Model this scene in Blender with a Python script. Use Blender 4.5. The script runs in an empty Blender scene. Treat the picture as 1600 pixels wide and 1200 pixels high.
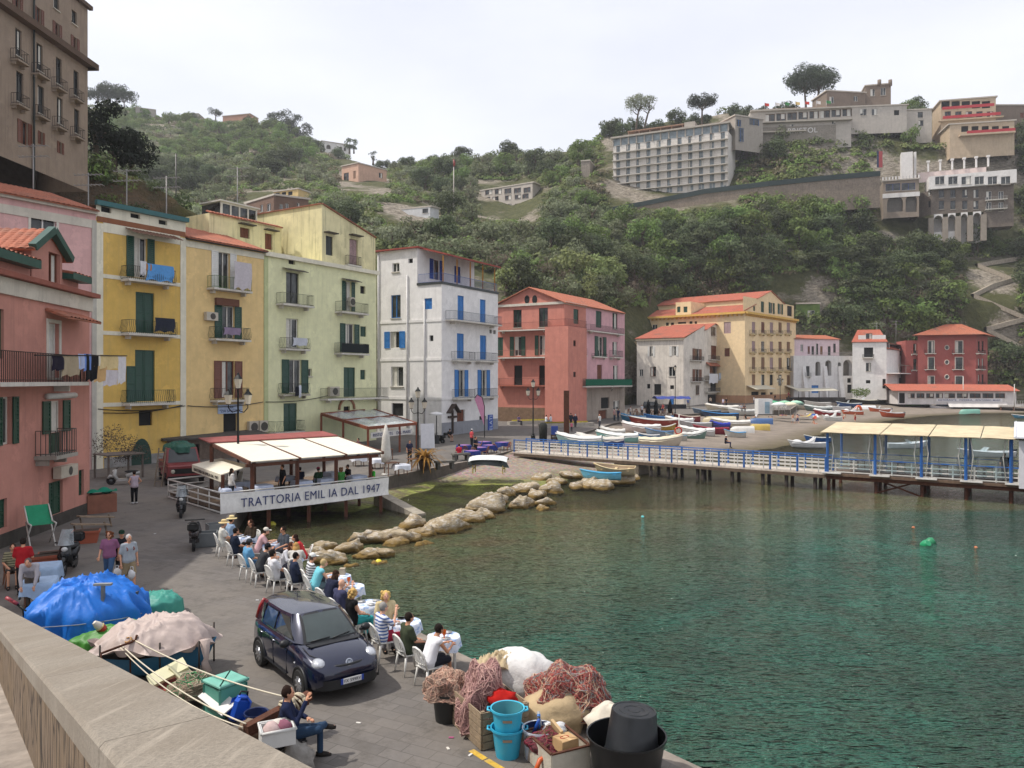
import bpy,math,random
from math import sin,cos,pi
from mathutils import Vector,Matrix,noise
R=random.Random(11)
S=bpy.context.scene
COL=S.collection
F,CX,HY,CZ=1200.0,800.0,594.0,7.5
V=Vector
def P(px,py,z=1.0):
 d=(CZ-z)*F/(py-HY);return V(((px-CX)*d/F,d,z))
def Q(px,py,d):return V(((px-CX)*d/F,d,CZ-(py-HY)*d/F))
def hexc(h):
 h=h.lstrip('#');o=[]
 for i in(0,2,4):
  c=int(h[i:i+2],16)/255;o.append(c/12.92 if c<=.04045 else((c+.055)/1.055)**2.4)
 return(o[0],o[1],o[2],1)
MC={}
def nodes(name):
 m=bpy.data.materials.new(name);m.use_nodes=True
 nt=m.node_tree;b=nt.nodes['Principled BSDF']
 return m,nt,b
def N(nt,t,**k):
 n=nt.nodes.new(t)
 for a,v in k.items():
  if a in n.inputs.keys():n.inputs[a].default_value=v
  else:setattr(n,a,v)
 return n
def mixc(nt,fac,a,b,mode='MIX'):
 m=N(nt,'ShaderNodeMix',data_type='RGBA',blend_type=mode)
 for s,v in((0,fac),(6,a),(7,b)):
  if hasattr(v,'links')or isinstance(v,bpy.types.NodeSocket):nt.links.new(v,m.inputs[s])
  else:m.inputs[s].default_value=v
 return m.outputs[2]
def ramp(nt,src,a,b):
 m=N(nt,'ShaderNodeMapRange');m.inputs[1].default_value=a;m.inputs[2].default_value=b
 nt.links.new(src,m.inputs[0]);return m.outputs[0]
def noiset(nt,vec,sc,det=5,rough=.6):
 n=N(nt,'ShaderNodeTexNoise');n.inputs['Scale'].default_value=sc;n.inputs['Detail'].default_value=det
 n.inputs['Roughness'].default_value=rough
 if vec is not None:nt.links.new(vec,n.inputs['Vector'])
 return n.outputs[0]
def mapping(nt,vec,scale,rot=(0,0,0)):
 m=N(nt,'ShaderNodeMapping');m.inputs['Scale'].default_value=scale;m.inputs['Rotation'].default_value=rot
 nt.links.new(vec,m.inputs['Vector']);return m.outputs[0]
def bumpn(nt,h,s,d=.05,nrm=None):
 b=N(nt,'ShaderNodeBump');b.inputs['Strength'].default_value=s;b.inputs['Distance'].default_value=d
 nt.links.new(h,b.inputs['Height'])
 if nrm is not None:nt.links.new(nrm,b.inputs['Normal'])
 return b.outputs[0]
def mul(c,k):return(min(1,c[0]*k),min(1,c[1]*k),min(1,c[2]*k),1)
def mat(col,rough=.75,var=.18,sc=2.5,bump=0.,bsc=20.,metal=0.,streak=0.,stain=None,name='surface',coat=0.,alpha=1.,spec=.5):
 key=(col,rough,var,sc,bump,bsc,metal,streak,stain,coat,alpha)
 if key in MC:return MC[key]
 m,nt,b=nodes(name);c=hexc(col)
 tc=N(nt,'ShaderNodeTexCoord').outputs['Object']
 n1=noiset(nt,tc,sc)
 out=mixc(nt,ramp(nt,n1,.3,.7),mul(c,1-var),mul(c,1+var*.6))
 if streak:
  n2=noiset(nt,mapping(nt,tc,(2.2,2.2,.12)),1.6,6)
  st=hexc(stain)if stain else mul(c,.45)
  mm=N(nt,'ShaderNodeMath',operation='MULTIPLY');mm.inputs[1].default_value=streak
  nt.links.new(ramp(nt,n2,.52,.75),mm.inputs[0])
  out=mixc(nt,mm.outputs[0],out,st)
  out=mixc(nt,ramp(nt,noiset(nt,tc,.55,8,.72),.56,.6),out,mul(c,1.07))
  out=mixc(nt,ramp(nt,noiset(nt,mapping(nt,tc,(1,1,.6)),.8,9,.75),.6,.63),out,mul(c,.9))
  n3=noiset(nt,tc,.35,6)
  mm2=N(nt,'ShaderNodeMath',operation='MULTIPLY');mm2.inputs[1].default_value=streak*.7
  nt.links.new(ramp(nt,n3,.5,.75),mm2.inputs[0])
  out=mixc(nt,mm2.outputs[0],out,st)
 nt.links.new(out,b.inputs['Base Color'])
 b.inputs['Roughness'].default_value=rough;b.inputs['Metallic'].default_value=metal
 b.inputs['Coat Weight'].default_value=coat;b.inputs['Alpha'].default_value=alpha
 b.inputs['Specular IOR Level'].default_value=spec
 if bump:
  nt.links.new(bumpn(nt,noiset(nt,tc,bsc,6),bump,.04),b.inputs['Normal'])
 MC[key]=m
 return m
def plaster(c,s=.35,stain=None):return mat(c,.9,.1,1.2,.25,8,0,s,stain,'plaster',spec=.25)
def paint(c,r=.45):return mat(c,r,.12,3,.05,30,0,.12,None,'paint')
def cloth(c):return mat(c,.95,.12,6,.2,60,0,0,None,'cloth',spec=.15)
def wood(c):return mat(c,.75,.35,5,.3,30,0,.3,None,'wood')
def plast(c,r=.4):return mat(c,r,.07,5,0,1,0,0,None,'plastic')
def metal(c,r=.4,m=.7):return mat(c,r,.15,6,.1,40,m,0,None,'metal')
def stone(c,s=.3):return mat(c,.9,.3,2.2,.6,6,0,s,None,'stone',spec=.25)
def skin(c):return mat(c,.55,.08,8,0,1,0,0,None,'skin')
def glass_mat():
 if 'gl' in MC:return MC['gl']
 m,nt,b=nodes('window_glass')
 tc=N(nt,'ShaderNodeTexCoord').outputs['Object']
 nt.links.new(mixc(nt,ramp(nt,noiset(nt,tc,.7,2),.35,.65),(.008,.01,.012,1),(.07,.075,.075,1)),b.inputs['Base Color'])
 b.inputs['Roughness'].default_value=.06
 MC['gl']=m;return m
def clear_mat(name='clear_sheet',op=.22,tint=(.75,.85,.88,1)):
 if name in MC:return MC[name]
 m,nt,b=nodes(name)
 tr=N(nt,'ShaderNodeBsdfTransparent');tr.inputs[0].default_value=tint
 mx=N(nt,'ShaderNodeMixShader')
 b.inputs['Base Color'].default_value=(.6,.65,.68,1);b.inputs['Roughness'].default_value=.12
 tc=N(nt,'ShaderNodeTexCoord').outputs['Object']
 n=ramp(nt,noiset(nt,mapping(nt,tc,(3,3,.5)),1.2,4),.3,.75)
 mm=N(nt,'ShaderNodeMath',operation='MULTIPLY_ADD');mm.inputs[1].default_value=op;mm.inputs[2].default_value=op*.5
 nt.links.new(n,mm.inputs[0]);nt.links.new(mm.outputs[0],mx.inputs[0])
 nt.links.new(tr.outputs[0],mx.inputs[1]);nt.links.new(b.outputs[0],mx.inputs[2])
 nt.links.new(mx.outputs[0],nt.nodes['Material Output'].inputs[0])
 MC[name]=m;return m
def leaf_mat(a,b_,name='leaves',tl=.3):
 key=('leaf',a,b_)
 if key in MC:return MC[key]
 m,nt,b=nodes(name)
 ob=N(nt,'ShaderNodeObjectInfo').outputs['Random']
 g=N(nt,'ShaderNodeNewGeometry')
 n=noiset(nt,g.outputs['Position'],.9,3)
 c=mixc(nt,ramp(nt,n,.3,.7),hexc(a),hexc(b_))
 hs=N(nt,'ShaderNodeHueSaturation')
 mr=N(nt,'ShaderNodeMapRange');mr.inputs[3].default_value=.75;mr.inputs[4].default_value=1.25
 nt.links.new(ob,mr.inputs[0]);nt.links.new(mr.outputs[0],hs.inputs['Value'])
 mh=N(nt,'ShaderNodeMapRange');mh.inputs[3].default_value=.48;mh.inputs[4].default_value=.515
 nt.links.new(ob,mh.inputs[0]);nt.links.new(mh.outputs[0],hs.inputs['Hue'])
 nt.links.new(c,hs.inputs['Color'])
 nt.links.new(hs.outputs[0],b.inputs['Base Color']);b.inputs['Roughness'].default_value=.7
 b.inputs['Specular IOR Level'].default_value=.2
 t=N(nt,'ShaderNodeBsdfTranslucent');nt.links.new(hs.outputs[0],t.inputs[0])
 mx=N(nt,'ShaderNodeMixShader');mx.inputs[0].default_value=tl
 nt.links.new(b.outputs[0],mx.inputs[1]);nt.links.new(t.outputs[0],mx.inputs[2])
 nt.links.new(mx.outputs[0],nt.nodes['Material Output'].inputs[0])
 MC[key]=m;return m
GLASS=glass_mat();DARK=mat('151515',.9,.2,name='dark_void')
def tag(o,label=None,cat=None,group=None,kind=None):
 if label:o['label']=' '.join(label.split()[:16])
 if cat:o['category']=cat
 if group:o['group']=group
 if kind:o['kind']=kind
 return o
def thing(name,label,cat,loc=(0,0,0),rz=0,group=None):
 o=bpy.data.objects.new(name,None);COL.objects.link(o)
 o.location=loc;o.rotation_euler=(0,0,rz);o.empty_display_size=.2
 return tag(o,label,cat,group)
KIDS={}
def kid(c,p):
 c.parent=p;KIDS.setdefault(p.name,[]).append(c)
def copy_tree(o,parent=None):
 c=o.copy();COL.objects.link(c)
 if parent:kid(c,parent)
 for ch in KIDS.get(o.name,[]):copy_tree(ch,c)
 return c
USED=set()
def dup(o,loc,rz,label,group=None,sc=None):
 if o.name in USED:c=copy_tree(o)
 else:c=o;USED.add(o.name)
 label=' '.join(label.split()[:16])
 c.location=loc;c.rotation_euler=(0,0,rz);c['label']=label
 if group:c['group']=group
 if sc:c.scale=(sc,sc,sc)if not isinstance(sc,tuple)else sc
 return c
def slotmat(o,i,m):
 o.material_slots[i].link='OBJECT';o.material_slots[i].material=m
class MB:
 def __init__(s):s.v=[];s.f=[];s.mi=[];s.sm=[];s.ms=[];s.cur=0;s.T=None
 def mat(s,m):
  if m not in s.ms:s.ms.append(m)
  s.cur=s.ms.index(m);return s
 def add(s,vs,fs,smooth=False):
  k=len(s.v)
  s.v+=[(s.T@V(v))if s.T else V(v)for v in vs]
  for f in fs:s.f.append([i+k for i in f]);s.mi.append(s.cur);s.sm.append(smooth)
  return s
 def box(s,c,sz,rz=0,M=None):
  x,y,z=sz[0]/2,sz[1]/2,sz[2]/2;cs,sn=cos(rz),sin(rz);vs=[]
  for k in(-z,z):
   for(i,j)in((-x,-y),(x,-y),(x,y),(-x,y)):
    p=V((i*cs-j*sn,i*sn+j*cs,k))
    if M:p=M@p
    vs.append(p+V(c))
  return s.add(vs,[(3,2,1,0),(4,5,6,7),(0,1,5,4),(1,2,6,5),(2,3,7,6),(3,0,4,7)])
 def hexa(s,b,t):
  return s.add(list(b)+list(t),[(3,2,1,0),(4,5,6,7),(0,1,5,4),(1,2,6,5),(2,3,7,6),(3,0,4,7)])
 def bar(s,a,b,w,h=None,up=(0,0,1)):
  a,b=V(a),V(b);h=h or w;d=(b-a)
  if d.length<1e-6:return s
  d.normalize();u=V(up)
  if abs(d.dot(u))>.98:u=V((1,0,0))
  r=d.cross(u).normalized()*w/2;q=r.cross(d).normalized()*h/2
  return s.hexa([a-r-q,a+r-q,a+r+q,a-r+q],[b-r-q,b+r-q,b+r+q,b-r+q])
 def tube(s,pts,r,n=6,cap=True,smooth=True,flat=1.):
  pts=[V(p)for p in pts];m=len(pts);rs=r if isinstance(r,(list,tuple))else[r]*m
  vs=[];fs=[];pu=None
  for i,p in enumerate(pts):
   d=(pts[min(i+1,m-1)]-pts[max(i-1,0)])
   if d.length<1e-9:d=V((0,0,1))
   d.normalize()
   if pu is None:
    u=d.cross(V((0,0,1)))
    if u.length<.05:u=d.cross(V((0,1,0)))
   else:u=pu-d*pu.dot(d)
   u.normalize();w=d.cross(u);pu=u
   for k in range(n):
    a=2*pi*k/n;vs.append(p+(u*cos(a)+w*sin(a)*flat)*rs[i])
  for i in range(m-1):
   for k in range(n):
    k2=(k+1)%n;fs.append((i*n+k,i*n+k2,(i+1)*n+k2,(i+1)*n+k))
  if cap:fs.append(tuple(range(n-1,-1,-1)));fs.append(tuple((m-1)*n+k for k in range(n)))
  return s.add(vs,fs,smooth)
 def lathe(s,prof,c=(0,0,0),n=14,smooth=True,M=None,ang=1.):
  vs=[];fs=[];c=V(c);brk=[0]
  for i in range(1,len(prof)-1):
   a,b=V((prof[i][0]-prof[i-1][0],prof[i][1]-prof[i-1][1])),V((prof[i+1][0]-prof[i][0],prof[i+1][1]-prof[i][1]))
   if a.length>1e-6 and b.length>1e-6 and a.normalized().dot(b.normalized())<.72:brk.append(i)
  if len(brk)>1 and smooth:
   brk.append(len(prof)-1)
   for i,j in zip(brk,brk[1:]):s.lathe(prof[i:j+1],c,n,smooth,M,0)
   return s
  m=len(prof)
  for(r,z)in prof:
   for k in range(n):
    a=2*pi*k/n;p=V((r*cos(a),r*sin(a),z))
    vs.append((M@p if M else p)+c)
  for i in range(m-1):
   for k in range(n):
    k2=(k+1)%n;fs.append((i*n+k,i*n+k2,(i+1)*n+k2,(i+1)*n+k))
  if ang and prof[0][0]>1e-3:fs.append(tuple(range(n-1,-1,-1)))
  if ang and prof[-1][0]>1e-3:fs.append(tuple((m-1)*n+k for k in range(n)))
  return s.add(vs,fs,smooth)
 def ball(s,c,r,nu=10,nv=7,jit=0,seed=0):
  r=r if isinstance(r,(tuple,list))else(r,r,r);vs=[];fs=[];c=V(c)
  for i in range(nv+1):
   t=pi*i/nv
   for k in range(nu):
    a=2*pi*k/nu;p=V((sin(t)*cos(a),sin(t)*sin(a),cos(t)))
    q=1+(jit*noise.noise(p*2.1+V((seed,seed*2.3,0)))if jit else 0)
    vs.append(c+V((p.x*r[0],p.y*r[1],p.z*r[2]))*q)
  for i in range(nv):
   for k in range(nu):
    k2=(k+1)%nu;fs.append((i*nu+k,(i+1)*nu+k,(i+1)*nu+k2,i*nu+k2))
  return s.add(vs,fs,True)
 def quad(s,a,b,c,d,smooth=False):return s.add([a,b,c,d],[(0,1,2,3)],smooth)
 def poly(s,pts):return s.add(pts,[tuple(range(len(pts)))])
 def prism(s,pts,z0,z1):
  n=len(pts);vs=[V((p[0],p[1],z0))for p in pts]+[V((p[0],p[1],z1))for p in pts]
  return s.add(vs,[tuple(range(n-1,-1,-1)),tuple(range(n,2*n))]+[(i,(i+1)%n,n+(i+1)%n,n+i)for i in range(n)])
 def grid(s,nu,nv,fn,smooth=True):
  vs=[fn(i/(nu-1),j/(nv-1))for j in range(nv)for i in range(nu)]
  return s.add(vs,[(j*nu+i,j*nu+i+1,(j+1)*nu+i+1,(j+1)*nu+i)for j in range(nv-1)for i in range(nu-1)],smooth)
 def mesh(s,name,off=None):
  me=bpy.data.meshes.new(name)
  me.from_pydata([tuple(v-off)if off else tuple(v)for v in s.v],[],s.f)
  for m in s.ms:me.materials.append(m)
  me.polygons.foreach_set('material_index',s.mi);me.polygons.foreach_set('use_smooth',s.sm)
  me.update();return me
 def build(s,name,parent=None,world=False,loc=None):
  """world=True: verts are world coordinates, made relative to the thing's origin"""
  off=None
  if parent and world:
   q=parent
   while q.parent:q=q.parent
   off=V(q.location)
  if loc is not None:off=V(loc)
  o=bpy.data.objects.new(name,s.mesh(name,off));COL.objects.link(o)
  if loc is not None:o.location=loc
  if parent:kid(o,parent)
  return o
def M_(m):return MB().mat(m)
def remesh(mb,voxel,smooth_it=2,name='mesh'):
 me=mb.mesh(name);o=bpy.data.objects.new('tmp',me);COL.objects.link(o)
 m=o.modifiers.new('r','REMESH');m.mode='VOXEL';m.voxel_size=voxel;m.use_smooth_shade=True
 if smooth_it:
  k=o.modifiers.new('s','SMOOTH');k.iterations=smooth_it;k.factor=.5
 dg=bpy.context.evaluated_depsgraph_get()
 out=bpy.data.meshes.new_from_object(o.evaluated_get(dg),depsgraph=dg)
 bpy.data.objects.remove(o);out.name=name
 out.polygons.foreach_set('use_smooth',[True]*len(out.polygons))
 return out
def meshobj(name,me,parent=None,mats=()):
 o=bpy.data.objects.new(name,me);COL.objects.link(o)
 if mats and not me.materials:
  for m in mats:me.materials.append(m)
 if parent:kid(o,parent)
 return o
def text_mesh(txt,size,mt,ext=.01,bold=0):
 c=bpy.data.curves.new('lettering','FONT');c.body=txt;c.size=size;c.extrude=ext;c.space_character=1.1;c.align_x='CENTER';c.align_y='CENTER'
 c.offset=bold
 o=bpy.data.objects.new('lettering',c);COL.objects.link(o)
 dg=bpy.context.evaluated_depsgraph_get()
 me=bpy.data.meshes.new_from_object(o.evaluated_get(dg),depsgraph=dg)
 bpy.data.objects.remove(o);me.materials.clear();me.materials.append(mt)
 return me
def lettering(txt,c,u,up,width,height,mt,parent,name='lettering',bold=0):
 """text centred at world point c, running along u, upright along up"""
 me=text_mesh(txt,1.,mt,.01,bold)
 xs=[v.co.x for v in me.vertices];ys=[v.co.y for v in me.vertices]
 w,h=max(xs)-min(xs),max(ys)-min(ys);cx,cy=(max(xs)+min(xs))/2,(max(ys)+min(ys))/2
 u,up=V(u).normalized(),V(up).normalized();n=u.cross(up);q=parent
 while q.parent:q=q.parent
 off=V(q.location)
 for v in me.vertices:
  v.co=V(c)-off+u*((v.co.x-cx)/w*width)+up*((v.co.y-cy)/h*height)+n*v.co.z*.8
 return meshobj(name,me,parent)
cam=bpy.data.cameras.new('camera');co=bpy.data.objects.new('camera',cam);COL.objects.link(co)
cam.sensor_width=36;cam.lens=27.0;cam.clip_end=4000;cam.clip_start=.05
cam.shift_y=-(600-HY)/1600
co.location=(0,0,CZ);co.rotation_euler=(math.radians(90),0,0);S.camera=co
SUN_EL,SUN_AZ=56,266
w=bpy.data.worlds.new('World');S.world=w;w.use_nodes=True
nt=w.node_tree;bg=nt.nodes['Background']
sky=N(nt,'ShaderNodeTexSky',sky_type='NISHITA',sun_disc=False)
sky.sun_elevation=math.radians(SUN_EL);sky.sun_rotation=math.radians(SUN_AZ)
sky.air_density=1.0;sky.dust_density=4.0;sky.ozone_density=1.0
tc=N(nt,'ShaderNodeTexCoord').outputs['Generated']
cl=ramp(nt,noiset(nt,mapping(nt,tc,(1,1,3)),1.6,5,.55),.35,.7)
haze=mixc(nt,cl,(5.5,5.6,6.1,1),(6.9,6.9,7.2,1))
nt.links.new(mixc(nt,.78,sky.outputs[0],haze),bg.inputs[0]);bg.inputs[1].default_value=.128
sd=V((sin(math.radians(SUN_AZ))*cos(math.radians(SUN_EL)),cos(math.radians(SUN_AZ))*cos(math.radians(SUN_EL)),sin(math.radians(SUN_EL))))
sl=bpy.data.lights.new('sun','SUN');sl.energy=2.9;sl.angle=math.radians(.8);sl.color=(1,.95,.87)
so=bpy.data.objects.new('sun',sl);COL.objects.link(so);so.rotation_euler=sd.to_track_quat('Z','Y').to_euler();so.location=(-60,0,90)
S.view_settings.view_transform='Standard';S.view_settings.look='None';S.view_settings.exposure=0.46
def lerp_tab(tab,x):
 if x<=tab[0][0]:return tab[0][1]
 for(a,va),(b,vb)in zip(tab,tab[1:]):
  if x<=b:return va+(vb-va)*(x-a)/(b-a)
 return tab[-1][1]
def h_land(y):return lerp_tab([(0,1.0),(74,1.0),(107,1.5),(165,2.0),(186,2.3),(200,4.0),(230,6)],y)
EDGE=[P(1290,1290),P(1097,1200),P(718,1020),P(568,942),P(450,876),P(352,826),P(392,768),P(604,745),P(740,719),P(803,703)]
EDGE+=[V((4.5,78,0)),P(905,676,1.4),P(955,662,1.5),P(1010,652,1.6),P(1130,642,1.9),P(1235,638,2.1),V((72,190,0))]
ET=[(p.y,p.x)for p in EDGE]
def xb(y):return lerp_tab(ET,y)
def pav_mat():
 m,nt,b=nodes('basalt_paving')
 tc=N(nt,'ShaderNodeTexCoord').outputs['Object']
 br=N(nt,'ShaderNodeTexBrick');nt.links.new(mapping(nt,tc,(1,1,1),(0,0,math.radians(28))),br.inputs['Vector'])
 br.inputs['Scale'].default_value=1.15;br.inputs['Mortar Size'].default_value=.013;br.inputs['Mortar Smooth'].default_value=.6
 br.inputs['Brick Width'].default_value=.66;br.inputs['Row Height'].default_value=.36;br.inputs['Bias'].default_value=-.2
 br.inputs['Color1'].default_value=hexc('6d6864');br.inputs['Color2'].default_value=hexc('595552');br.inputs['Mortar'].default_value=hexc('4a4643')
 n=noiset(nt,tc,.35,6);n2=noiset(nt,tc,7,6)
 c=mixc(nt,ramp(nt,n,.35,.7),br.outputs[0],hexc('746d65'))
 c=mixc(nt,ramp(nt,noiset(nt,tc,1.3,8,.75),.52,.66),c,hexc('56514c'))
 c=mixc(nt,ramp(nt,n2,.2,.8),mixc(nt,.35,c,hexc('4a4540')),c)
 nt.links.new(c,b.inputs['Base Color']);b.inputs['Roughness'].default_value=.85
 nt.links.new(bumpn(nt,n2,.35,.03,bumpn(nt,br.outputs[1],-.5,.02)),b.inputs['Normal']);return m
PAV=pav_mat()
mb=M_(PAV);ys=sorted(set([i*1.5 for i in range(3,127)]+[p.y for p in EDGE]))
rows=[]
for y in ys:
 k=len(mb.v);mb.add([(-75,y,h_land(y)),(xb(y)-.35,y,h_land(y)),(xb(y),y,h_land(y)),(xb(y),y,h_land(y)-3.2)],[]);rows.append(k)
sidem=stone('5d564e',.6)
for a,b in zip(rows,rows[1:]):
 for i in range(3):
  mb.mat(PAV if i==0 else(stone('8a8178')if i==1 else sidem))
  mb.f.append([a+i,a+i+1,b+i+1,b+i]);mb.mi.append(mb.cur);mb.sm.append(False)
tag(mb.build('quay'),'grey stone paved quay along the water',None,None,'structure')
SHORE=[P(450,800,0),P(560,800,0),P(640,775,0),P(690,757,0),P(860,759,0),P(905,744,0),P(985,748,0),P(1030,727,0),P(1080,716,0),P(1200,702,0),P(1255,690,0),P(1300,672,0),P(1390,657,0),P(1450,650,0),P(1532,646,0),P(1640,645,0),P(1800,645,0)]
def shore_d(x,y):
 best=1e9;sg=1
 for a,b in zip(SHORE,SHORE[1:]):
  ex,ey=b.x-a.x,b.y-a.y;t=max(0,min(1,((x-a.x)*ex+(y-a.y)*ey)/(ex*ex+ey*ey)))
  dx,dy=x-a.x-t*ex,y-a.y-t*ey;d=dx*dx+dy*dy
  if d<best:best=d;sg=1 if(ex*(y-a.y)-ey*(x-a.x))>0 else-1
 return sg*math.sqrt(best)
def ground_z(x,y):
 d=shore_d(x,y);top=h_land(y)-.06
 if x<SHORE[0].x:d=min(d,-3)
 if d>0:
  s=.075 if y<75 else .05
  z=min(top,d*s)
 else:z=max(-3.5,d*(.06 if y>44 else .11))
 return z+.05*noise.noise(V((x*.5,y*.5,3)))
def beach_mat():
 m,nt,b=nodes('pebble_beach')
 tc=N(nt,'ShaderNodeTexCoord').outputs['Object'];xyz=N(nt,'ShaderNodeSeparateXYZ');nt.links.new(tc,xyz.inputs[0])
 vo=N(nt,'ShaderNodeTexVoronoi');vo.inputs['Scale'].default_value=6;nt.links.new(tc,vo.inputs['Vector'])
 n=noiset(nt,tc,.5,6);n2=noiset(nt,tc,3,6)
 peb=mixc(nt,ramp(nt,n2,.3,.7),hexc('75675c'),hexc('9a8b7d'))
 peb=mixc(nt,.35,peb,vo.outputs['Color'],'SOFT_LIGHT')
 sand=mixc(nt,ramp(nt,n,.3,.7),hexc('6f655b'),hexc('8b7f72'))
 far=N(nt,'ShaderNodeMapRange');far.inputs[1].default_value=72;far.inputs[2].default_value=84;nt.links.new(xyz.outputs[1],far.inputs[0])
 c=mixc(nt,far.outputs[0],peb,sand)
 alg=mixc(nt,ramp(nt,n2,.35,.65),hexc('5d5e24'),hexc('8a9440'))
 wx=N(nt,'ShaderNodeMapRange');wx.inputs[1].default_value=.25;wx.inputs[2].default_value=.02;nt.links.new(xyz.outputs[2],wx.inputs[0])
 nr=N(nt,'ShaderNodeMapRange');nr.inputs[1].default_value=6;nr.inputs[2].default_value=2;nt.links.new(xyz.outputs[0],nr.inputs[0])
 m1=N(nt,'ShaderNodeMath',operation='MULTIPLY');nt.links.new(wx.outputs[0],m1.inputs[0]);nt.links.new(nr.outputs[0],m1.inputs[1])
 m2=N(nt,'ShaderNodeMath',operation='MULTIPLY');nt.links.new(m1.outputs[0],m2.inputs[0]);nt.links.new(ramp(nt,n,.4,.56),m2.inputs[1])
 wet=mixc(nt,ramp(nt,n2,.4,.6),hexc('4a3d2c'),hexc('57502f'))
 c=mixc(nt,wx.outputs[0],c,wet);c=mixc(nt,m2.outputs[0],c,alg)
 dp=N(nt,'ShaderNodeMapRange');dp.inputs[1].default_value=-.15;dp.inputs[2].default_value=-.8;nt.links.new(xyz.outputs[2],dp.inputs[0])
 c=mixc(nt,dp.outputs[0],c,mixc(nt,ramp(nt,n,.42,.6),hexc('4a3a2a'),hexc('4f5c35')))
 nt.links.new(c,b.inputs['Base Color']);b.inputs['Roughness'].default_value=.9
 nt.links.new(bumpn(nt,vo.outputs[0],.8,.06,bumpn(nt,n2,.5,.1)),b.inputs['Normal']);return m
mb=M_(beach_mat());nx,ny=190,190
def gpt(i,j):
 y=8+204*j**1.25;x=-20+(150+20)*i
 return V((x,y,ground_z(x,y)))
mb.grid(nx,ny,gpt)
tag(mb.build('beach'),'pebble and dark sand beach sloping into the harbour',None,None,'structure')
def water_mat():
 m,nt,b=nodes('harbour_water')
 tc=N(nt,'ShaderNodeTexCoord').outputs['Object']
 at=N(nt,'ShaderNodeAttribute',attribute_name='depth')
 r1=mapping(nt,tc,(.7,2.0,1),(0,0,math.radians(-14)))
 w1=noiset(nt,r1,1.5,3,.55);w2=noiset(nt,mapping(nt,tc,(.9,2.4,1),(0,0,math.radians(12))),3.4,3,.5);w0=noiset(nt,r1,.35,2)
 nrm=bumpn(nt,w2,1.,.34,bumpn(nt,w1,1.,.8,bumpn(nt,w0,.6,.8)))
 pt=noiset(nt,tc,.09,5,.65);pf=noiset(nt,tc,.55,5)
 deep=mixc(nt,ramp(nt,pt,.38,.62),hexc('22483b'),hexc('336c5b'))
 deep=mixc(nt,ramp(nt,pf,.35,.75),deep,hexc('364a3c'))
 shal=mixc(nt,ramp(nt,pf,.35,.65),hexc('6a5c40'),hexc('5f6a48'))
 dfac=N(nt,'ShaderNodeMapRange');dfac.inputs[1].default_value=.9;dfac.inputs[2].default_value=2.6;nt.links.new(at.outputs['Fac'],dfac.inputs[0])
 c=mixc(nt,dfac.outputs[0],shal,deep)
 nt.links.new(c,b.inputs['Base Color']);b.inputs['Roughness'].default_value=.08;b.inputs['IOR'].default_value=1.33
 b.inputs['Specular IOR Level'].default_value=.5
 nt.links.new(nrm,b.inputs['Normal'])
 tr=N(nt,'ShaderNodeBsdfTransparent');tr.inputs[0].default_value=(.6,.62,.5,1)
 gl=N(nt,'ShaderNodeBsdfGlossy');gl.inputs['Roughness'].default_value=.06;nt.links.new(nrm,gl.inputs['Normal'])
 fr=N(nt,'ShaderNodeFresnel');fr.inputs[0].default_value=1.33;nt.links.new(nrm,fr.inputs['Normal'])
 cl=N(nt,'ShaderNodeMixShader');nt.links.new(fr.outputs[0],cl.inputs[0]);nt.links.new(tr.outputs[0],cl.inputs[1]);nt.links.new(gl.outputs[0],cl.inputs[2])
 mx=N(nt,'ShaderNodeMixShader')
 al=N(nt,'ShaderNodeMapRange');al.inputs[1].default_value=.1;al.inputs[2].default_value=1.1;nt.links.new(at.outputs['Fac'],al.inputs[0])
 nt.links.new(al.outputs[0],mx.inputs[0]);nt.links.new(cl.outputs[0],mx.inputs[1]);nt.links.new(b.outputs[0],mx.inputs[2])
 nt.links.new(mx.outputs[0],nt.nodes['Material Output'].inputs[0]);return m
mb=M_(water_mat())
def wpt(i,j):
 y=-10+225*j**1.2;x=-24+(-24+330)*(i**1.5);return V((x,y,0))
mb.grid(130,150,wpt)
wo=mb.build('water');tag(wo,'green rippled harbour water',None,None,'structure')
at=wo.data.attributes.new('depth','FLOAT','POINT')
at.data.foreach_set('value',[max(0.,-ground_z(v.x,v.y))for v in mb.v])
TCOL=[(-500,[(440,260),(300,340),(230,420),(190,500),(170,580)]),(100,[(440,230),(300,300),(235,400),(195,480),(165,560)]),(200,[(430,210),(315,260),(250,340),(205,430),(172,540)]),(300,[(430,180),(330,240),(270,320),(222,420),(187,520)]),(430,[(430,165),(335,205),(280,290),(228,400),(196,480)]),(500,[(430,160),(340,200),(292,270),(256,370),(236,440)]),(600,[(440,150),(348,192),(305,250),(280,310),(262,360)]),(700,[(460,145),(358,208),(325,268),(278,312),(248,350)]),(800,[(490,145),(366,212),(344,266),(285,305),(243,335)]),(900,[(510,150),(405,188),(348,235),(288,264),(232,300)]),(950,[(520,165),(410,200),(345,243),(270,264),(208,300)]),(1050,[(540,200),(405,218),(332,240),(240,288),(186,335)]),(1150,[(580,205),(405,215),(312,238),(235,270),(172,335)]),(1250,[(596,205),(420,220),(290,240),(215,262),(166,325)]),(1350,[(600,210),(435,220),(342,240),(208,264),(165,325)]),(1450,[(602,212),(470,216),(384,240),(228,258),(170,325)]),(1600,[(602,212),(475,214),(390,240),(232,254),(178,325)]),(1900,[(602,212),(470,215),(380,235),(280,280),(215,340)]),(2300,[(602,230),(500,240),(420,260),(330,300),(270,360)])]
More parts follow.
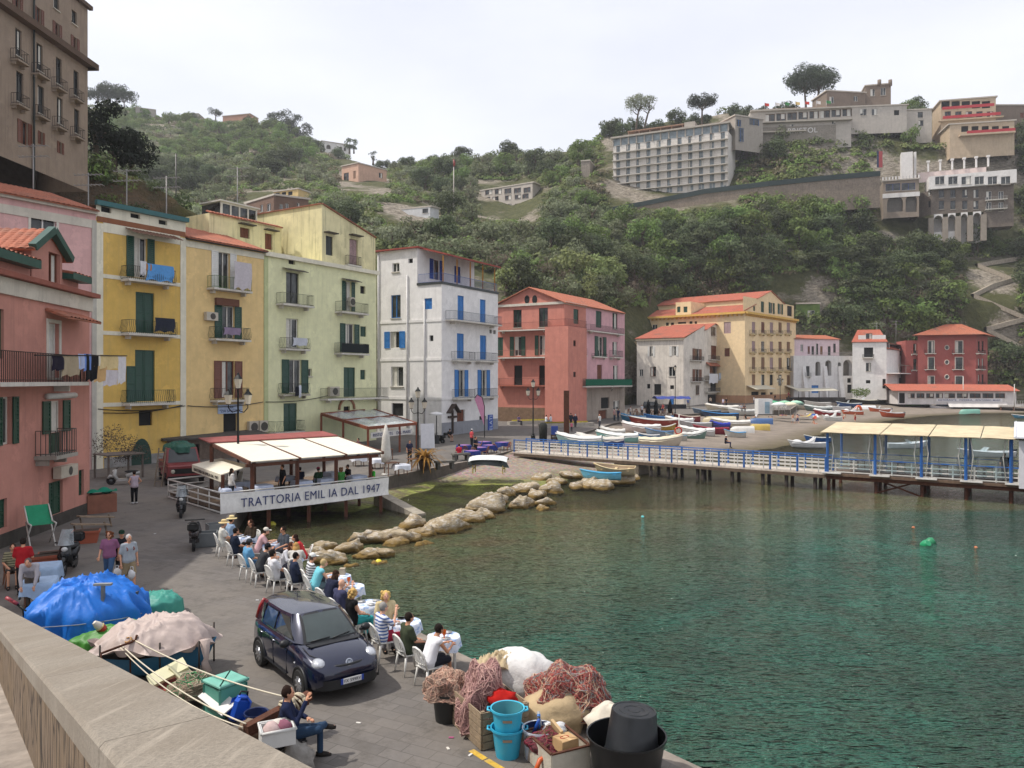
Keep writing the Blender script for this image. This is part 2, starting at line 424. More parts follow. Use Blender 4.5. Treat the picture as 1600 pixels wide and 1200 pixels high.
def ter(px,t):
 for(a,ra),(b,rb)in zip(TCOL,TCOL[1:]):
  if px<=b or b==TCOL[-1][0]:break
 f=max(0,min(1,(px-a)/(b-a)));f=f*f*(3-2*f)*.5+f*.5
 k=min(3,int(t*4));g=t*4-k
 pa=Q(a,*ra[k]).lerp(Q(a,*ra[k+1]),g);pb=Q(b,*rb[k]).lerp(Q(b,*rb[k+1]),g)
 p=pa.lerp(pb,f);d=p.length/250
 q=p*.03
 n=noise.noise(q)*3.2+noise.noise(q*3)*1.4+noise.noise(q*9)*.5
 e=min(1,(1-t)*5+.35)
 if 520<px<960 and t<.45:p.z+=.6*sin(p.z*1.6)
 p.z+=n*e*d*.55;p.y+=n*.5*e
 return p
def on_ter(px,py):
 return min((ter(px,i/300)for i in range(300)),key=lambda p:abs(HY-(p.z-CZ)*F/p.y-py))
def proj(p):return CX+p.x*F/p.y,HY-(p.z-CZ)*F/p.y
ROCKS=[(1310,236,256,16),(1355,240,252,12),(1250,232,260,9),(1560,420,222,8),(1285,470,219,7),(805,285,290,6),(740,322,262,5),(1565,520,218,7),(870,420,195,4)]
def hill_mat(c1,c2,rock,name):
 m,nt,b=nodes(name)
 tc=N(nt,'ShaderNodeTexCoord').outputs['Object']
 n=noiset(nt,tc,.09,8,.7);n2=noiset(nt,tc,.7,6,.7);n3=noiset(nt,mapping(nt,tc,(1,1,2.5)),.03,5)
 c=mixc(nt,ramp(nt,n2,.35,.65),hexc(c1),hexc(c2))
 c=mixc(nt,ramp(nt,n,.45,.7),c,hexc('4a4a2c'))
 rk=mixc(nt,ramp(nt,noiset(nt,mapping(nt,tc,(1,1,3)),.8,8,.7),.35,.65),hexc('5b5348'),hexc(rock))
 c=mixc(nt,ramp(nt,n3,.5,.58),c,rk)
 for(cx,cy,d,r)in ROCKS:
  ds=N(nt,'ShaderNodeVectorMath',operation='DISTANCE');nt.links.new(tc,ds.inputs[0]);ds.inputs[1].default_value=Q(cx,cy,d)
  ad=N(nt,'ShaderNodeMath',operation='MULTIPLY_ADD');ad.inputs[1].default_value=r*1.3;nt.links.new(n2,ad.inputs[0]);nt.links.new(ds.outputs['Value'],ad.inputs[2])
  c=mixc(nt,ramp(nt,ad.outputs[0],r*1.75,r*1.55),c,rk)
 nt.links.new(c,b.inputs['Base Color']);b.inputs['Roughness'].default_value=.95;b.inputs['Specular IOR Level'].default_value=.1
 nt.links.new(bumpn(nt,n2,1.,.8),b.inputs['Normal']);return m
mb=M_(hill_mat('41452f','5f5f42','a39a8c','hill_scrub'))
def hp(i,j):
 px=-500+2800*i
 if j>.94:
  p=ter(px,1.);return V((p.x*1.3,p.y*1.3+60,p.z-40))
 if j<.05:
  p=ter(px,0.);return V((p.x*.97,p.y*.97,-1+(p.z+1)*j/.05))
 return ter(px,(j-.05)/.89)
mb.grid(260,70,hp)
tag(mb.build('hillside'),'green wooded hillside rising behind the harbour',None,None,'structure')
def cl(i,j):
 top=[(-400,190,70),(0,212,80),(60,225,82),(140,252,84),(200,272,86),(240,290,88),(310,333,90),(380,372,95),(450,400,110)]
 px=-400+850*i;k=0
 while k<len(top)-2 and px>top[k+1][0]:k+=1
 f=(px-top[k][0])/(top[k+1][0]-top[k][0]);py=top[k][1]+f*(top[k+1][1]-top[k][1]);d=top[k][2]+f*(top[k+1][2]-top[k][2])
 a=Q(px,py,d);b=V((a.x*.93,a.y*.93,1.0))
 if j<.6:p=b.lerp(a,j/.6)
 else:g=(j-.6)/.4;p=a+V((a.x*.5,a.y*.5,4))*g
 n=noise.noise(p*.15)*1.6+noise.noise(p*.5)*.7
 return p+V((n*.6,n*.7,n*.4 if j>.05 else 0))
mb=M_(hill_mat('3a3a22','44401f','6d5a48','cliff_earth'));mb.grid(120,40,cl)
tag(mb.build('cliff'),'earth and rock bank below the brown hotel',None,None,'structure')
BARK=mat('55483b',.95,.3,6,.6,12,name='bark')
def crown_mb(seed,shape,n,size,m):
 r=random.Random(seed);mb=M_(m)
 for(c,rad)in shape:
  k=int(n*rad[0]*rad[1]/1.0)
  for _ in range(k):
   t=V((r.gauss(0,1),r.gauss(0,1),r.gauss(0,1))).normalized()
   if t.z<-.35 and r.random()<.6:t.z=-t.z*.5
   q=r.uniform(.72,1.04);p=V((c[0]+t.x*rad[0]*q,c[1]+t.y*rad[1]*q,c[2]+t.z*rad[2]*q))
   nn=(t+V((r.uniform(-.8,.8),r.uniform(-.8,.8),r.uniform(-.3,.9)))).normalized()
   u=nn.orthogonal().normalized();u=(Matrix.Rotation(r.uniform(0,6.3),3,nn)@u);v=nn.cross(u)
   s=size*r.uniform(.6,1.3);u*=s;v*=s*r.uniform(.45,.8)
   mb.quad(p-u*.5-v*.2,p+v*.5-u*.1,p+u*.5+v*.15,p-v*.5+u*.1)
 return mb
def clumps(seed,rx,rz,zc,n,cr):
 r=random.Random(seed);o=[]
 for i in range(n):
  a=r.uniform(0,6.28);q=math.sqrt(r.random())*.85;h=r.uniform(-.7,1)*math.sqrt(max(0,1-q*q))
  s=cr*r.uniform(.65,1.25)
  o.append(((rx*q*cos(a),rx*q*sin(a),zc+rz*h),(s,s,s*.8)))
 return o
LM=dict(olive=leaf_mat('848a6c','626a4c'),olive2=leaf_mat('90957a','6f765a'),oak=leaf_mat('606a48','414c34'),bright=leaf_mat('74864a','5a6e3c'),pine=leaf_mat('4a5440','363f2e'),dark=leaf_mat('232b1c','181f14'),brown=leaf_mat('6d6155','574c3d'),lime=leaf_mat('8a9360','717c4c'))
def trunk_mb(h,r,lean=0,seed=0,br=3):
 rr=random.Random(seed);mb=M_(BARK)
 pts=[(lean*(i/4)**1.5,.1*rr.uniform(-1,1)*i/4,h*i/4)for i in range(5)]
 mb.tube(pts,[r*(1.25-.6*i/4)for i in range(5)],7)
 for b in range(br):
  a=6.28*b/br+rr.uniform(-.4,.4);s=V(pts[3]).lerp(V(pts[4]),rr.random())
  mb.tube([s,s+V((cos(a)*h*.18,sin(a)*h*.18,h*.16)),s+V((cos(a)*h*.34,sin(a)*h*.34,h*.4))],[r*.55,r*.38,r*.15],5)
 return mb
PROTO={}
for kind,sp in dict(olive=(2.3,1.5,2.6,12,1.0,55,.42),olive2=(2.0,1.3,2.3,10,.95,55,.4),oak=(3.4,2.6,4.2,20,1.5,46,.5),bright=(2.8,2.4,3.4,16,1.25,46,.5),brown=(2.0,1.6,2.4,10,.95,32,.34),lime=(2.6,2.2,3.,14,1.2,50,.48)).items():
 PROTO[kind]=[]
 for s in range(3):
  cm=crown_mb(s*7+1,clumps(s*13+len(kind),sp[0],sp[1],sp[2],sp[3],sp[4]),sp[5],sp[6],LM[kind])
  tm=trunk_mb(sp[2],.22+.03*sp[0],.3,s)
  PROTO[kind].append((cm.mesh('crown'),tm.mesh('trunk')))
TLAB=dict(olive=('olive_tree','grey green olive tree growing on the terraced hillside','olive trees on the hillside'),olive2=('olive_tree','small pale silvery olive tree growing on the terraced hillside','pale olive trees on the hillside'),oak=('evergreen_oak','dark green dense evergreen oak growing on the steep hillside','evergreen oaks on the hillside'),bright=('leafy_tree','bright fresh green leafy tree growing on the hillside','bright green trees on the hillside'),lime=('leafy_tree','yellowish green leafy tree growing on the lower hillside','yellow green trees on the hillside'),brown=('bare_tree','brown half bare tree growing at the foot of the hillside','bare brown trees on the hillside'))
TCNT={}
def tree(kind,p,s,label=None,group=None):
 nm,lb,gr=TLAB[kind];TCNT[nm]=TCNT.get(nm,0)+1
 if TCNT[nm]>285:return
 cm,tm=R.choice(PROTO[kind])
 o=meshobj(nm,cm);tag(o,label or lb,'tree',group or gr)
 o.location=p;o.rotation_euler=(0,0,R.uniform(0,6.28));o.scale=(s*R.uniform(.9,1.15),s*R.uniform(.9,1.15),s*R.uniform(.88,1.2))
 kid(bpy.data.objects.new('trunk',tm),o);COL.objects.link(KIDS[o.name][-1]);return o
EXCL=[(945,178,1155,338),(1155,150,1410,212),(1362,235,1600,386),(1440,148,1600,236),(745,282,850,360),(528,248,610,318),(380,298,484,360),(496,218,556,252),(592,318,690,366),(1290,120,1400,165),(925,262,1380,330),(1505,405,1600,560),(340,172,395,192),(1200,430,1290,500),(1235,214,1392,258),(1150,340,1152,342)]
def hidden(px,py):
 return py>lerp_tab([(0,300),(150,316),(290,350),(420,330),(505,325),(590,380),(650,392),(780,420),(790,470),(830,452),(975,478),(1010,470),(1200,455),(1245,500),(1330,525),(1420,520),(1545,525),(1546,590),(1700,600)],px)+12
pts=[];tries=0;cnt={}
while len(pts)<620 and tries<30000:
 tries+=1
 px=R.uniform(130,1640);t=R.random()*.94;p=ter(px,t);x,y=proj(p)
 if not(100<x<1650)or hidden(x,y)or any(a-6<x<c+6 and b-4<y<d+12 for(a,b,c,d)in EXCL):continue
 if x<150 and y>150:continue
 dist=p.length
 nz=noise.noise(V((x*.008,y*.012,2)))
 if x<560:
  kind='bright' if(y<250-(x<250)*30 and nz>-.25)else('olive2' if nz<.15 else 'olive' if nz<.35 else 'oak')
 elif x<1000:
  kind=('olive' if nz<.12 else 'olive2')if R.random()<.78 else R.choice(['bright','oak','oak'])
  if y>430:kind=R.choice(['brown','brown','oak','olive','lime'])
 else:
  kind=R.choice(['oak','oak','oak','bright','olive'])if y>270 else R.choice(['oak','olive','bright'])
  if y>440:kind=R.choice(['oak','oak','bright','olive','brown'])
 mind=13 if dist>300 else 17 if kind!='oak' else 22
 if any((x-a)**2+((y-b)*1.5)**2<mind*mind for(a,b)in pts):continue
 pts.append((x,y));s=R.uniform(1.05,1.6)*(.85 if kind=='oak' else 1)*(.95 if dist>330 else 1.0)
 if cnt.get(kind,0)>200:continue
 cnt[kind]=cnt.get(kind,0)+1
 tree(kind,p-V((0,0,.7+.5*s)),s)
for k in range(100):
 px=200+k*12.6+R.uniform(-4,4);p=ter(px,R.uniform(.9,.98));tree(R.choice(['olive','oak','olive2']),p-V((0,0,2.2)),R.uniform(.8,1.2))
mb=MB();um=[leaf_mat('6a7648','4c5636','scrub_leaves'),leaf_mat('7d8452','60683f','scrub_leaves_b'),leaf_mat('7a8c4c','5f743c','scrub_leaves_c'),leaf_mat('7a7058','5d5644','dry_scrub')]
bushes=0;tries=0
while bushes<5600 and tries<40000:
 tries+=1
 px=R.uniform(90,1660);p=ter(px,R.random());x,y=proj(p)
 if hidden(x,y)or any(a<x<c and b<y<d-8 for(a,b,c,d)in EXCL[:10]+EXCL[11:14]):continue
 bushes+=1;s=R.uniform(.9,2.9)*(1.25 if p.y>330 else 1);mb.mat(um[int(3.99*min(1,max(0,.45+.8*noise.noise(p*.05)+R.uniform(-.25,.25))))])
 for _ in range(int(26*s**1.3)):
  t=V((R.gauss(0,1),R.gauss(0,1),abs(R.gauss(0,1)))).normalized();c=p+V((t.x*s,t.y*s,t.z*s*.8))*R.uniform(.6,1.05)
  nn=(t+V((R.uniform(-.7,.7),R.uniform(-.7,.7),R.uniform(-.2,.8)))).normalized();u=nn.orthogonal().normalized()*R.uniform(.25,.55);v=nn.cross(u)*.7
  mb.quad(c-u,c+v,c+u,c-v)
o=mb.build('undergrowth');tag(o,'low bushes and weeds covering the hillside between the trees','undergrowth',None,'stuff')
def big_tree(name,label,base,h,rx,rz,mt,ncl,cr,trunks=1,leaf=.5,dens=40,lean=0,seed=3,group=None,zc=None,trunk_r=.4):
 t=thing(name,label,'tree',base,0,group);zc=zc or h-rz
 sh=clumps(seed,rx,rz,zc,ncl,cr)
 crown_mb(seed,sh,dens,leaf,mt).build('crown',t)
 for k in range(trunks):
  off=0 if trunks==1 else(k-(trunks-1)/2)*rx*.45
  m=trunk_mb(zc*.8,trunk_r,lean+off*.3,seed+k,5)
  for i in range(len(m.v)):m.v[i]=m.v[i]+V((off,0,0))
  m.build('trunk',t)
def base_at(px,py,d):return Q(px,py,d)
big_tree('umbrella_pine','huge spreading umbrella pine on the skyline above the hilltop restaurant',Q(1268,174,300),16.5,9.8,4.6,LM['pine'],54,3.1,2,.6,24,0,5)
big_tree('umbrella_pine','lone flat topped umbrella pine on the skyline above the big hotel',Q(1097,199,310),12.5,6.2,1.9,LM['pine'],34,2.,1,.5,40,0,8)
big_tree('loose_pine','thin open crowned pine leaning on the skyline left of the hotel',Q(1000,208,300),15,7,3.4,LM['olive'],30,2.1,2,.5,22,1.6,9)
for i,(px,s)in enumerate(((152,1.),(168,1.15),(182,1.1),(194,.9))):
 big_tree('umbrella_pine',['first of four umbrella pines at the left end of the skyline beside the hotel','second of four skyline umbrella pines beside the brown hotel','third of four skyline umbrella pines beside the brown hotel','smallest rightmost of four skyline umbrella pines near the brown hotel'][i],Q(px,176,500),15*s,8.5*s,3.6*s,LM['pine'],20,3,1,.9,12,0,20+i,'row of umbrella pines on the left skyline')
big_tree('umbrella_pine','small round umbrella pine on the far left ridge',Q(337,192,500),8.5,4.6,2,LM['pine'],14,1.7,1,.7,22,0,31)
big_tree('umbrella_pine','wide arched umbrella pine at the right end of the far ridge',Q(444,212,470),13,10,3.2,LM['pine'],26,2.6,1,.8,16,3,32)
big_tree('round_pine','big rounded dark tree below the arched umbrella pine on the ridge',Q(466,226,450),14,7.5,6.2,LM['pine'],30,2.6,1,.8,16,0,33)
big_tree('monkey_puzzle_tree','pointed dark conifer standing above the pink villa',Q(583,258,330),6.5,1.5,3,LM['oak'],9,.9,1,.4,60,0,35)
for i,px in enumerate((502,546,553)):big_tree('cypress_tree',['dark cypress left of the white villa on the far ridge','dark conifer right of the white villa on the far ridge','outermost dark conifer right of the white villa on the far ridge'][i],Q(px,240,415),[6,9,8][i],[1.3,2.6,2.2][i],[3,4,3.6][i],LM['oak'],10,1.4,1,.6,30,0,40+i)
for i,(px,py,d,h,rx)in enumerate(((150,265,92,9.5,3.2),(178,280,94,6.6,3.),(206,285,96,6.2,2.6))):
 big_tree('dark_evergreen',['tall dark evergreen against the side of the brown hotel','dark evergreen in the middle below the brown hotel','lower dark evergreen at the cliff edge right of the brown hotel'][i],Q(px,py,d),h,rx,h*.42,LM['dark'],26,1.2,1,.4,60,0,50+i,'dark evergreens beside the brown hotel')
BM_=[crown_mb(60+i,clumps(70+i,1.5,.7,.4,9,.7),70,.3,LM['bright' if i>1 else 'oak']).mesh('bank_bush')for i in range(3)]
for i in range(46):
 px=R.uniform(-30,330)if i<30 else R.uniform(20,150);j=R.uniform(.45,.64)if i<30 else R.uniform(.54,.64);p=cl((px+400)/850,j);o=meshobj('bank_bush',BM_[i%3]);o.location=p;s_=R.uniform(.7,1.5);o.scale=(s_,s_,s_);tag(o,'green bush growing on the earth bank below the brown hotel','bush','bushes on the earth bank')
def haze():
 m=bpy.data.materials.new('haze_air');m.use_nodes=True;nt=m.node_tree;nt.nodes.remove(nt.nodes['Principled BSDF'])
 v=N(nt,'ShaderNodeVolumePrincipled');v.inputs['Color'].default_value=(.93,.95,1,1);v.inputs['Density'].default_value=HAZE_D;v.inputs['Anisotropy'].default_value=.2
 nt.links.new(v.outputs[0],nt.nodes['Material Output'].inputs['Volume'])
 mb=M_(m);mb.box((150,400,75),(1800,900,162));tag(mb.build('haze'),'pale hazy air',None,None,'stuff')
HAZE_D=.00022
haze()
class Fac:
 """a facade plane from a to b (left to right as seen from the harbour), outward normal n"""
 def __init__(s,a,b):
  s.a=V((a[0],a[1]));b=V((b[0],b[1]));s.u=(b-s.a).normalized();s.L=(b-s.a).length;s.n=V((s.u.y,-s.u.x))
 def uv(s,px,py):
  k=(px-CX)/F;t=s.n.dot(s.a)/(s.n.x*k+s.n.y)
  return(V((k*t,t))-s.a).dot(s.u),CZ-(py-HY)*t/F
 def pt(s,w,z,o=0):
  p=s.a+s.u*w+s.n*o;return V((p.x,p.y,z))
 def rect(s,r):
  mx,my=(r[0]+r[2])/2,(r[1]+r[3])/2
  return(s.uv(r[0],my)[0],s.uv(mx,r[3])[1],s.uv(r[2],my)[0],s.uv(mx,r[1])[1])
 def box(s,mb,w0,z0,w1,z1,o0,o1):
  p=s.pt;mb.hexa([p(w0,z0,o1),p(w1,z0,o1),p(w1,z0,o0),p(w0,z0,o0)],[p(w0,z1,o1),p(w1,z1,o1),p(w1,z1,o0),p(w0,z1,o0)])
def ray_on(p0,dirn,px):
 """ground point on the line p0 + t*dirn that is seen in picture column px"""
 k=(px-CX)/F;t=(p0[0]-k*p0[1])/(k*dirn[1]-dirn[0]);return V((p0[0]+t*dirn[0],p0[1]+t*dirn[1]))
COLS=dict(g='12402f',b='1f6fb5',B='173a8a',w='d8d6d0',r='6b3a25',k='1d1d1c',n='7d5a3c',p='a08584',d='2a2f2c',t='0f4a4a')
def wall(mb,f,z0,z1,holes,depth=.22):
 hs=[h for h in holes if h[2]>h[0]+.02]
 us=sorted({0,f.L}|{min(f.L,max(0,v))for h in hs for v in(h[0],h[2])});zs=sorted({z0,z1}|{min(z1,max(z0,v))for h in hs for v in(h[1],h[3])})
 for u0,u1 in zip(us,us[1:]):
  for a,b in zip(zs,zs[1:]):
   cu,cz=(u0+u1)/2,(a+b)/2
   if u1-u0<1e-4 or b-a<1e-4 or any(h[0]<cu<h[2]and h[1]<cz<h[3]for h in hs):continue
   mb.quad(f.pt(u0,a),f.pt(u1,a),f.pt(u1,b),f.pt(u0,b))
 for(a,b,c,d)in hs:
  p=f.pt
  mb.quad(p(a,b),p(a,b,-depth),p(c,b,-depth),p(c,b));mb.quad(p(a,d,-depth),p(a,d),p(c,d),p(c,d,-depth))
  mb.quad(p(a,b,-depth),p(a,b),p(a,d),p(a,d,-depth));mb.quad(p(c,b),p(c,b,-depth),p(c,d,-depth),p(c,d))
def louvre(mb,f,w0,z0,w1,z1,o,m,slats=True):
 mb.mat(m);fr=min(.09,(w1-w0)*.16);t=.05
 f.box(mb,w0,z0,w0+fr,z1,o,o+t);f.box(mb,w1-fr,z0,w1,z1,o,o+t)
 f.box(mb,w0+fr,z0,w1-fr,z0+fr,o,o+t);f.box(mb,w0+fr,z1-fr,w1-fr,z1,o,o+t)
 if slats:
  k=int((z1-z0)/.16);zz=z0+fr
  mid=(z0+z1)/2;f.box(mb,w0+fr,mid-.04,w1-fr,mid+.04,o,o+t)
  for i in range(k):
   za=zz+(z1-z0-2*fr)*i/k;zb=za+(z1-z0-2*fr)/k
   p=f.pt;mb.quad(p(w0+fr,za,o+.04),p(w1-fr,za,o+.04),p(w1-fr,zb,o+.005),p(w0+fr,zb,o+.005))
 else:f.box(mb,w0+fr,z0+fr,w1-fr,z1-fr,o+.005,o+.03)
def opening(par,f,r,kind,wm=None,raw=False,dp=.22,slats=True):
 """returns the hole; builds window / door / shutters as parts"""
 a,b,c,d=r if raw else f.rect(r)
 k,col=kind[0],COLS[kind[1]]if len(kind)>1 else 'd8d6d0'
 m=paint(col);ww=c-a;hole=(a,b,c,d)
 if k=='o':hole=(a+ww*.27,b,c-ww*.27,d)
 h0,b0,h1,d0=hole;hw=h1-h0
 if k in 'opv':
  mb=MB();o=-dp
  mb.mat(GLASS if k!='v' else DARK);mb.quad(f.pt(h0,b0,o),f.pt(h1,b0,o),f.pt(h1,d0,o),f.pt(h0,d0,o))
  if k!='v':
   fm=paint(col if k=='p' else('cfcac0' if kind[1]in 'wbg' else '6b3a25'));mb.mat(fm);t=min(.08,hw*.1)
   for(x0,x1)in((h0,h0+t),(h1-t,h1),((h0+h1)/2-t*.6,(h0+h1)/2+t*.6)):
    if x0>(h0+h1)/2-t and x1<(h0+h1)/2+t and hw<.7:continue
    f.box(mb,x0,b0,x1,d0,o+.01,o+.06)
   f.box(mb,h0+t,b0,h1-t,b0+t,o+.01,o+.055);f.box(mb,h0+t,d0-t,h1-t,d0,o+.01,o+.055)
   if R.random()<.5 and hw>.5:
    mb.mat(cloth('cfcbc2'));zc=b0+(d0-b0)*R.choice([0,0,.3]);s=R.choice([h0+t,(h0+h1)/2+t]);e=s+hw*.36
    mb.quad(f.pt(s,zc,o+.005),f.pt(e,zc,o+.005),f.pt(e,d0,o+.005),f.pt(s,d0,o+.005))
  wo_=mb.build('window',par,True)
  if k=='o':
   for(x0,x1)in((a,h0-.02),(h1+.02,c)):
    sb=MB();louvre(sb,f,x0,b,x1,d,.03,m,slats);sb.build('shutter',wo_,True)
 elif k=='c':
  mid=(a+c)/2;mb=MB()
  louvre(mb,f,a+.02,b,mid-.01,d,-dp*.7,m,slats);louvre(mb,f,mid+.01,b,c-.02,d,-dp*.7,m,slats)
  mb.mat(DARK);mb.quad(f.pt(a,b,-dp),f.pt(c,b,-dp),f.pt(c,d,-dp),f.pt(a,d,-dp));mb.build('shutter',par,True)
 elif k=='x':
  mb=M_(wood(col));mid=(a+c)/2
  for(x0,x1)in((a+.03,mid-.01),(mid+.01,c-.03)):
   f.box(mb,x0,b,x1,d-.02,-dp,-dp+.06)
   for q in range(3):
    za=b+(d-b)*(.06+.31*q);f.box(mb,x0+.08,za,x1-.08,za+(d-b)*.25,-dp+.06,-dp+.085)
  mb.mat(DARK);mb.quad(f.pt(a,b,-dp),f.pt(c,b,-dp),f.pt(c,d,-dp),f.pt(a,d,-dp));mb.build('door',par,True)
 elif k=='a':
  mb=M_(wm or DARK);dd=-1.2;n=10;cx,rr=(a+c)/2,(c-a)/2;zs=d-rr*1.0
  mb.mat(mat('6b6660',.95,.2,1));mb.quad(f.pt(a,b,dd),f.pt(c,b,dd),f.pt(c,d,dd),f.pt(a,d,dd));mb.mat(wm)
  for i in range(n):
   t0,t1=pi*i/n,pi*(i+1)/n
   q0,q1=(cx-rr*cos(t0),zs+rr*sin(t0)),(cx-rr*cos(t1),zs+rr*sin(t1))
   mb.quad(f.pt(q0[0],q0[1]),f.pt(q1[0],q1[1]),f.pt(q1[0],d+.002),f.pt(q0[0],d+.002));mb.quad(f.pt(q0[0],q0[1],dd),f.pt(q1[0],q1[1],dd),f.pt(q1[0],q1[1]),f.pt(q0[0],q0[1]))
  mb.quad(f.pt(a,b,dd),f.pt(a,b),f.pt(a,zs),f.pt(a,zs,dd));mb.quad(f.pt(c,b),f.pt(c,b,dd),f.pt(c,zs,dd),f.pt(c,zs));mb.build('arch',par,True)
 if 't' in kind[2:]:
  mb=M_(paint('cfc9bd',.8));t=.16
  for q in((a-t,b,a,d),(c,b,c+t,d),(a-t,d,c+t,d+t)):f.box(mb,*q,0.002,.045)
  mb.build('window_trim',par,True)
 if 's' in kind[2:]or k=='p':
  mb=M_(plaster('b9b2a6',.3));f.box(mb,a-.08,b-.1,c+.08,b-.002,.002,.12);mb.build('sill',par,True)
 return hole
def balc(par,f,px0,px1,py,h=1.0,dep=1.0,col='26332c',belly=False,panel=None,raw=None,slab='c9c4ba',sp=.16,w=.022):
 if raw:w0,w1,z=raw
 else:
  w0=f.uv(px0,py)[0];g2=Fac(f.pt(0,0,dep*.85).xy,f.pt(f.L,0,dep*.85).xy);w1=g2.uv(px1,py)[0];w0=(w0+g2.uv(px0,py)[0])/2;z=g2.uv((px0+px1)/2,py)[1]
 mb=M_(plaster(slab,.5));f.box(mb,w0,z-.16,w1,z,.003,dep);
 for q in(.1,.9):
  x=w0+(w1-w0)*q;f.box(mb,x-.07,z-.42,x+.07,z-.161,.003,dep*.55)
 b=mb.build('balcony',par,True)
 m=metal(col,.6,.3);rb=M_(m)
 def bal(p0,nrm):
  if belly:rb.tube([p0,p0+V((nrm.x*.13,nrm.y*.13,h*.3)),p0+V((nrm.x*.02,nrm.y*.02,h*.7)),p0+V((0,0,h))],w*.7,4,False)
  else:rb.bar(p0,p0+V((0,0,h)),w)
 i,o=.05,dep-.06;zz=z+.002
 n=max(3,int((w1-w0)/sp));nn=V((f.n.x,f.n.y,0));uu=V((f.u.x,f.u.y,0))
 for k in range(n+1):bal(f.pt(w0+.05+(w1-w0-.1)*k/n,zz,o),nn)
 nd=max(2,int((o-i)/sp))
 for k in range(nd):bal(f.pt(w0+.05,zz,i+(o-i)*k/nd),-uu);bal(f.pt(w1-.05,zz,i+(o-i)*k/nd),uu)
 for hh in(h,.08):
  for s in((w0+.05,i,w0+.05,o),(w0+.05,o,w1-.05,o),(w1-.05,o,w1-.05,i)):rb.bar(f.pt(s[0],zz+hh,s[1]),f.pt(s[2],zz+hh,s[3]),.045,.03)
 rb.build('railing',b,True)
 if panel:
  pm=M_(cloth(panel));f.box(pm,w0+.1,z+.06,w1-.1,z+h*.95,o+.02,o+.03);pm.build('balcony_screen',b,True)
 return b
def tiles(mb,a,b,c,d,m=None,per=.34,amp=.055):
 """tiled roof slope: a-b along the eave, d-c along the ridge; rows of half round tiles run up the slope"""
 a,b,c,d=V(a),V(b),V(c),V(d);n=(b-a).cross(d-a)
 if n.length<1e-6:n=(b-a).cross(c-a)
 n.normalize();n=n if n.z>0 else-n
 k=max(2,int((b-a).length/per));k=min(k,150);s=4
 mb.mat(m or TILE);nv=6;vs=[];fs=[];nu=k*s+1
 for j in range(nv):
  v=j/(nv-1)
  for i in range(nu):
   u=i/(nu-1);p=a.lerp(b,u).lerp(d.lerp(c,u),v)
   vs.append(p+n*(amp*abs(sin(pi*i/s))-.0+(R.random()-.5)*.02))
 for j in range(nv-1):
  for i in range(nu-1):fs.append((j*nu+i,j*nu+i+1,(j+1)*nu+i+1,(j+1)*nu+i))
 mb.add(vs,fs,False);t=n*.09
 mb.quad(a-t,b-t,b,a);mb.quad(b-t,c-t,c,b);mb.quad(d-t,a-t,a,d);mb.quad(c-t,d-t,d,c);mb.quad(d-t,c-t,b-t,a-t)
def tile_mat(c1='b0694e',c2='8d523c',nm='roof_tiles'):
 m,nt,b=nodes(nm);tc=N(nt,'ShaderNodeTexCoord').outputs['Object']
 c=mixc(nt,ramp(nt,noiset(nt,tc,2.5,4,.7),.3,.7),hexc(c2),hexc(c1));c=mixc(nt,ramp(nt,noiset(nt,tc,.5,6),.55,.75),c,hexc('6d5648'))
 nt.links.new(c,b.inputs['Base Color']);b.inputs['Roughness'].default_value=.85
 wv=N(nt,'ShaderNodeTexWave',bands_direction='Z');wv.inputs['Scale'].default_value=3;nt.links.new(tc,wv.inputs['Vector'])
 nt.links.new(bumpn(nt,wv.outputs[0],.5,.05),b.inputs['Normal']);return m
TILE=tile_mat();TILE2=tile_mat('b0634c','985240','bright_roof_tiles')
def house(label,cat,faces,z0,z1,wm,foot,back=None,name='house',group=None,holes_extra=None):
 """foot: world xy polygon (anticlockwise from above not required); faces: [(Fac, [(rect, kind), ...])]; other sides plain"""
 t=thing(name,label,cat,(faces[0][0].a.x,faces[0][0].a.y,z0),0,group);mb=M_(wm)
 for f,ops in faces:
  wall(mb,f,z0,f.top if hasattr(f,'top')else z1,[opening(t,f,*o[:2],wm=wm,**(o[2]if len(o)>2 else{}))for o in ops])
 n=len(foot)
 for i in back if back is not None else[]:
  a,b=foot[i],foot[(i+1)%n];mb.quad((a[0],a[1],z0),(b[0],b[1],z0),(b[0],b[1],z1),(a[0],a[1],z1))
 mb.add([(p[0],p[1],z1)for p in foot],[tuple(range(n))])
 mb.build('wall',t,True);return t
def band(t,f,w0,z0,w1,z1,o=.05,m=None,name='cornice'):
 mb=M_(m or plaster('c9c2b4',.3));f.box(mb,w0,z0,w1,z1,.003,o);return mb.build(name,t,True)
def rails(mb,pts,h,m,sp=.15,w=.022,rails_=(1.,.08)):
 mb.mat(m)
 for a,b in zip(pts,pts[1:]):
  a,b=V(a),V(b);n=max(1,int((b-a).length/sp))
  for k in range(n+1):p=a.lerp(b,k/n);mb.bar(p,p+V((0,0,h)),w)
  for q in rails_:mb.bar(a+V((0,0,h*q)),b+V((0,0,h*q)),.04)
def pole_thing(name,label,cat,a,b,r,m):
 mb=M_(m);mb.tube([a,b],r,6);return tag(mb.build(name,None,loc=a),label,cat)
DR=V((.617,1));base=V((-212/1200*82,82.))
def RL(px):return ray_on(base,DR,px)
def back_of(a,b,dep):
 n=Fac(a,b).n;return[a,b,b-n*dep,a-n*dep]
YEL,TAN,GRN,CRM=plaster('d4b060',.32,'9a8a6a'),plaster('dfc188',.26,'b09c78'),plaster('dbdab0',.26,'a8a88a'),plaster('dcd2a6',.55,'66644a')
a,b=RL(-130),RL(150);f=Fac(a,b);fp=back_of(a,b,12);zt=f.uv(150,333)[1]
LPK=plaster('d0a6a2',.3)
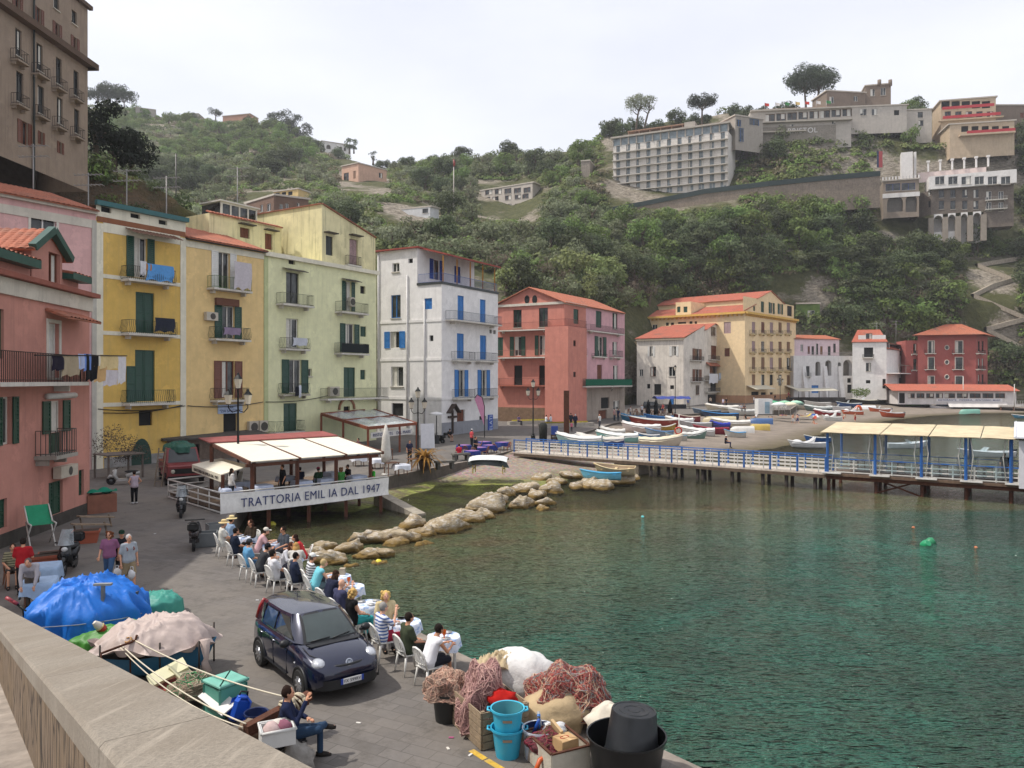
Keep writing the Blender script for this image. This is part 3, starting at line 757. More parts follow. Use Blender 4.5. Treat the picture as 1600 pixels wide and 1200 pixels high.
t=house('pale pink house with white corner pilaster standing behind the salmon pink house','house',[(f,[((48,338,88,362),'pwt')])],.5,zt,LPK,fp,[1,2,3])
band(t,f,0,zt-1.15,f.L,zt-.55,.06);band(t,f,0,zt-.12,f.L,zt+.1,.3)
w1=f.uv(143,400)[0];band(t,f,w1,.6,f.L,zt-.56,.09,plaster('b7b3a8',.5),'pilaster')
mb=MB();tiles(mb,f.pt(0,zt+.12,.5),f.pt(f.L,zt+.12,.5),f.pt(f.L,zt+2.2,-6),f.pt(0,zt+2.2,-6));tiles(mb,f.pt(f.L,zt+.12,-12.3),f.pt(0,zt+.12,-12.3),f.pt(0,zt+2.2,-6),f.pt(f.L,zt+2.2,-6));mb.build('roof',t,True)
a,b=RL(150),RL(290);f=Fac(a,b);fp=back_of(a,b,12);zt=f.uv(220,333)[1];FY=f;zA=zt;zt=f.uv(220,352)[1]
t=house('yellow house with dark green shutters and a teal roof edge beside the salmon pink house','house',[(f,[((197,371,241,434),'og'),((212,457,241,521),'cg'),((211,547,242,627),'cg'),((217,642,238,665),'vk')])],.5,zt,YEL,fp,[1,2,3]);TY=t
WB=plaster('dcd6c2',.3)
for(y0,y1,n)in((327,341,'attic_band'),(350,358,'cornice'),(435,441,'string_course'),(520,526,'string_course'),(628,634,'string_course')):
 if n=='attic_band':continue
 band(t,f,.05,f.uv(220,y1)[1],f.L-.05,f.uv(220,y0)[1],.05,WB if n!='cornice' else plaster('8a5a40',.3),n)
zc=f.uv(220,350)[1];mb=M_(WB);hs=[opening(t,f,r,'vk')for r in((158,323,174,332),(204,334,219,341),(248,344,261,351))];wall(mb,f,zt,zA,hs);q=f.pt;mb.quad(q(0,zA),q(f.L,zA),q(f.L,zA,-6),q(0,zA,-6));mb.quad(q(f.L,zt),q(f.L,zt,-6),q(f.L,zA,-6),q(f.L,zA));mb.build('attic',t,True);zt=zA
for w0,w1 in((0,.5),(f.L-.5,f.L)):band(t,f,w0,.6,w1,zc-.5,.07,WB,'pilaster')
band(t,f,.52,zc-1.1,f.L-.52,zc-.35,.04,WB,'frieze')
band(t,f,-.1,zt-.05,f.L+.1,zt+.3,.35,paint('1f5a5c'),'gutter')
balc(t,f,194,274,439,1.,1.1,'3a3a30',True);balc(t,f,194,276,522,1.,1.1,'33403a',True);balc(t,f,195,273,630,1.,1.1,'1e3a35',True)
mb=M_(metal('6b4a38',.7,.2));q=f.rect((195,362,271,373));mb.grid(40,2,lambda u,v:f.pt(q[0]+(q[2]-q[0])*u,q[3]-.5*v+.04*sin(u*90),.02+1.3*v));mb.build('canopy',t,True)
r=f.rect((197,572,212,628));mb=MB();louvre(mb,f,r[0],r[1],r[2],r[3],.05,paint(COLS['g']));mb.build('shutter',t,True)
mb=M_(stone('8d8b88',.5));f.box(mb,.6,.6,f.uv(262,720)[0],f.uv(200,712)[1],.003,.02);mb.build('bare_plaster',t,True)
a,b=RL(290.3),RL(412);f=Fac(a,b);fp=back_of(a,b,12);zt=f.uv(350,384)[1]
t=house('tan house with a white sheet on its top balcony between the yellow and green houses','house',[(f,[((330,394,369,452),'ow'),((335,478,377,529),'og'),((334,564,378,622),'or'),((349,642,371,690),'vk')])],.5,zt,TAN,fp,[1,2,3]);FT=f
band(t,f,0,zt-.6,f.L,zt-.1,.06,WB);band(t,f,-.05,zt-.02,f.L+.05,zt+.16,.5,metal('2e2a28',.6,.3),'gutter')
mb=MB();tiles(mb,f.pt(-.1,zt+.1,.55),f.pt(f.L+.1,zt+.1,.55),f.pt(f.L+.1,zt+2.,-5),f.pt(-.1,zt+2.6,-7));mb.build('roof',t,True)
balc(t,f,328,393,452,1.,1.,'4c6a34',False);balc(t,f,331,391,530,1.,1.,'1f3d33',True);balc(t,f,333,389,625,1.,1.,'2a2420',True)
mb=M_(cloth('6b4a3c'));q=f.rect((335,467,370,478));f.box(mb,q[0],q[1],q[2],q[3],.03,.35);mb.build('rolled_awning',t,True)
a,b=RL(412.3),RL(588);f=Fac(a,b);fp=back_of(a,b,14);zt=f.uv(500,409)[1];FG=f
t=house('pale green house with white balconies and dark green shutters left of the white house','house',[(f,[((447,426,467,474),'pk'),((534,440,554,486),'og'),((447,498,466,543),'pw'),((531,506,561,550),'og'),((440,562,481,614),'og'),((537,574,555,620),'cg'),((443,630,464,674),'cg'),((563,447,571,459),'vk'),((451,405,461,413),'vk'),((563,510,572,526),'cg'),((563,578,571,593),'cg'),((537,635,547,644),'vk'),((482,576,487,588),'pw')])],.5,zt,GRN,fp,[1,2,3])
band(t,f,0,zt-.35,f.L+.2,zt+.05,.3,WB);band(t,f,0,.6,.45,zt-.36,.06,plaster('b9be90',.3),'pilaster')
balc(t,f,436,490,476,1.,1.,'55584a');balc(t,f,528,575,488,1.,1.,'55584a');balc(t,f,441,484,545,1.,.9,'44463c',True);balc(t,f,527,576,552,1.,1.,'2c302c',False,'23282a');balc(t,f,438,484,616,1.,.7,'2f332c',True,None,None,'a8a294');balc(t,f,505,606,622,1.,1.1,'4a4f46');balc(t,f,424,475,675,1.,1.1,'33423a',True)
mb=M_(mat('9c6f52',.9,.2));q=f.uv(541,632);mb.tube([f.pt(q[0]+1.1*cos(x),q[1]-.5+1.1*sin(x),.1)for x in[pi*i/8 for i in range(9)]],.13,5);mb.build('arch_trim',t,True)
for(x,y)in((442,420),(480,424),(533,436),(558,438)):
 pass
for(x0,x1,y)in((441,474,421),(533,558,437)):
 q=f.rect((x0,y-1,x1,y+1));mb=M_(metal('4a443c',.7,.3));p=f.pt;mb.quad(p(q[0],q[3],.02),p(q[0],q[1]-.1,.7),p(q[2],q[1]-.1,.7),p(q[2],q[3],.02));f.box(mb,q[0],q[1]-.16,q[2],q[1]-.1,.66,.72);mb.build('window_canopy',t,True)
zr=zt;c0=ray_on(base-f.n*.35,DR,503);c1=ray_on(base-f.n*.35,DR,586.5);f2=Fac(c0,c1);zl=f2.uv(503,319)[1];zr_=f2.uv(586,372)[1]
lb=c0-f2.n*9.5;f3=Fac(lb,c0)
t2=thing('rooftop_block','cream stained rooftop storey with a sloping roof edge above the green house','house',(c0.x,c0.y,zr),0);mb=M_(CRM)
hs=[opening(t2,f2,(509,369,520,399),'cd'),opening(t2,f2,(546,374,559,414),'xp')]
wall(mb,f2,zr,zr_,hs);mb.add([f2.pt(0,zr_),f2.pt(f2.L,zr_),f2.pt(0,zl)],[(0,1,2)])
wall(mb,f3,zr,zl,[]);q=f2.pt;mb.quad(q(0,zl),q(f2.L,zr_),q(f2.L,zr_,-9.5),q(0,zl,-9.5));mb.quad(q(f2.L,zr),q(f2.L,zr,-9.5),q(f2.L,zr_,-9.5),q(f2.L,zr_));mb.quad(q(0,zr,-9.5),q(f2.L,zr,-9.5),q(f2.L,zr_,-9.5),q(0,zl,-9.5));mb.build('wall',t2,True)
mb=M_(mat('8a5540',.9,.3));mb.bar(f3.pt(0,zl+.06),f3.pt(f3.L,zl+.06),.3,.12);mb.bar(q(0,zl+.06),q(f2.L,zr_+.06),.3,.12);mb.build('roof_edge',t2,True)
for(x0,x1,y)in((506,523,364),(545,562,368)):
 rr=f2.rect((x0,y-1,x1,y+1));mb=M_(metal('4a443c',.7,.3));f2.box(mb,rr[0],rr[1],rr[2],rr[1]+.1,.01,.6);mb.build('window_canopy',t2,True)
balc(t2,f2,541,565,414,.9,.5,'4a443c')
d0=ray_on(base-f.n*5,DR,327);d1=ray_on(base-f.n*5,DR,440);f4=Fac(d0,d1);zl=f4.uv(380,344)[1]
t3=house('cream rooftop storey with a tiled parapet behind the tan house roof','house',[(f4,[((375,356,390,372),'xr'),((414,365,426,390),'xr')])],zt-1.5,zl,CRM,back_of(d0,d1,6),[1,2,3],'rooftop_block')
mb=MB();tiles(mb,f4.pt(0,zl+.05,.25),f4.pt(f4.L,zl+.05,.25),f4.pt(f4.L,zl+.3,-.5),f4.pt(0,zl+.3,-.5));mb.build('parapet_tiles',t3,True)
for(x0,x1,y)in((372,395,351),(412,431,360)):
 rr=f4.rect((x0,y-1,x1,y+1));mb=M_(metal('4a443c',.7,.3));f4.box(mb,rr[0],rr[1],rr[2],rr[1]+.1,.01,.6);mb.build('window_canopy',t3,True)
e0=ray_on(base-f.n*8.5,DR,346);e1=ray_on(base-f.n*8.5,DR,400);f5=Fac(e0,e1);za,zb=zl,f5.uv(372,322)[1]
t4=thing('roof_veranda','white framed glass veranda on the cream rooftop','veranda',(e0.x,e0.y,za));mb=M_(paint('bdb9b2'))
for k in range(5):f5.box(mb,f5.L*k/4-.08,za,f5.L*k/4+.08,zb,-.08,.08)
for zz in(zb,za+.1):f5.box(mb,-.1,zz-.1,f5.L+.1,zz+.08,-.081,.081)
f5.box(mb,-.3,zb+.08,f5.L+.3,zb+.22,-3,.3);mb.build('frame',t4,True)
mb=M_(GLASS);mb.quad(f5.pt(0,za),f5.pt(f5.L,za),f5.pt(f5.L,zb),f5.pt(0,zb));mb.quad(f5.pt(0,za),f5.pt(0,zb),f5.pt(0,zb,-3),f5.pt(0,za,-3));mb.build('panes',t4,True)
PNK=plaster('bd8577',.4,'906a5f')
b=P(140,802).xy;a=V((b.x+.115*16.5,b.y-16.5));f=Fac(a,b);FP=f
wtop=f.uv(140,463)[1];fp=[a,b,b+V((-13,-1)),a+V((-13,-1))]
t=house('salmon pink house with a long laundry balcony at the left of the quay','house',[(f,[((-14,482,6,560),'cg'),((75,505,92,590),'pwt'),((-8,620,27,695),'og'),((65,626,108,676),'og'),((76,676,96,712),'cg'),((76,752,98,804),'cg'),((123,734,131,774),'cg'),((-12,781,11,827),'cg')])],.9,wtop,PNK,fp,[1,2,3]);TP=t
band(t,f,0,wtop-.75,f.L+.1,wtop-.1,.12,plaster('c4bcae',.4));band(t,f,-.1,wtop-.08,f.L+.3,wtop+.12,.4,plaster('8d5548',.3),'gutter')
band(t,f,0,.92,f.L,1.55,.03,stone('4a4540',.3),'plinth')
balc(t,f,-30,133,597,1.15,1.15,'33231f',False,None,None,'c9c2b8',.13);balc(t,f,68,117,711,1.05,.9,'4a4642',False,None,None,'9a948a')
m0,m1=f.uv(61,400)[0],f.uv(108,420)[0];zE=wtop+2.2;za=f.uv(90,365)[1];zs=f.uv(108,400)[1]
at_=M_(PNK);f2=Fac(f.pt(m0,0,-.3).xy,f.pt(m1,0,-.3).xy);hs=[opening(t,f2,(76,395,94,446),'pr')]
wall(at_,f2,wtop,zs,hs);mid=f2.L/2;at_.add([f2.pt(0,zs),f2.pt(f2.L,zs),f2.pt(mid,za)],[(0,1,2)])
for w_ in(0,f2.L):at_.quad(f2.pt(w_,wtop),f2.pt(w_,wtop,-4),f2.pt(w_,zs,-4),f2.pt(w_,zs))
at_.build('dormer',t,True)
TL=paint('1f4a40');mb=M_(TL)
for(w0,z0_,w1,z1_)in((-.35,zs-.25,mid,za),(mid,za,f2.L+.35,zs-.25)):mb.bar(f2.pt(w0,z0_+.12,.22),f2.pt(w1,z1_+.12,.22),.3,.3)
mb.build('bargeboard',t,True)
mb=MB();tiles(mb,f2.pt(-.4,zs-.2,.3),f2.pt(-.4,zs-.2,-5),f2.pt(mid,za+.12,-5),f2.pt(mid,za+.12,.3));tiles(mb,f2.pt(f2.L+.4,zs-.2,-5),f2.pt(f2.L+.4,zs-.2,.3),f2.pt(mid,za+.12,.3),f2.pt(mid,za+.12,-5));mb.build('dormer_roof',t,True)
mb=M_(PNK);ze=f.uv(30,412)[1]
f.box(mb,0,wtop+.13,m0-.02,ze,-6,-.35);ze2=f.uv(125,440)[1];f.box(mb,m1+.02,wtop+.13,f.L-.4,ze2,-6,-.35);mb.build('attic_wall',t,True)
mb=M_(TL);f.box(mb,-.2,ze,m0-.1,ze+.35,-.4,.15);f.box(mb,m1+.1,ze2,f.L-.1,ze2+.3,-.4,.15);mb.build('eaves_board',t,True)
mb=MB();tiles(mb,f.pt(-.2,ze+.36,.15),f.pt(m0-.1,ze+.36,.15),f.pt(m0-.1,ze+1.7,-5),f.pt(-.2,ze+1.7,-5));tiles(mb,f.pt(m1+.1,ze2+.31,.15),f.pt(f.L-.1,ze2+.31,.15),f.pt(f.L-.3,ze2+1.1,-5),f.pt(m1+.1,ze2+1.1,-5));mb.build('roof',t,True)
mb=MB();q=f.rect((70,487,124,503));tiles(mb,f.pt(q[0],q[1]+.1,1.),f.pt(q[2],q[1]+.1,1.),f.pt(q[2],q[3],.02),f.pt(q[0],q[3],.02));mb.build('window_canopy',t,True)
mb=M_(paint('c9c6c0'));q=f.rect((68,614,112,623));mb.tube([f.pt(q[0],(q[1]+q[3])/2,.15),f.pt(q[2],(q[1]+q[3])/2,.15)],.13,8);mb.build('rolled_awning',t,True)
WHT=plaster('e0dddb',.2,'aaa7a3');B0=P(690,684.5).xy;dr,dl=V((.575,1)),V((-1.8,1))
C0=ray_on(B0,dr,778);A0=ray_on(B0,dl,590);fl,fr=Fac(A0,B0),Fac(B0,C0);D0=A0+(C0-B0)
zt=fr.uv(735,449)[1]
t=house('tall white house with bright blue shutters and a roof terrace in the centre','house',[(fl,[((611,461,626,497),'pb'),((663,466,675,483),'cb'),((601,518,633,544),'ob'),((671,524,677,533),'vw'),((611,573,630,604),'pw'),((612,630,630,650),'vk')]),(fr,[((715,462,725,500),'cb'),((750,468,759,504),'cb'),((714,521,725,561),'cb'),((750,524,760,562),'cb'),((710,578,731,620),'ob'),((746,578,765,619),'ob'),((714,640,726,685),'xr'),((765,515,769,521),'vw'),((771,516,775,522),'vw'),((749,650,760,682),'vk')])],.6,zt,WHT,[A0,B0,C0,D0],[2,3]);TW=t
for z in(fr.uv(690,561)[1],fr.uv(690,623)[1],fr.uv(690,500)[1]):
 band(t,fr,0,z-.15,fr.L,z+.15,.07,WHT,'string_course');band(t,fl,0,z-.15,fl.L,z+.15,.07,WHT,'string_course')
band(t,fr,0,.65,fr.L,2.7,.02,plaster('8e9096',.4),'plinth')
balc(t,fr,701,783,503,1.,1.2,'4c5666');balc(t,fr,709,742,563,1.,.9,'33383c');balc(t,fr,745,777,564,1.,.9,'33383c');balc(t,fr,710,742,622,1.,.9,'33383c');balc(t,fr,745,777,620,1.,.9,'33383c')
for px,yt in((592,395),(637,430),(664,470)):
 w_=fl.uv(px,500)[0];mb=M_(paint('c4c2c0'));mb.tube([fl.pt(w_,fl.uv(px,yt)[1],.12),fl.pt(w_,2.,.12)],.09,6);mb.build('drainpipe',t,True)
wp=fl.uv(652,400)[0];zp=fl.uv(620,391)[1];fpn=Fac(fl.pt(wp,0).xy,(fl.pt(wp,0).xy+(C0-B0)*.98));mb=M_(WHT)
flu=Fac(A0,fl.pt(wp,0).xy);hs=[opening(t,flu,(613,411,624,425),'pw'),opening(t,flu,(638,404,645,411),'vw')];wall(mb,flu,zt,zp,hs)
hs=[opening(t,fpn,(671,406,692,437),'oB'),opening(t,fpn,(710,416,720,442),'cB')];wall(mb,fpn,zt,zp,hs)
q=[flu.pt(0,zp),flu.pt(flu.L,zp),fpn.pt(fpn.L,zp),V((D0.x,D0.y,zp))];mb.poly(q);mb.build('penthouse_wall',t,True)
mb=M_(mat('8e3b30',.7,.2,name='red_roof'));fo=wp+1.0;
mb.hexa([flu.pt(-.3,zp,.4),flu.pt(flu.L+.4,zp,.4),fpn.pt(fpn.L,zp,.2),V((D0.x,D0.y,zp))],[flu.pt(-.3,zp+.16,.4),flu.pt(flu.L+.4,zp+.16,.4),fpn.pt(fpn.L,zp+.16,.2),V((D0.x,D0.y,zp+.16))])
tw=fl.L-wp;zo=fr.uv(740,410)[1]
mb.hexa([fpn.pt(.5,zp-.05,.2),fpn.pt(.5,zo,tw+.4),fpn.pt(fpn.L+.4,zo,tw+.4),fpn.pt(fpn.L+.4,zp-.05,.2)],[fpn.pt(.5,zp+.1,.2),fpn.pt(.5,zo+.18,tw+.4),fpn.pt(fpn.L+.4,zo+.18,tw+.4),fpn.pt(fpn.L+.4,zp+.1,.2)]);mb.build('roof',t,True)
for k in range(5):
 mb=M_(wood('a8762e'));w_=.7+(fpn.L-.8)*k/4;mb.bar(fpn.pt(w_,zt,tw-.25),fpn.pt(w_,zo+.02,tw-.25),.16);mb.build('canopy_post',t,True)
mb=MB();rails(mb,[fl.pt(wp+.1,zt,-.1),fl.pt(fl.L-.1,zt,-.1),fr.pt(fr.L-.1,zt,-.1)],1.05,metal('3a5a9a',.5,.3),.16);mb.build('terrace_railing',t,True)
band(t,fr,-.05,zt-.22,fr.L+.05,zt+.05,.12,paint('33383a'),'terrace_edge');band(t,fl,wp,zt-.22,fl.L+.05,zt+.05,.12,paint('33383a'),'terrace_edge')
RED,PIK=plaster('c07f70',.36,'966056'),plaster('cda0a5',.45,'9a7c80');B1=P(882,662,1.45).xy;dr,dl=V((.62,1)),V((-1.75,1));A1=ray_on(B1,dl,772);M1=ray_on(B1,dr,915.5);C1=ray_on(B1,dr,976)
fl,fr,fk=Fac(A1,B1),Fac(B1,M1),Fac(M1,C1);zt=fl.uv(840,476)[1];fk.top=zt;FR=fl
t=house('coral red house with a gable and green shutters joined to a pink wing','house',[(fl,[((802,484,815,512),'pg'),((842,481,856,511),'pg'),((797,526,821,556),'og'),((776,527,786,556),'cg'),((836,524,858,555),'og'),((803,571,816,602),'vk'),((842,571,856,602),'vk'),((815,640,826,648),'cg')]),(fr,[((896,483,904,506),'cg'),((896,530,899,541),'vw'),((909,525,913,555),'cg'),((892,623,905,640),'cr')])],.8,zt,RED,[A1,B1,C1,A1+(C1-B1)],[2,3]);TR=t
mb=M_(PIK);hs=[opening(t,fk,r,k)for r,k in(((931,486,940,512),'cg'),((957,489,965,514),'pg'),((929,526,947,557),'og'),((957,534,965,555),'pw'),((933,570,941,602),'xr'),((958,571,966,602),'pw'),((0,0,0,0),None))if k]
zw=fk.uv(940,606)[1];wall(mb,fk,zw,fk.top,hs);mb.build('pink_wing',t,True)
mb=M_(plaster('a3968a',.7));hs=[opening(t,fk,r,k)for r,k in(((939,621,952,638),'vk'),((935,641,948,661),'xr'),((958,626,968,640),'pw'))];wall(mb,fk,.8,zw,hs);mb.build('bare_lower_wall',t,True)
band(t,fl,0,zt-.1,fl.L+.1,zt+.25,.22);band(t,fr,0,zt-.1,fr.L,zt+.25,.22)
STN=stone('7d6653',.5);band(t,fl,0,.85,fl.L,fl.uv(830,637)[1],.06,STN,'stone_base');band(t,fr,0,.85,fr.L,fl.uv(830,637)[1],.06,STN,'stone_base')
mb=M_(RED);wa,wb=fl.uv(857,600)[0],fr.uv(906,600)[0];ztw=fl.uv(870,511)[1]
ft=[fl.pt(wa,0,1.1).xy,None,fr.pt(wb,0,1.1).xy];ft[1]=fl.pt(fl.L,0,1.1).xy+fr.n*1.1
for i in(0,1):
 g=Fac(ft[i],ft[i+1]);hs=[]
 if i==1:hs=[opening(t,g,(896,532,900,541),'vw'),opening(t,g,(896,581,900,589),'vw')]
 wall(mb,g,.8,ztw,hs,.15)
mb.poly([(ft[0].x,ft[0].y,ztw),(ft[1].x,ft[1].y,ztw),(ft[2].x,ft[2].y,ztw),fr.pt(wb,ztw),fl.pt(fl.L,ztw),fl.pt(wa,ztw)])
mb.quad(fl.pt(wa,.8),(ft[0].x,ft[0].y,.8),(ft[0].x,ft[0].y,ztw),fl.pt(wa,ztw));mb.quad((ft[2].x,ft[2].y,.8),fr.pt(wb,.8),fr.pt(wb,ztw),(ft[2].x,ft[2].y,ztw));mb.build('stair_tower',t,True)
mb=MB();rails(mb,[(ft[0].x,ft[0].y,ztw),(ft[1].x,ft[1].y,ztw),(ft[2].x,ft[2].y,ztw)],1.,metal('7d4a40',.6,.3),.18);mb.build('railing',t,True)
balc(t,fl,778,856,515,1.,1.,'7d4a40');balc(t,fl,778,856,558,1.,1.,'8d5548');balc(t,fl,778,856,602,1.,1.,'4a3430',False,None,None,'a0604f');balc(t,fk,918,975,519,.9,.8,'5a4a4a');balc(t,fk,926,949,557,.4,.5,'1f3d33');balc(t,fk,955,973,558,1.,.9,'4a4a4a');balc(t,fr,907,917,555,1.,.8,'4a3430');balc(t,fk,906,986,603,1.05,1.6,'3a3f3c',False,'1a5a45')
ap=fl.uv(828,450);zg=ap[1];mb=M_(RED);mb.add([fl.pt(0,zt),fl.pt(fl.L,zt),fl.pt(ap[0],zg)],[(0,1,2)]);mb.mat(DARK)
for x in(823.5,835.5):
 q=fl.uv(x,468);mb.poly([fl.pt(q[0]+.42*cos(i*.52),q[1]+.62*sin(i*.52),.02)for i in range(12)])
mb.build('gable',t,True)
bk=(C1-B1);bk3=V((bk.x,bk.y,0));mb=MB();e=.45
tiles(mb,fl.pt(fl.L+.4,zt+.05,e),fl.pt(fl.L+.4,zt+.05,e)+bk3,fl.pt(ap[0],zg+.1,e)+bk3,fl.pt(ap[0],zg+.1,e));tiles(mb,fl.pt(-.4,zt+.05,e)+bk3,fl.pt(-.4,zt+.05,e),fl.pt(ap[0],zg+.1,e),fl.pt(ap[0],zg+.1,e)+bk3);mb.build('roof',t,True)
WTH=plaster('d8cfc3',.6,'8a8278');B2=P(1068,636,1.85).xy;dr,dl=V((.62,1)),V((-1.8,1));A2=ray_on(B2,dl,995);C2=ray_on(B2,dr,1143);M2=ray_on(B2,dr,1101)
fl,fr=Fac(A2,B2),Fac(B2,C2);zt=fl.uv(1030,531)[1]
t=house('weathered white house with a blue door and red roof in front of the big yellow palazzo','house',[(fl,[((1012,541,1023,557),'ow'),((1046,541,1060,556),'ow'),((1016,573,1025,588),'pr'),((1045,573,1055,588),'pw'),((999,577,1005,588),'pw'),((1022,600,1033,617),'vk'),((1011,600,1016,607),'vk'),((1047,602,1053,608),'vk'),((1046,619,1053,634),'xb')]),(fr,[((1082,545,1096,563),'or'),((1111,540,1120,562),'xr'),((1082,577,1096,596),'or'),((1109,571,1123,585),'or'),((1087,602,1093,617),'pr'),((1110,598,1123,611),'vk'),((1106,616,1129,634),'vk')])],1.,zt,WTH,[A2,B2,C2,A2+(C2-B2)],[2,3]);TWH=t;FWH=fr
band(t,fl,-.1,zt-.1,fl.L+.1,zt+.3,.4,plaster('b5a893',.5))
balc(t,fr,1080,1100,563,.9,.8,'33302c');balc(t,fr,1109,1127,562,.9,.9,'33302c');balc(t,fr,1081,1099,596,.9,.8,'33302c');balc(t,fr,1103,1134,594,.9,1.,'33302c');balc(t,fr,1103,1133,612,.9,1.,'2a2826')
mb=M_(WTH);wm_=fr.uv(1101,520)[0];zg=fr.uv(1116,506)[1];ze=fr.uv(1134,521)[1];z2=fr.uv(1098,508)[1]
mb.add([fr.pt(0,zt),fr.pt(wm_,zt),fr.pt(wm_,z2)],[(0,1,2)])
p=fr.pt;wg=fr.uv(1116,515)[0];mb.add([p(wm_,zt),p(fr.L,zt),p(fr.L,ze),p(wg,zg),p(wm_,ze)],[(0,1,2,3,4)]);mb.build('gable',t,True)
q=opening(t,Fac(fr.pt(0,0,.3).xy,fr.pt(fr.L,0,.3).xy),(1113,511,1119,525),'pr')
bk3=-V((fr.n.x,fr.n.y,0))*fl.L
mb=MB();tiles(mb,p(wm_-.3,ze-.1,.4),p(wm_-.3,ze-.1)+bk3,p(wg,zg+.1)+bk3,p(wg,zg+.1,.4),TILE2);tiles(mb,p(fr.L+.4,ze-.1)+bk3,p(fr.L+.4,ze-.1,.4),p(wg,zg+.1,.4),p(wg,zg+.1)+bk3,TILE2)
tiles(mb,fl.pt(-.4,zt+.35,.5),fl.pt(fl.L+.2,zt+.35,.5),fr.pt(wm_,z2+.15,.2),fr.pt(wm_,z2+.15)+bk3,TILE2);mb.build('roof',t,True)
mb=MB();q=fr.rect((1103,567,1132,571));tiles(mb,p(q[0],q[1]-.2,1.),p(q[2],q[1]-.2,1.),p(q[2],q[3],.02),p(q[0],q[3],.02));mb.build('balcony_canopy',t,True)
PAL=plaster('e3c9a0',.22,'bda886');B3=P(1164,631,2.05).xy;dl,dr=V((-1.22,1)),V((.87,1));A3=ray_on(B3,dl,976);C3=ray_on(B3,dr,1243.5);fl,fr=Fac(A3,B3),Fac(B3,C3);zt=fr.uv(1164,489)[1]
ops=[]
for(y0,y1),ks in(((503,520),('cp','cr','cp','cn','cp')),((533,549),('cp','pw','cp','cn','cn')),((558,577),('cn','cn','cp','cn','pk')),((585,602),('cn','pk','vk','pk','cn'))):
 for x,k in zip((1177.5,1192,1205.5,1219,1232),ks):ops.append(((x-2.7,y0+(x-1177)*.02,x+2.7,y1),k))
ops+=[((1174,612,1186,630),'vk'),((1189,613,1197,630),'vk'),((1203,613,1208,629),'vk')]
t=house('big yellow palazzo with a bracketed cornice and red roofs','palazzo',[(fl,[((1131,503,1142,521),'cp'),((997,509,1006,517),'cp'),((1019,507,1027,515),'pw'),((1040,504,1045,509),'vk'),((1048,504,1053,509),'vk'),((1059,503,1072,506),'vk'),((1077,502,1082,506),'vk'),((1085,502,1089,506),'vk'),((1132,544,1140,557),'cr')]),(fr,ops)],1.2,zt,PAL,[A3,B3,C3,A3+(C3-B3)],[2,3]);TPL=t;FPL=fr
for f in(fl,fr):
 band(t,f,-.3,zt-.15,f.L+.3,zt+.35,.75,plaster('d1a95c',.2));mb=M_(plaster('c79c50',.2))
 for k in range(int(f.L/1.1)):f.box(mb,.3+1.1*k,zt-.6,.6+1.1*k,zt-.16,.003,.5)
 mb.build('brackets',t,True)
 band(t,f,0,1.25,f.L,f.uv(1164,618)[1],.05,plaster('b58a6a',.4),'base_course')
for y in(522,551,580):
 for x in(1177.5,1192,1219,1232):balc(t,fr,x-5,x+5,y,.9,.7,'5a5248',False,None,None,'c9b487',.3,.03)
 balc(t,fr,1200,1211,y,.9,.9,'4a443c',False,None,None,'c9b487',.3,.03)
mb=M_(cloth('c9c1ad'))
for(x0,x1)in((1166,1198),(1226,1243)):
 q=fr.rect((x0,602,x1,608));mb.quad(fr.pt(q[0],q[3],.02),fr.pt(q[0],q[1],2.4),fr.pt(q[2],q[1],2.4),fr.pt(q[2],q[3],.02))
mb.build('shop_awnings',t,True)
bkv=C3-B3;za=fr.uv(1170,468)[1];at=M_(PAL);fa=Fac(fr.pt(.1,0,-.5).xy,fr.pt(fr.L-.1,0,-.5).xy);apx=fa.uv(1204,455);zg=apx[1]
hs=[opening(t,fa,r,k)for r,k in(((1189,471,1194,488),'cg'),((1201,473,1210,490),'og'),((1215,475,1223,491),'og'),((1230,478,1238,494),'vk'),((1177,478,1180,486),'cg'))]
wl,wr=fa.uv(1183,480)[0],fa.L;zL=fa.uv(1183,463)[1];zR=fa.uv(1243,472)[1]
wall(at,fa,zt,fa.uv(1200,470)[1],hs);zq=fa.uv(1200,470)[1]
at.add([fa.pt(wl,zq),fa.pt(fa.uv(1225,470)[0],zq),fa.pt(apx[0],zg)],[(0,1,2)])
back3=V((-fr.n.x,-fr.n.y,0))*(fl.L-3)
at.quad(fa.pt(wl,zt),fa.pt(wl,zq+.1),fa.pt(wl,zq+.1)+back3,fa.pt(wl,zt)+back3);at.build('attic',t,True)
mb=MB();tiles(mb,fa.pt(wl-.4,zq,.3),fa.pt(wl-.4,zq)+back3,fa.pt(apx[0],zg+.1)+back3,fa.pt(apx[0],zg+.1,.3),TILE2);e_=fa.uv(1225,470)[0];tiles(mb,fa.pt(e_+.3,zq)+back3,fa.pt(e_+.3,zq,.3),fa.pt(apx[0],zg+.1,.3),fa.pt(apx[0],zg+.1)+back3,TILE2)
zl1=zt+.38;zl2=fl.uv(1100,473)[1]
for(x0,x1)in((978,1053),(1079,1170)):
 w0,w1=fl.uv(x0,490)[0],min(fl.L-.2,fl.uv(x1,480)[0]);tiles(mb,fl.pt(w0,zl1,.2),fl.pt(w1,zl1,.2),fl.pt(w1,zl1+2.3,-wl*.97),fl.pt(w0,zl1+2.3,-wl*.97),TILE2)
mb.build('roof',t,True)
w0,w1=fl.uv(1054,485)[0],fl.uv(1078,485)[0];fd=Fac(fl.pt(w0,0,-.6).xy,fl.pt(w1,0,-.6).xy);mb=M_(PAL);hs=[opening(t,fd,(1058,479,1063,488),'cg'),opening(t,fd,(1068,479,1074,488),'cg')]
wall(mb,fd,zt+.36,fd.uv(1066,472)[1],hs);zz=fd.uv(1066,472)[1]
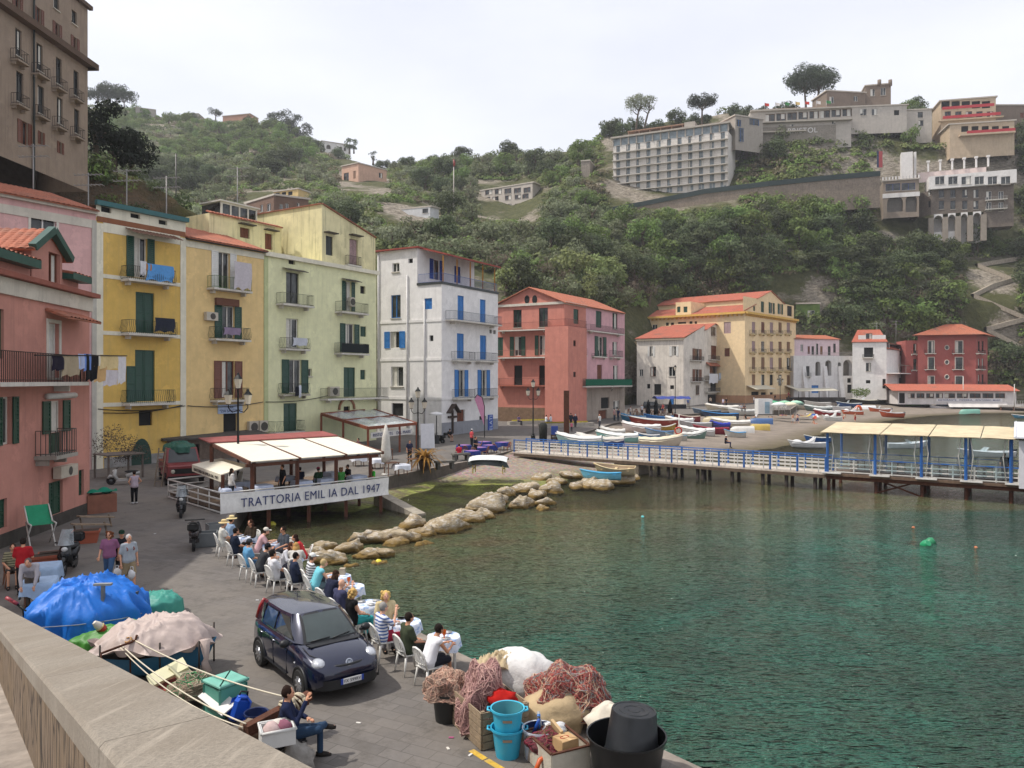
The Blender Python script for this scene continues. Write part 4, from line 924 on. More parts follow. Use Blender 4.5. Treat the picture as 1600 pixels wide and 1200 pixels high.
for w_ in(0,fd.L):mb.quad(fd.pt(w_,zt+.36),fd.pt(w_,zt+.36,-wl),fd.pt(w_,zz,-wl),fd.pt(w_,zz))
mb.quad(fd.pt(0,zz),fd.pt(fd.L,zz),fd.pt(fd.L,zz,-wl),fd.pt(0,zz,-wl));mb.build('dormer',t,True)
a,b=Q(968,600,178).xy,Q(1000,600,174).xy;f=Fac(a,b);zt=f.uv(985,534)[1]
t=house('narrow shaded cream house squeezed between the pink wing and the weathered white house','house',[(f,[((985,537,993,549),'pk'),((976,560,983,575),'vk')])],1.,zt,plaster('a89676',.6),back_of(a,b,9),[1,2,3])
balc(t,f,974,995,556,.9,.9,'4a4a46')
WH2=plaster('dbd8d6',.3);PK2=plaster('d2bcc1',.3)
a,b=Q(1240,600,196).xy,Q(1334,600,200).xy;f=Fac(a,b);zt=f.uv(1290,556)[1]
t=house('white house with tall arches and a pink upper floor right of the yellow palazzo','house',[(f,[((1274,565,1282,587),'aw'),((1289.5,563,1299,587),'aw'),((1309,566,1314,588),'aw'),((1317.5,562,1331,587),'aw'),((1259.5,572,1265,588),'pk'),((1324,591,1330,598),'vk'),((1324,601,1331,614),'vk'),((1268,602,1279,614),'cb')])],2.5,zt,WH2,back_of(a,b,12),[1,2,3])
balc(t,f,1257,1268,588,.9,.8,'8a8a88')
f2=Fac(f.pt(0,0,-3).xy,f.pt(f.L*.88,0,-3).xy);z2=f2.uv(1290,530)[1];mb=M_(PK2)
hs=[opening(t,f2,r,k)for r,k in(((1251,538,1255,549),'pw'),((1262,541,1265.5,553),'cr'),((1268,541,1272,554),'pk'),((1274.5,537,1278.5,554),'pk'),((1281.5,541,1285.5,554),'cn'),((1293.5,541,1298,555),'pk'),((1302,537,1306,551),'pk'))]
wall(mb,f2,zt,z2,hs);mb.quad(f2.pt(f2.L,zt),f2.pt(f2.L,zt,-8),f2.pt(f2.L,z2,-8),f2.pt(f2.L,z2));mb.build('upper_floor',t,True)
mb=MB();tiles(mb,f2.pt(-.2,z2,.4),f2.pt(f2.L+.3,z2,.4),f2.pt(f2.L+.3,z2+1.4,-6),f2.pt(-.2,z2+1.4,-6));mb.build('roof',t,True)
mb=MB();rails(mb,[f.pt(f.uv(1262,560)[0],zt,-.1),f.pt(f.L-.1,zt,-.1)],.9,metal('9a9a98',.5,.3),.3,.03);mb.build('terrace_railing',t,True)
for x in(1256,1289,1312):
 w_=f.uv(x,600)[0];mb=M_(WH2);p=f.pt;z9=f.uv(x,572)[1];mb.hexa([p(w_-.6,2.5,1.6),p(w_+.6,2.5,1.6),p(w_+.6,2.5,.01),p(w_-.6,2.5,.01)],[p(w_-.5,z9,.1),p(w_+.5,z9,.1),p(w_+.5,z9,.01),p(w_-.5,z9,.01)]);mb.build('buttress',t,True)
WH3=plaster('e0ddd9',.2);a,b=Q(1332,600,196).xy,Q(1385,600,194).xy;f=Fac(a,b);c=ray_on(b,V((.75,1)),1417);fr=Fac(b,c);zt=f.uv(1358,535)[1];fr.top=f.uv(1385,545)[1]
t=house('bright white house with a small red roofed dormer left of the dark red house','house',[(f,[((1350,543,1364.5,558),'vk'),((1353,567,1361,580),'pk'),((1353,594,1360,599),'vk'),((1379,592,1384,607),'vk')]),(fr,[((1406,545,1412,556),'pk'),((1385.5,536,1390,546),'pk'),((1405,590,1410,602),'pk')])],2.5,zt,WH3,[a,b,c,a+(c-b)],[2,3])
balc(t,f,1348,1366,559,.9,.9,'33383a');z2=f.uv(1360,527)[1];mb=M_(WH3);fd=Fac(f.pt(1.5,0,-.8).xy,f.pt(f.L,0,-.8).xy);hs=[opening(t,fd,(1353,521,1363,533),'pk')]
wall(mb,fd,zt,z2+.6,hs);mb.build('dormer',t,True);mb=MB();n3=V((f.n.x,f.n.y,0));q=f.pt
tiles(mb,q(-.3,zt+.1,.3),q(f.L+.3,zt+.1,.3),q(f.L-.5,z2+2.2,-5),q(2,z2+2.2,-5),TILE2);tiles(mb,fr.pt(0,fr.top+.1,.4),fr.pt(fr.L,fr.top+.1,.4),fr.pt(fr.L,fr.top+1.6,-3),fr.pt(0,fr.top+1.6,-3),TILE2);mb.build('roof',t,True)
q=fr.rect((1372,570,1409,582));mb=M_(WH3);fr.box(mb,.2,fr.uv(1395,583)[1]-.2,fr.L*.75,fr.uv(1395,583)[1],.01,3)
mb.build('terrace',t,True);mb=M_(wood('8a8278'))
for w_ in(.4,fr.L*.35,fr.L*.7):mb.bar(fr.pt(w_,fr.uv(1395,583)[1],2.8),fr.pt(w_,fr.uv(1395,571)[1],2.8),.12)
mb.bar(fr.pt(.2,fr.uv(1395,571)[1],2.8),fr.pt(fr.L*.75,fr.uv(1395,571)[1],2.8),.14);mb.build('pergola',t,True)
DRD=plaster('9c5852',.36,'784a44');a,b=Q(1434,600,203).xy,Q(1525,600,199).xy;f=Fac(a,b);c=ray_on(b,V((.95,1)),1543);fr=Fac(b,c);zt=f.uv(1480,523)[1]
ops=[((x0,y0,x1,y1),'pgt')for(y0,y1)in((533,551.5),(558.5,577),(588,602))for(x0,x1)in((1450.5,1459.5),(1493,1504))]
t=house('dark red house with white framed windows and a hipped tile roof at the far right','house',[(f,ops),(fr,[((1528,533,1531,549),'pk'),((1534,533,1537,549),'pk'),((1528,560,1531,576),'pk'),((1534,560,1537,576),'pk'),((1528,585,1531,600),'pk'),((1534,585,1537,600),'pk')])],3.5,zt,DRD,[a,b,c,a+(c-b)],[2,3])
for y in(552,577,602):
 for(x0,x1)in((1445,1463),(1488,1507)):balc(t,f,x0,x1,y,.9,.8,'3a2c2a',sp=.25)
 balc(t,fr,1527,1540,y,.9,.9,'3a2c2a',sp=.3)
mb=M_(paint('c9c0b4',.8))
for y in(543,566,589):
 q=f.uv(1479.5,y);mb.mat(paint('c9c0b4',.8));mb.tube([f.pt(q[0]+.5*cos(i*.698),q[1]+.6*sin(i*.698),.03)for i in range(10)],.1,4,False);mb.mat(GLASS);mb.poly([f.pt(q[0]+.48*cos(i*.698),q[1]+.58*sin(i*.698),.015)for i in range(9)])
mb.build('round_windows',t,True)
A,B,C=f.pt(-1.6,zt-.1,1.6),f.pt(f.L+1.6,zt-.1,1.6),fr.pt(fr.L+1.2,zt-.1,1.6);D=A+(C-B);zr=f.uv(1488,505)[1];r0=A.lerp(C,.42)+V((0,0,0));r1=A.lerp(C,.58);c0=V(((A.x+D.x)/2*.62+(B.x+C.x)/2*.38,(A.y+D.y)/2*.62+(B.y+C.y)/2*.38,zr));c1=V(((A.x+D.x)/2*.4+(B.x+C.x)/2*.6,(A.y+D.y)/2*.4+(B.y+C.y)/2*.6,zr))
mb=MB();tiles(mb,A,B,c1,c0);tiles(mb,B,C,c1,c1);tiles(mb,C,D,c0,c1);tiles(mb,D,A,c0,c0);mb.build('roof',t,True)
a,b=Q(1415,600,205).xy,Q(1434,600,204.5).xy;f=Fac(a,b);zt=f.uv(1425,532)[1];mb=M_(DRD);hs=[opening(t,f,(1427,537,1432,552),'pg'),opening(t,f,(1427,561,1432,578),'pg')];wall(mb,f,3.5,zt,hs);p=f.pt;mb.quad(p(0,zt),p(f.L,zt),p(f.L,zt,-8),p(0,zt,-8));mb.quad(p(0,3.5,-8),p(0,3.5),p(0,zt),p(0,zt,-8));mb.build('side_wing',t,True)
balc(t,f,1424,1434,553,.9,.8,'3a2c2a',sp=.3);balc(t,f,1424,1434,578,.9,.8,'3a2c2a',sp=.3)
RW=plaster('c9c4c2',.3);a,b=Q(1403,632,188).xy,Q(1588,632,184).xy;f=Fac(a,b);zt=f.uv(1490,611)[1]
xs=[1417.5,1431,1446,1461,1475,1494,1514,1534,1554,1572];t=house('long white beach restaurant with a red tiled roof','restaurant',[(f,[((x0+1.2,614.5,x1-1.5,622),'pr')for x0,x1 in zip(xs,xs[1:])]+[((1405,614,1414,630),'vk')])],1.6,zt,RW,back_of(a,b,9),[1,2,3],'beach_restaurant')
mb=MB();tiles(mb,f.pt(-1.6,zt+.05,1),f.pt(f.L+.5,zt+.05,1),f.pt(f.L+.5,zt+1.5,-5),f.pt(-1.6,zt+1.7,-5),TILE2);tiles(mb,f.pt(f.L+.5,zt+.05,-9.5),f.pt(-1.6,zt+.05,-9.5),f.pt(-1.6,zt+1.7,-5),f.pt(f.L+.5,zt+1.5,-5),TILE2);mb.build('roof',t,True)
sb=M_(paint('d5d2d6'));q=f.rect((1463,622.5,1566,627.5));f.box(sb,q[0],q[1],q[2],q[3],.004,.06);sg=sb.build('sign_board',t,True)
NAVY=paint('2a3566')
q=f.rect((1466,623.6,1563,626.6));lettering("RISTORANTE   PIZZERIA   ZI'NTONIO MARE",f.pt((q[0]+q[2])/2,(q[1]+q[3])/2,.085),(f.u.x,f.u.y,0),(0,0,1),q[2]-q[0],(q[3]-q[1])*.8,NAVY,sg,bold=.01)
mb=M_(cloth('cfcac6'));q=f.rect((1480,628,1572,636));mb.grid(30,3,lambda u,v:f.pt(q[0]+(q[2]-q[0])*u,q[3]-(q[3]-q[1])*v,.1+1.2*v+.15*sin(u*40)*v));mb.build('skirt_sheet',t,True)
a,b=Q(1562,640,182).xy,Q(1640,640,178).xy;f=Fac(a,b);zd=f.uv(1590,633)[1];t=thing('restaurant_deck','white restaurant deck on posts over the water at the right edge','deck',f.pt(0,.0));mb=M_(paint('b9b4ae'));f.box(mb,0,zd-.4,f.L,zd,-8,0);mb.build('deck_floor',t,True)
for k in range(5):
 mb=M_(wood('6d4a38'));mb.bar(f.pt(.3+k*2.6,-1,-.3),f.pt(.3+k*2.6,zd-.4,-.3),.3);mb.build('post',t,True)
mb=MB();rails(mb,[f.pt(0,zd,-.2),f.pt(f.L,zd,-.2)],1.,paint('c9c6c2'),.5,.05);mb.build('railing',t,True)
def far_block(label,pxl,dl,pxr,dr,ytop,ybot,wm,under=4,dep=10,ops=(),name='hill_house',cat='house',side=None,roofm=None):
 """building on the hill: front wall between two columns, optional right side wall"""
 a,b=Q(pxl,600,dl).xy,Q(pxr,600,dr).xy;f=Fac(a,b);m=(pxl+pxr)/2;zt,zb=f.uv(m,ytop)[1],f.uv(m,ybot)[1]
 fp=back_of(a,b,dep);fs=[(f,list(ops))];bk=[1,2,3]
 if side:
  c=ray_on(b,V(side[0]),side[1]);g=Fac(b,c);fs.append((g,list(side[2])));fp=[a,b,c,a+(c-b)];bk=[2,3]
 t=house(label,cat,fs,zb-under,zt,wm,fp,bk,name)
 mb=M_(roofm or plaster('b5aca0',.4));n3=[V((p.x,p.y,zt+.003))for p in fp];cc=sum(n3,V())/4
 mb.hexa([cc+(p-cc)*1.06 for p in n3],[cc+(p-cc)*1.06+V((0,0,.4))for p in n3]);mb.build('roof',t,True)
 return t,f,zb,zt
STC=plaster('b0a89e',.35)
a,b=Q(958,600,262).xy,Q(1138,600,246).xy;f=Fac(a,b);c=ray_on(b,V((.5,1)),1149);fr=Fac(b,c);zb,zt=f.uv(1048,304)[1],f.uv(1048,204)[1];FLH=(zt-zb)/8.0
HW=plaster('c9c3bb',.25);GL0=GLASS;GLASS=mat('7d888c',.12,.5,.5,name='pale_hotel_glass');ops=[];cols=11
t=thing('hotel','big pale hotel with seven rows of balconies on the right hillside','hotel',(a.x,a.y,zb-6));mb=M_(HW);hs=[]
for r in range(7):
 for k in range(cols):
  w0=f.L*(k+.32)/cols;z0=zb+FLH*r+.25
  if r==0:q=(w0-.2,z0+.5,w0+1.7,z0+2.3);kd='pw'
  else:q=(w0,z0,w0+1.35,z0+2.3);kd='pk'
  hs.append(opening(t,f,q,kd,raw=True,dp=.4))
wall(mb,f,zb-6,zb+FLH*7,hs,.4);wall(mb,fr,zb-6,zb+FLH*7,[]);A4=f.pt(0,zb+FLH*7);mb.poly([A4,f.pt(f.L,A4.z),fr.pt(fr.L,A4.z),A4+(fr.pt(fr.L,0)-fr.pt(0,0))]);mb.quad(f.pt(0,zb-6,-14),f.pt(0,zb-6),f.pt(0,A4.z),f.pt(0,A4.z,-14));mb.build('wall',t,True)
for r in range(1,7):balc(t,f,0,0,0,1.,1.3,'8a857c',raw=(.0,f.L,zb+FLH*r),slab='c9c3ba',sp=.4,w=.02)
mb=M_(plaster('a39b90',.3));z7=zb+FLH*7
for k in range(15):f.box(mb,f.L*k/14-.2,z7,f.L*k/14+.2,zt-.3,-.3,.35)
f.box(mb,-.6,zt-.3,f.L+.6,zt+.25,-14,.9);f.box(mb,f.L*.63,zt+.25,f.L*.72,zt+2.2,-6,-.5);mb.build('top_floor_frame',t,True)
mb=M_(GLASS);mb.quad(f.pt(0,z7),f.pt(f.L,z7),f.pt(f.L,zt-.3),f.pt(0,zt-.3));mb.build('restaurant_glazing',t,True)
mb=M_(mat('8a6a55',.8,.3));f.box(mb,f.L*.12,zt+1.9,f.L*.62,zt+2.3,-7,-1.5)
for k in range(6):x=f.L*(.13+.48*k/5);f.box(mb,x-.12,zt+.25,x+.12,zt+1.9,-1.9,-1.6)
f.box(mb,f.L*.75,zt+.26,f.L*.98,zt+1.,-8,-1.2);f.box(mb,f.L*.12,zt+.26,f.L*.62,zt+.9,-7.5,-7);mb.build('roof_terrace',t,True)
GLASS=GL0
t,f9,_,_=far_block('grey stair and lift tower with dark glass linking the big hotel and the hilltop restaurant',1149,250,1192,254,184,232,plaster('9a9288',.4),1,ops=[((1151,187,1158,198),'pb'),((1154,200,1162,222),'pb'),((1171,186,1186,196),'pb')],name='link_tower',cat='tower')
a,b=Q(1172,600,262).xy,Q(1330,600,258).xy;f=Fac(a,b);zb,zt=f.uv(1250,214)[1],f.uv(1250,172)[1]
t=thing('hilltop_restaurant','long curved hilltop restaurant with big windows above the rocky slope','restaurant',(a.x,a.y,zb));mb=M_(STC)
hs=[opening(t,f,(1196+17.2*k,178-1.2*k,1211+17.2*k,190-1.2*k),'pn',dp=.5)for k in range(8)]+[opening(t,f,r,'pw')for r in((1203,199,1210,207),(1218,197,1224,204),(1234,194,1240,201),(1300,188,1306,194),(1177,201,1192,209))]
wall(mb,f,zb-4,zt,hs,.5);p=f.pt;mb.quad(p(0,zt),p(f.L,zt),p(f.L,zt,-14),p(0,zt,-14));mb.quad(p(0,zb-4,-14),p(0,zb-4),p(0,zt),p(0,zt,-14));mb.quad(p(f.L,zb-4),p(f.L,zb-4,-14),p(f.L,zt,-14),p(f.L,zt));mb.build('wall',t,True)
mb=M_(plaster('a8a094',.3));zm=f.uv(1250,190)[1];f.box(mb,0,zm-.4,f.L,zm,.01,1.6);f.box(mb,0,zt-.1,f.L,zt+.4,-.2,1.);zm2=f.uv(1250,205)[1];f.box(mb,0,zm2-.4,f.L*.55,zm2,.01,1.4);mb.build('terrace_slabs',t,True)
mb=M_(plaster('b08a72',.3));f.box(mb,f.L*.15,zt+.41,f.L*.82,zt+2.2,-8,-4);mb.build('roof_parapet',t,True)
band(t,f,2,zb-3.5,f.L*.85,f.uv(1250,197)[1],.12,stone('8d857a',.4),'stone_wall');q=f.rect((1231,199,1277,207));lettering('BRISTOL',f.pt((q[0]+q[2])/2,(q[1]+q[3])/2-.2,.2),(f.u.x,f.u.y,0),(0,0,1),q[2]-q[0],1.7,paint('d8d5d0'),t,'wall_letters')
for i,x in enumerate((1199,1216,1231,1248,1263,1281,1297)):
 fl_=thing('flag','small flag on a thin pole along the hilltop restaurant roof','flag',f.pt(f.uv(x,170)[0],zt+2.2,-4.5),0,'flags along the hilltop restaurant roof');mb=M_(metal('9a9a9a'));mb.tube([(0,0,-2),(0,0,2.4)],.06,5);mb.build('flagpole',fl_);mb=M_(cloth(['b8433c','d0ccc8','3f7a4a','c9b07a'][i%4]));mb.grid(5,3,lambda u,v:V((u*1.5,.15*sin(u*5),2.4-v-u*.4)));mb.build('flag_cloth',fl_)
BRK=plaster('786a5e',.5)
far_block('brown stone villa with small turrets on the very top of the right hill',1352,278,1392,276,133,165,BRK,ops=[((1376,137,1384,149),'pw'),((1360,139,1367,150),'pw')],name='hilltop_villa')
far_block('long brown stone house wall left of the turreted hilltop villa',1292,275,1352,277,144,172,BRK,ops=[((1296,151,1303,161),'pw'),((1334,150,1340,158),'pw')],name='hilltop_house')
far_block('grey stone terrace house below the turreted hilltop villa',1328,262,1417,260,166,190,STC,ops=[((1344,170,1354,180),'pw'),((1362,170,1371,180),'pw'),((1397,172,1405,180),'vk')],name='terrace_house')
far_block('small grey house with terraces left of the red railed hotel',1416,262,1456,261,172,205,STC,ops=[((1434,175,1442,184),'pk'),((1435,188,1443,197),'pk')],name='terrace_house')
for x in(1374,1391):pole_thing('turret','small stone turret at a corner of the hilltop villa roof','turret',Q(x,134,274),Q(x,125,274),.7,BRK)['group']='turrets of the hilltop villa'
TN=plaster('b3a088',.35);t,f,zb,zt=far_block('tan hotel with crimson railings and open balconies at the upper right',1470,262,1556,258,155,215,TN,ops=[((1471+15.8*k,158,1484+15.8*k,169),'vk')for k in range(5)]+[((1476+16.5*k,174,1486+16.5*k,183),'pr')for k in range(5)],name='hotel',cat='hotel')
RLG=paint('a3242c')
mb=M_(RLG)
for(y,x0,x1)in((170,1471,1552),(184,1472,1562)):
 q=f.rect((x0,y-5,x1,y));f.box(mb,q[0],q[1],q[2],q[1]+.95,.9,1.);
mb.build('red_railing',t,True);mb=M_(TN);q=f.rect((1466,184,1566,187));f.box(mb,q[0],q[1]-.2,q[2],q[1]+.1,.01,1.5);mb.build('balcony_slab',t,True)
t,f,zb,zt=far_block('lower tan terrace wing with crimson railing and open bays below the tan hotel',1484,252,1585,248,192,226,TN,ops=[((1502+16*k,197,1513+16*k,206),'vk')for k in range(5)],name='terrace_wing',cat='hotel')
mb=M_(RLG);q=f.rect((1508,205,1583,209));f.box(mb,q[0],q[1],q[2],q[1]+.9,1.6,1.7);mb.build('red_railing',t,True);mb=M_(TN);f.box(mb,q[0]-2,q[1]-.6,q[2],q[1]-.05,.01,1.9);mb.build('balcony_slab',t,True)
far_block('brown stone house with red shutters at the far right edge of the hilltop',1556,262,1640,262,165,200,BRK,ops=[((1594,176,1600,184),'cr'),((1573,190,1580,196),'cr')],name='hilltop_house')
GST=stone('6d635a',.3);W3=plaster('d0ccc8',.2)
a,b=Q(1455,600,236).xy,Q(1584,600,228).xy;f=Fac(a,b);zr=f.uv(1520,331)[1];z2=f.uv(1520,292)[1]
t=thing('cliff_hotel','grey stone hotel with a white glazed floor and arched base on the right slope','hotel',(a.x,a.y,zr));mb=M_(GST)
hs=[opening(t,f,(x-4,y0,x+4,y1),'pk')for x in(1471,1489,1507.5,1525)for(y0,y1)in((296,309),(313.5,327))]+[opening(t,f,(x-3,y0,x+5,y1),'pw')for x in(1544,1563)for(y0,y1)in((299,312),(316,330))]
wall(mb,f,zr,z2,hs);fl=Fac(f.pt(0,0,-9).xy-V((6,0)),f.a);hs=[opening(t,fl,(1450,297,1454,306),'pw'),opening(t,fl,(1450,314,1454,324),'vk')];wall(mb,fl,zr,z2,hs);mb.build('stone_wall',t,True)
z3=f.uv(1520,274)[1];mb=M_(W3);f2=Fac(f.pt(-.8,0,1.2).xy,f.pt(f.L+.5,0,1.2).xy)
hs=[opening(t,f2,(1461+20.6*k,275.5,1476+20.6*k,288),'pw')for k in range(6)];wall(mb,f2,z2,z3+.5,hs);p=f2.pt;mb.quad(p(0,z3+.5),p(f2.L,z3+.5),p(f2.L,z3+.5,-12),p(0,z3+.5,-12));mb.quad(p(0,z2),p(f2.L,z2),p(f2.L,z2,-12),p(0,z2,-12));mb.quad(p(0,z2,-9),p(0,z2),p(0,z3+.5),p(0,z3+.5,-9));mb.build('glazed_floor',t,True)
z4=f.uv(1500,257)[1];f3=Fac(f.pt(-3,0,-6).xy,f.pt(f.L-6,0,-6).xy);mb=M_(plaster('c9b8b2',.2));wall(mb,f3,z3+.5,z4,[]);p=f3.pt;mb.quad(p(0,z4),p(f3.L,z4),p(f3.L,z4,-6),p(0,z4,-6));mb.build('upper_terrace_wall',t,True)
mb=M_(W3);q0=f3.uv(1406,250)[0],f3.uv(1424,250)[0];f3.box(mb,q0[0],z3-2,q0[1],f3.uv(1415,243)[1],0.5,4.);f3.box(mb,q0[1]+.5,z3-2,q0[1]+1.2,f3.uv(1429,240)[1],1,2);mb.build('white_tower',t,True)
for k in range(6):
 w_=f3.uv(1450+18.7*k,250)[0];mb=M_(W3);f3.box(mb,w_-.25,z4,w_+.25,f3.uv(1500,250)[1],.2,.7);f3.box(mb,w_-.45,f3.uv(1500,250)[1],w_+.45,f3.uv(1500,247.5)[1],0,.9);mb.build('chimney',t,True)
za=f.uv(1500,378)[1];mb=M_(plaster('8d8378',.5))
for x in(1455,1477,1497,1516,1537):
 w_=f.uv(x,350)[0];f.box(mb,w_-.75,za,w_+.75,zr-1.,-1.4,.2)
mb.mat(W3)
for x0,x1 in((1455,1477),(1477,1497),(1497,1516),(1516,1537)):
 w0,w1=f.uv(x0,350)[0],f.uv(x1,350)[0];cx_,rr=(w0+w1)/2,(w1-w0)/2-.7
 for i in range(8):
  t0,t1=pi*i/8,pi*(i+1)/8;q0,q1=(cx_-rr*cos(t0),zr-1.8+1.4*sin(t0)),(cx_-rr*cos(t1),zr-1.8+1.4*sin(t1))
  mb.quad(f.pt(*q0,.2),f.pt(*q1,.2),f.pt(q1[0],zr,.2),f.pt(q0[0],zr,.2));mb.quad(f.pt(*q0,-4),f.pt(*q1,-4),f.pt(*q1,.2),f.pt(*q0,.2))
f.box(mb,0,za,f.uv(1537,350)[0],zr-.6,-5,-4);f.box(mb,f.uv(1460,350)[0],za-1,f.uv(1497,350)[0],f.uv(1480,361)[1],-3.9,-.8);mb.mat(GST);f.box(mb,f.uv(1537,350)[0],zr-5,f.L,zr,-6,-.1);mb.build('arched_base',t,True)
for i in(0,1):
 z=f.uv(1550,313-i*100)[1]if i==0 else zr+.3;balc(t,f,0,0,0,.9,1.1,'a9a6a2',raw=(f.uv(1539,320)[0],f.uv(1573,320)[0],z),sp=.4,w=.03)
a2,b2=Q(1380,600,238).xy,Q(1436,600,235).xy;g=Fac(a2,b2);zb_,zm_,zt_=g.uv(1408,335)[1],g.uv(1408,303)[1],g.uv(1408,282)[1]
t=house('brown wing with blue framed windows over two white arches beside the cliff hotel','hotel',[(g,[((1384,287,1406.5,298),'pB'),((1409,286,1430,297),'pB'),((1386,306,1411,331),'aw'),((1415,305,1433,331),'aw')])],zb_-1,zt_,plaster('8a7d70',.3),back_of(a2,b2,9),[1,2,3],'arched_wing')
band(t,g,-.2,zm_-1.,g.L+.2,zm_+.35,.1,W3,'white_band');band(t,g,-.5,zt_,g.L+.5,zt_+.4,.4,plaster('a8a096',.3),'roof_edge');mb=MB();rails(mb,[g.pt(0,zt_+.4,-.2),g.pt(g.L,zt_+.4,-.2)],1.,W3,.9,.35);mb.build('parapet',t,True)
mb=M_(paint('a33a3c'));mb.box((0,0,0),(1.1,.12,5.));mb.mat(paint('23304f'));mb.box((-.85,0,0),(.55,.12,5.));tag(mb.build('banner',None),'tall red and dark blue banner standing on the rocky slope','banner').location=Q(1376,249,236)
RWM=stone('86796c',.6);mb=M_(RWM);pl=[(930,336,248),(1000,323,246),(1100,303,241),(1200,291,236),(1290,282,234),(1375,275,233)]
for(x0,y0,d0),(x1,y1,d1)in zip(pl,pl[1:]):
 A,B=Q(x0,y0,d0),Q(x1,y1,d1);h0,h1=9.5,9.5;mb.hexa([A-V((0,0,h0)),B-V((0,0,h1)),B+V((0,4,-h1)),A+V((0,4,-h0))],[A,B,B+V((0,4,0)),A+V((0,4,0))])
tw=thing('retaining_wall','long stone retaining wall carrying the road below the big hotel','wall',Q(930,336,248)-V((0,0,9)));mb.build('masonry',tw,True)
mb=M_(paint('1f2f2e',.7))
for(x0,y0,d0),(x1,y1,d1)in zip(pl,pl[1:]):A,B=Q(x0,y0,d0),Q(x1,y1,d1);up=V((0,-.3,1.5));mb.hexa([A+V((0,-.3,0)),B+V((0,-.3,0)),B+V((0,-.1,0)),A+V((0,-.1,0))],[A+up,B+up,B+V((0,-.1,1.5)),A+V((0,-.1,1.5))])
mb.build('dark_fence',tw,True)
t,f,zb,zt=far_block('small grey hotel with three rows of reddish windows in the middle of the hillside',752,288,832,276,292,335,plaster('b3aaa0',.3),ops=[((758+15*k,296-.8*k,769+15*k,304-.8*k),'pr')for k in range(5)]+[((x,y,x+10,y+7),'pr')for x,y in((756,308),(769,307),(789,305),(804,304),(816,303),(756,321),(769,320),(789,319),(804,318),(816,316))],side=((.6,1),845,[]),name='hotel',cat='hotel')
far_block('pale pink villa with dark shutters on the hillside behind the green house',534,305,560,300,258,300,plaster('c4a08a',.3),ops=[((537,270,545,284),'pn'),((552,267,556,279),'cn'),((540,286,544,292),'pn')],side=((.9,1),604,[((592,270,598,278),'pn')]),name='villa')
far_block('dark stone terrace under the pale pink villa',523,296,564,292,292,304,stone('5a5149',.4),name='garden_terrace',cat='terrace')
far_block('yellow villa with open loggia behind the brown flat roofed house',428,240,466,236,298,320,plaster('c9ae78',.3),ops=[((430+10*k,301-k,437+10*k,307-k),'vk')for k in range(3)],name='villa')
far_block('brown brick flat roofed house on the slope above the cream rooftops',385,178,428,170,312,345,plaster('6d5648',.4),ops=[((407,320,411,331),'pw'),((417,318,423,330),'pw')],side=((1.6,1),482,[((437,319,442,330),'pw'),((446,318,451,328),'pw'),((464,317,468,324),'pw')]),name='villa')
t,f,zb,zt=far_block('white arched villa on the saddle of the far ridge',503,432,548,440,224,242,W3,ops=[((510,226,517,233),'aw'),((530,229,535,235),'aw'),((537,230,541,236),'aw')],name='villa')
far_block('low white house with a flat roof on the slope above the white and blue house',596,222,672,216,327,352,plaster('c2c2c2',.3),ops=[((604,329,612,336),'pk'),((660,326,669,333),'pk')],side=((.8,1),686,[]))
far_block('pink flat roofed building on the crest of the far left ridge',348,520,390,515,180,196,plaster('a8806c',.3),name='ridge_building')
far_block('long pale terraced building on the far left ridge behind the pines',212,500,243,505,170,184,plaster('a39b92',.3),name='ridge_building')
far_block('small pale house on the far ridge right of the pines',287,515,310,515,178,190,plaster('a39b92',.3),name='ridge_building')
far_block('grey concrete block on the slope left of the big hotel',908,268,922,267,252,285,stone('8d8378',.4),name='concrete_block',cat='bunker')
far_block('grey pink house with a red roof behind the right end of the palazzo',1205,222,1284,220,461,500,plaster('b0a09a',.4),ops=[((1225,451,1238,464),'vk'),((1254,480,1262,492),'pw')],roofm=TILE2)
t,f,zb,zt=far_block('small house overgrown with green ivy behind the palazzo',1244,214,1281,213,475,530,LM['bright'],ops=[((1262,485,1273,495),'pw')])
a=Q(709,334,238);t=thing('radio_mast','thin white radio mast with a red top on the middle slope','mast',a);mb=M_(paint('a39a90'));mb.tube([(0,0,0),(0,0,14.6)],[.22,.14],6);mb.build('pole',t);mb=M_(paint('8d3a35'));mb.tube([(0,0,14.6),(0,0,16.8)],.2,6);mb.box((.3,0,15.6),(.3,.2,1.4));mb.build('antenna',t)
mb=M_(stone('9a8f80',.3));zz=[(1640,398,232),(1524,415,232),(1574,437,230),(1545,446,229),(1520,462,228),(1598,498,225),(1535,515,222),(1590,545,220),(1560,560,218)]
for(x0,y0,d0),(x1,y1,d1)in zip(zz,zz[1:]):
 A,B=on_ter(x0,y0)+V((0,-1.2,.5)),on_ter(x1,y1)+V((0,-1.2,.5));mb.hexa([A+V((0,0,-1.3)),B+V((0,0,-1.3)),B+V((0,1.7,-1.3)),A+V((0,1.7,-1.3))],[A,B,B+V((0,1.7,0)),A+V((0,1.7,0))])
tag(mb.build('zigzag_path'),'pale stone walled path zigzagging down the right slope',None,None,'structure')
BRH=plaster('8f7f70',.5,'6a5c50');b=V((-.5525*80,80.));a=V((b.x-.045*30*-1-2.6,b.y-26));a=V((b.x-.04*60,b.y-60));f=Fac(a,b);zc=f.uv(137,103)[1];ztp=f.uv(133,10)[1]
ops=[]
for(x,w_,y0,y1)in((29,5,46,88),(62,5,69,111),(92,4.5,91,132),(119,4,111,150),(31,5.5,113,160),(64,5,135,178),(93.5,4.5,153,194),(120,4,171,209)):ops.append(((x-w_,y0,x+w_,y1),'pk'))
for(x,w_,y0,y1)in((27,8,-14,18),(60,8,12,44),(89,7,36,65),(117,6.5,58,86),(38,11,190,226),(64,5,206,226),(94,5,222,240)):ops.append(((x-w_,y0,x+w_,y1),'or'))
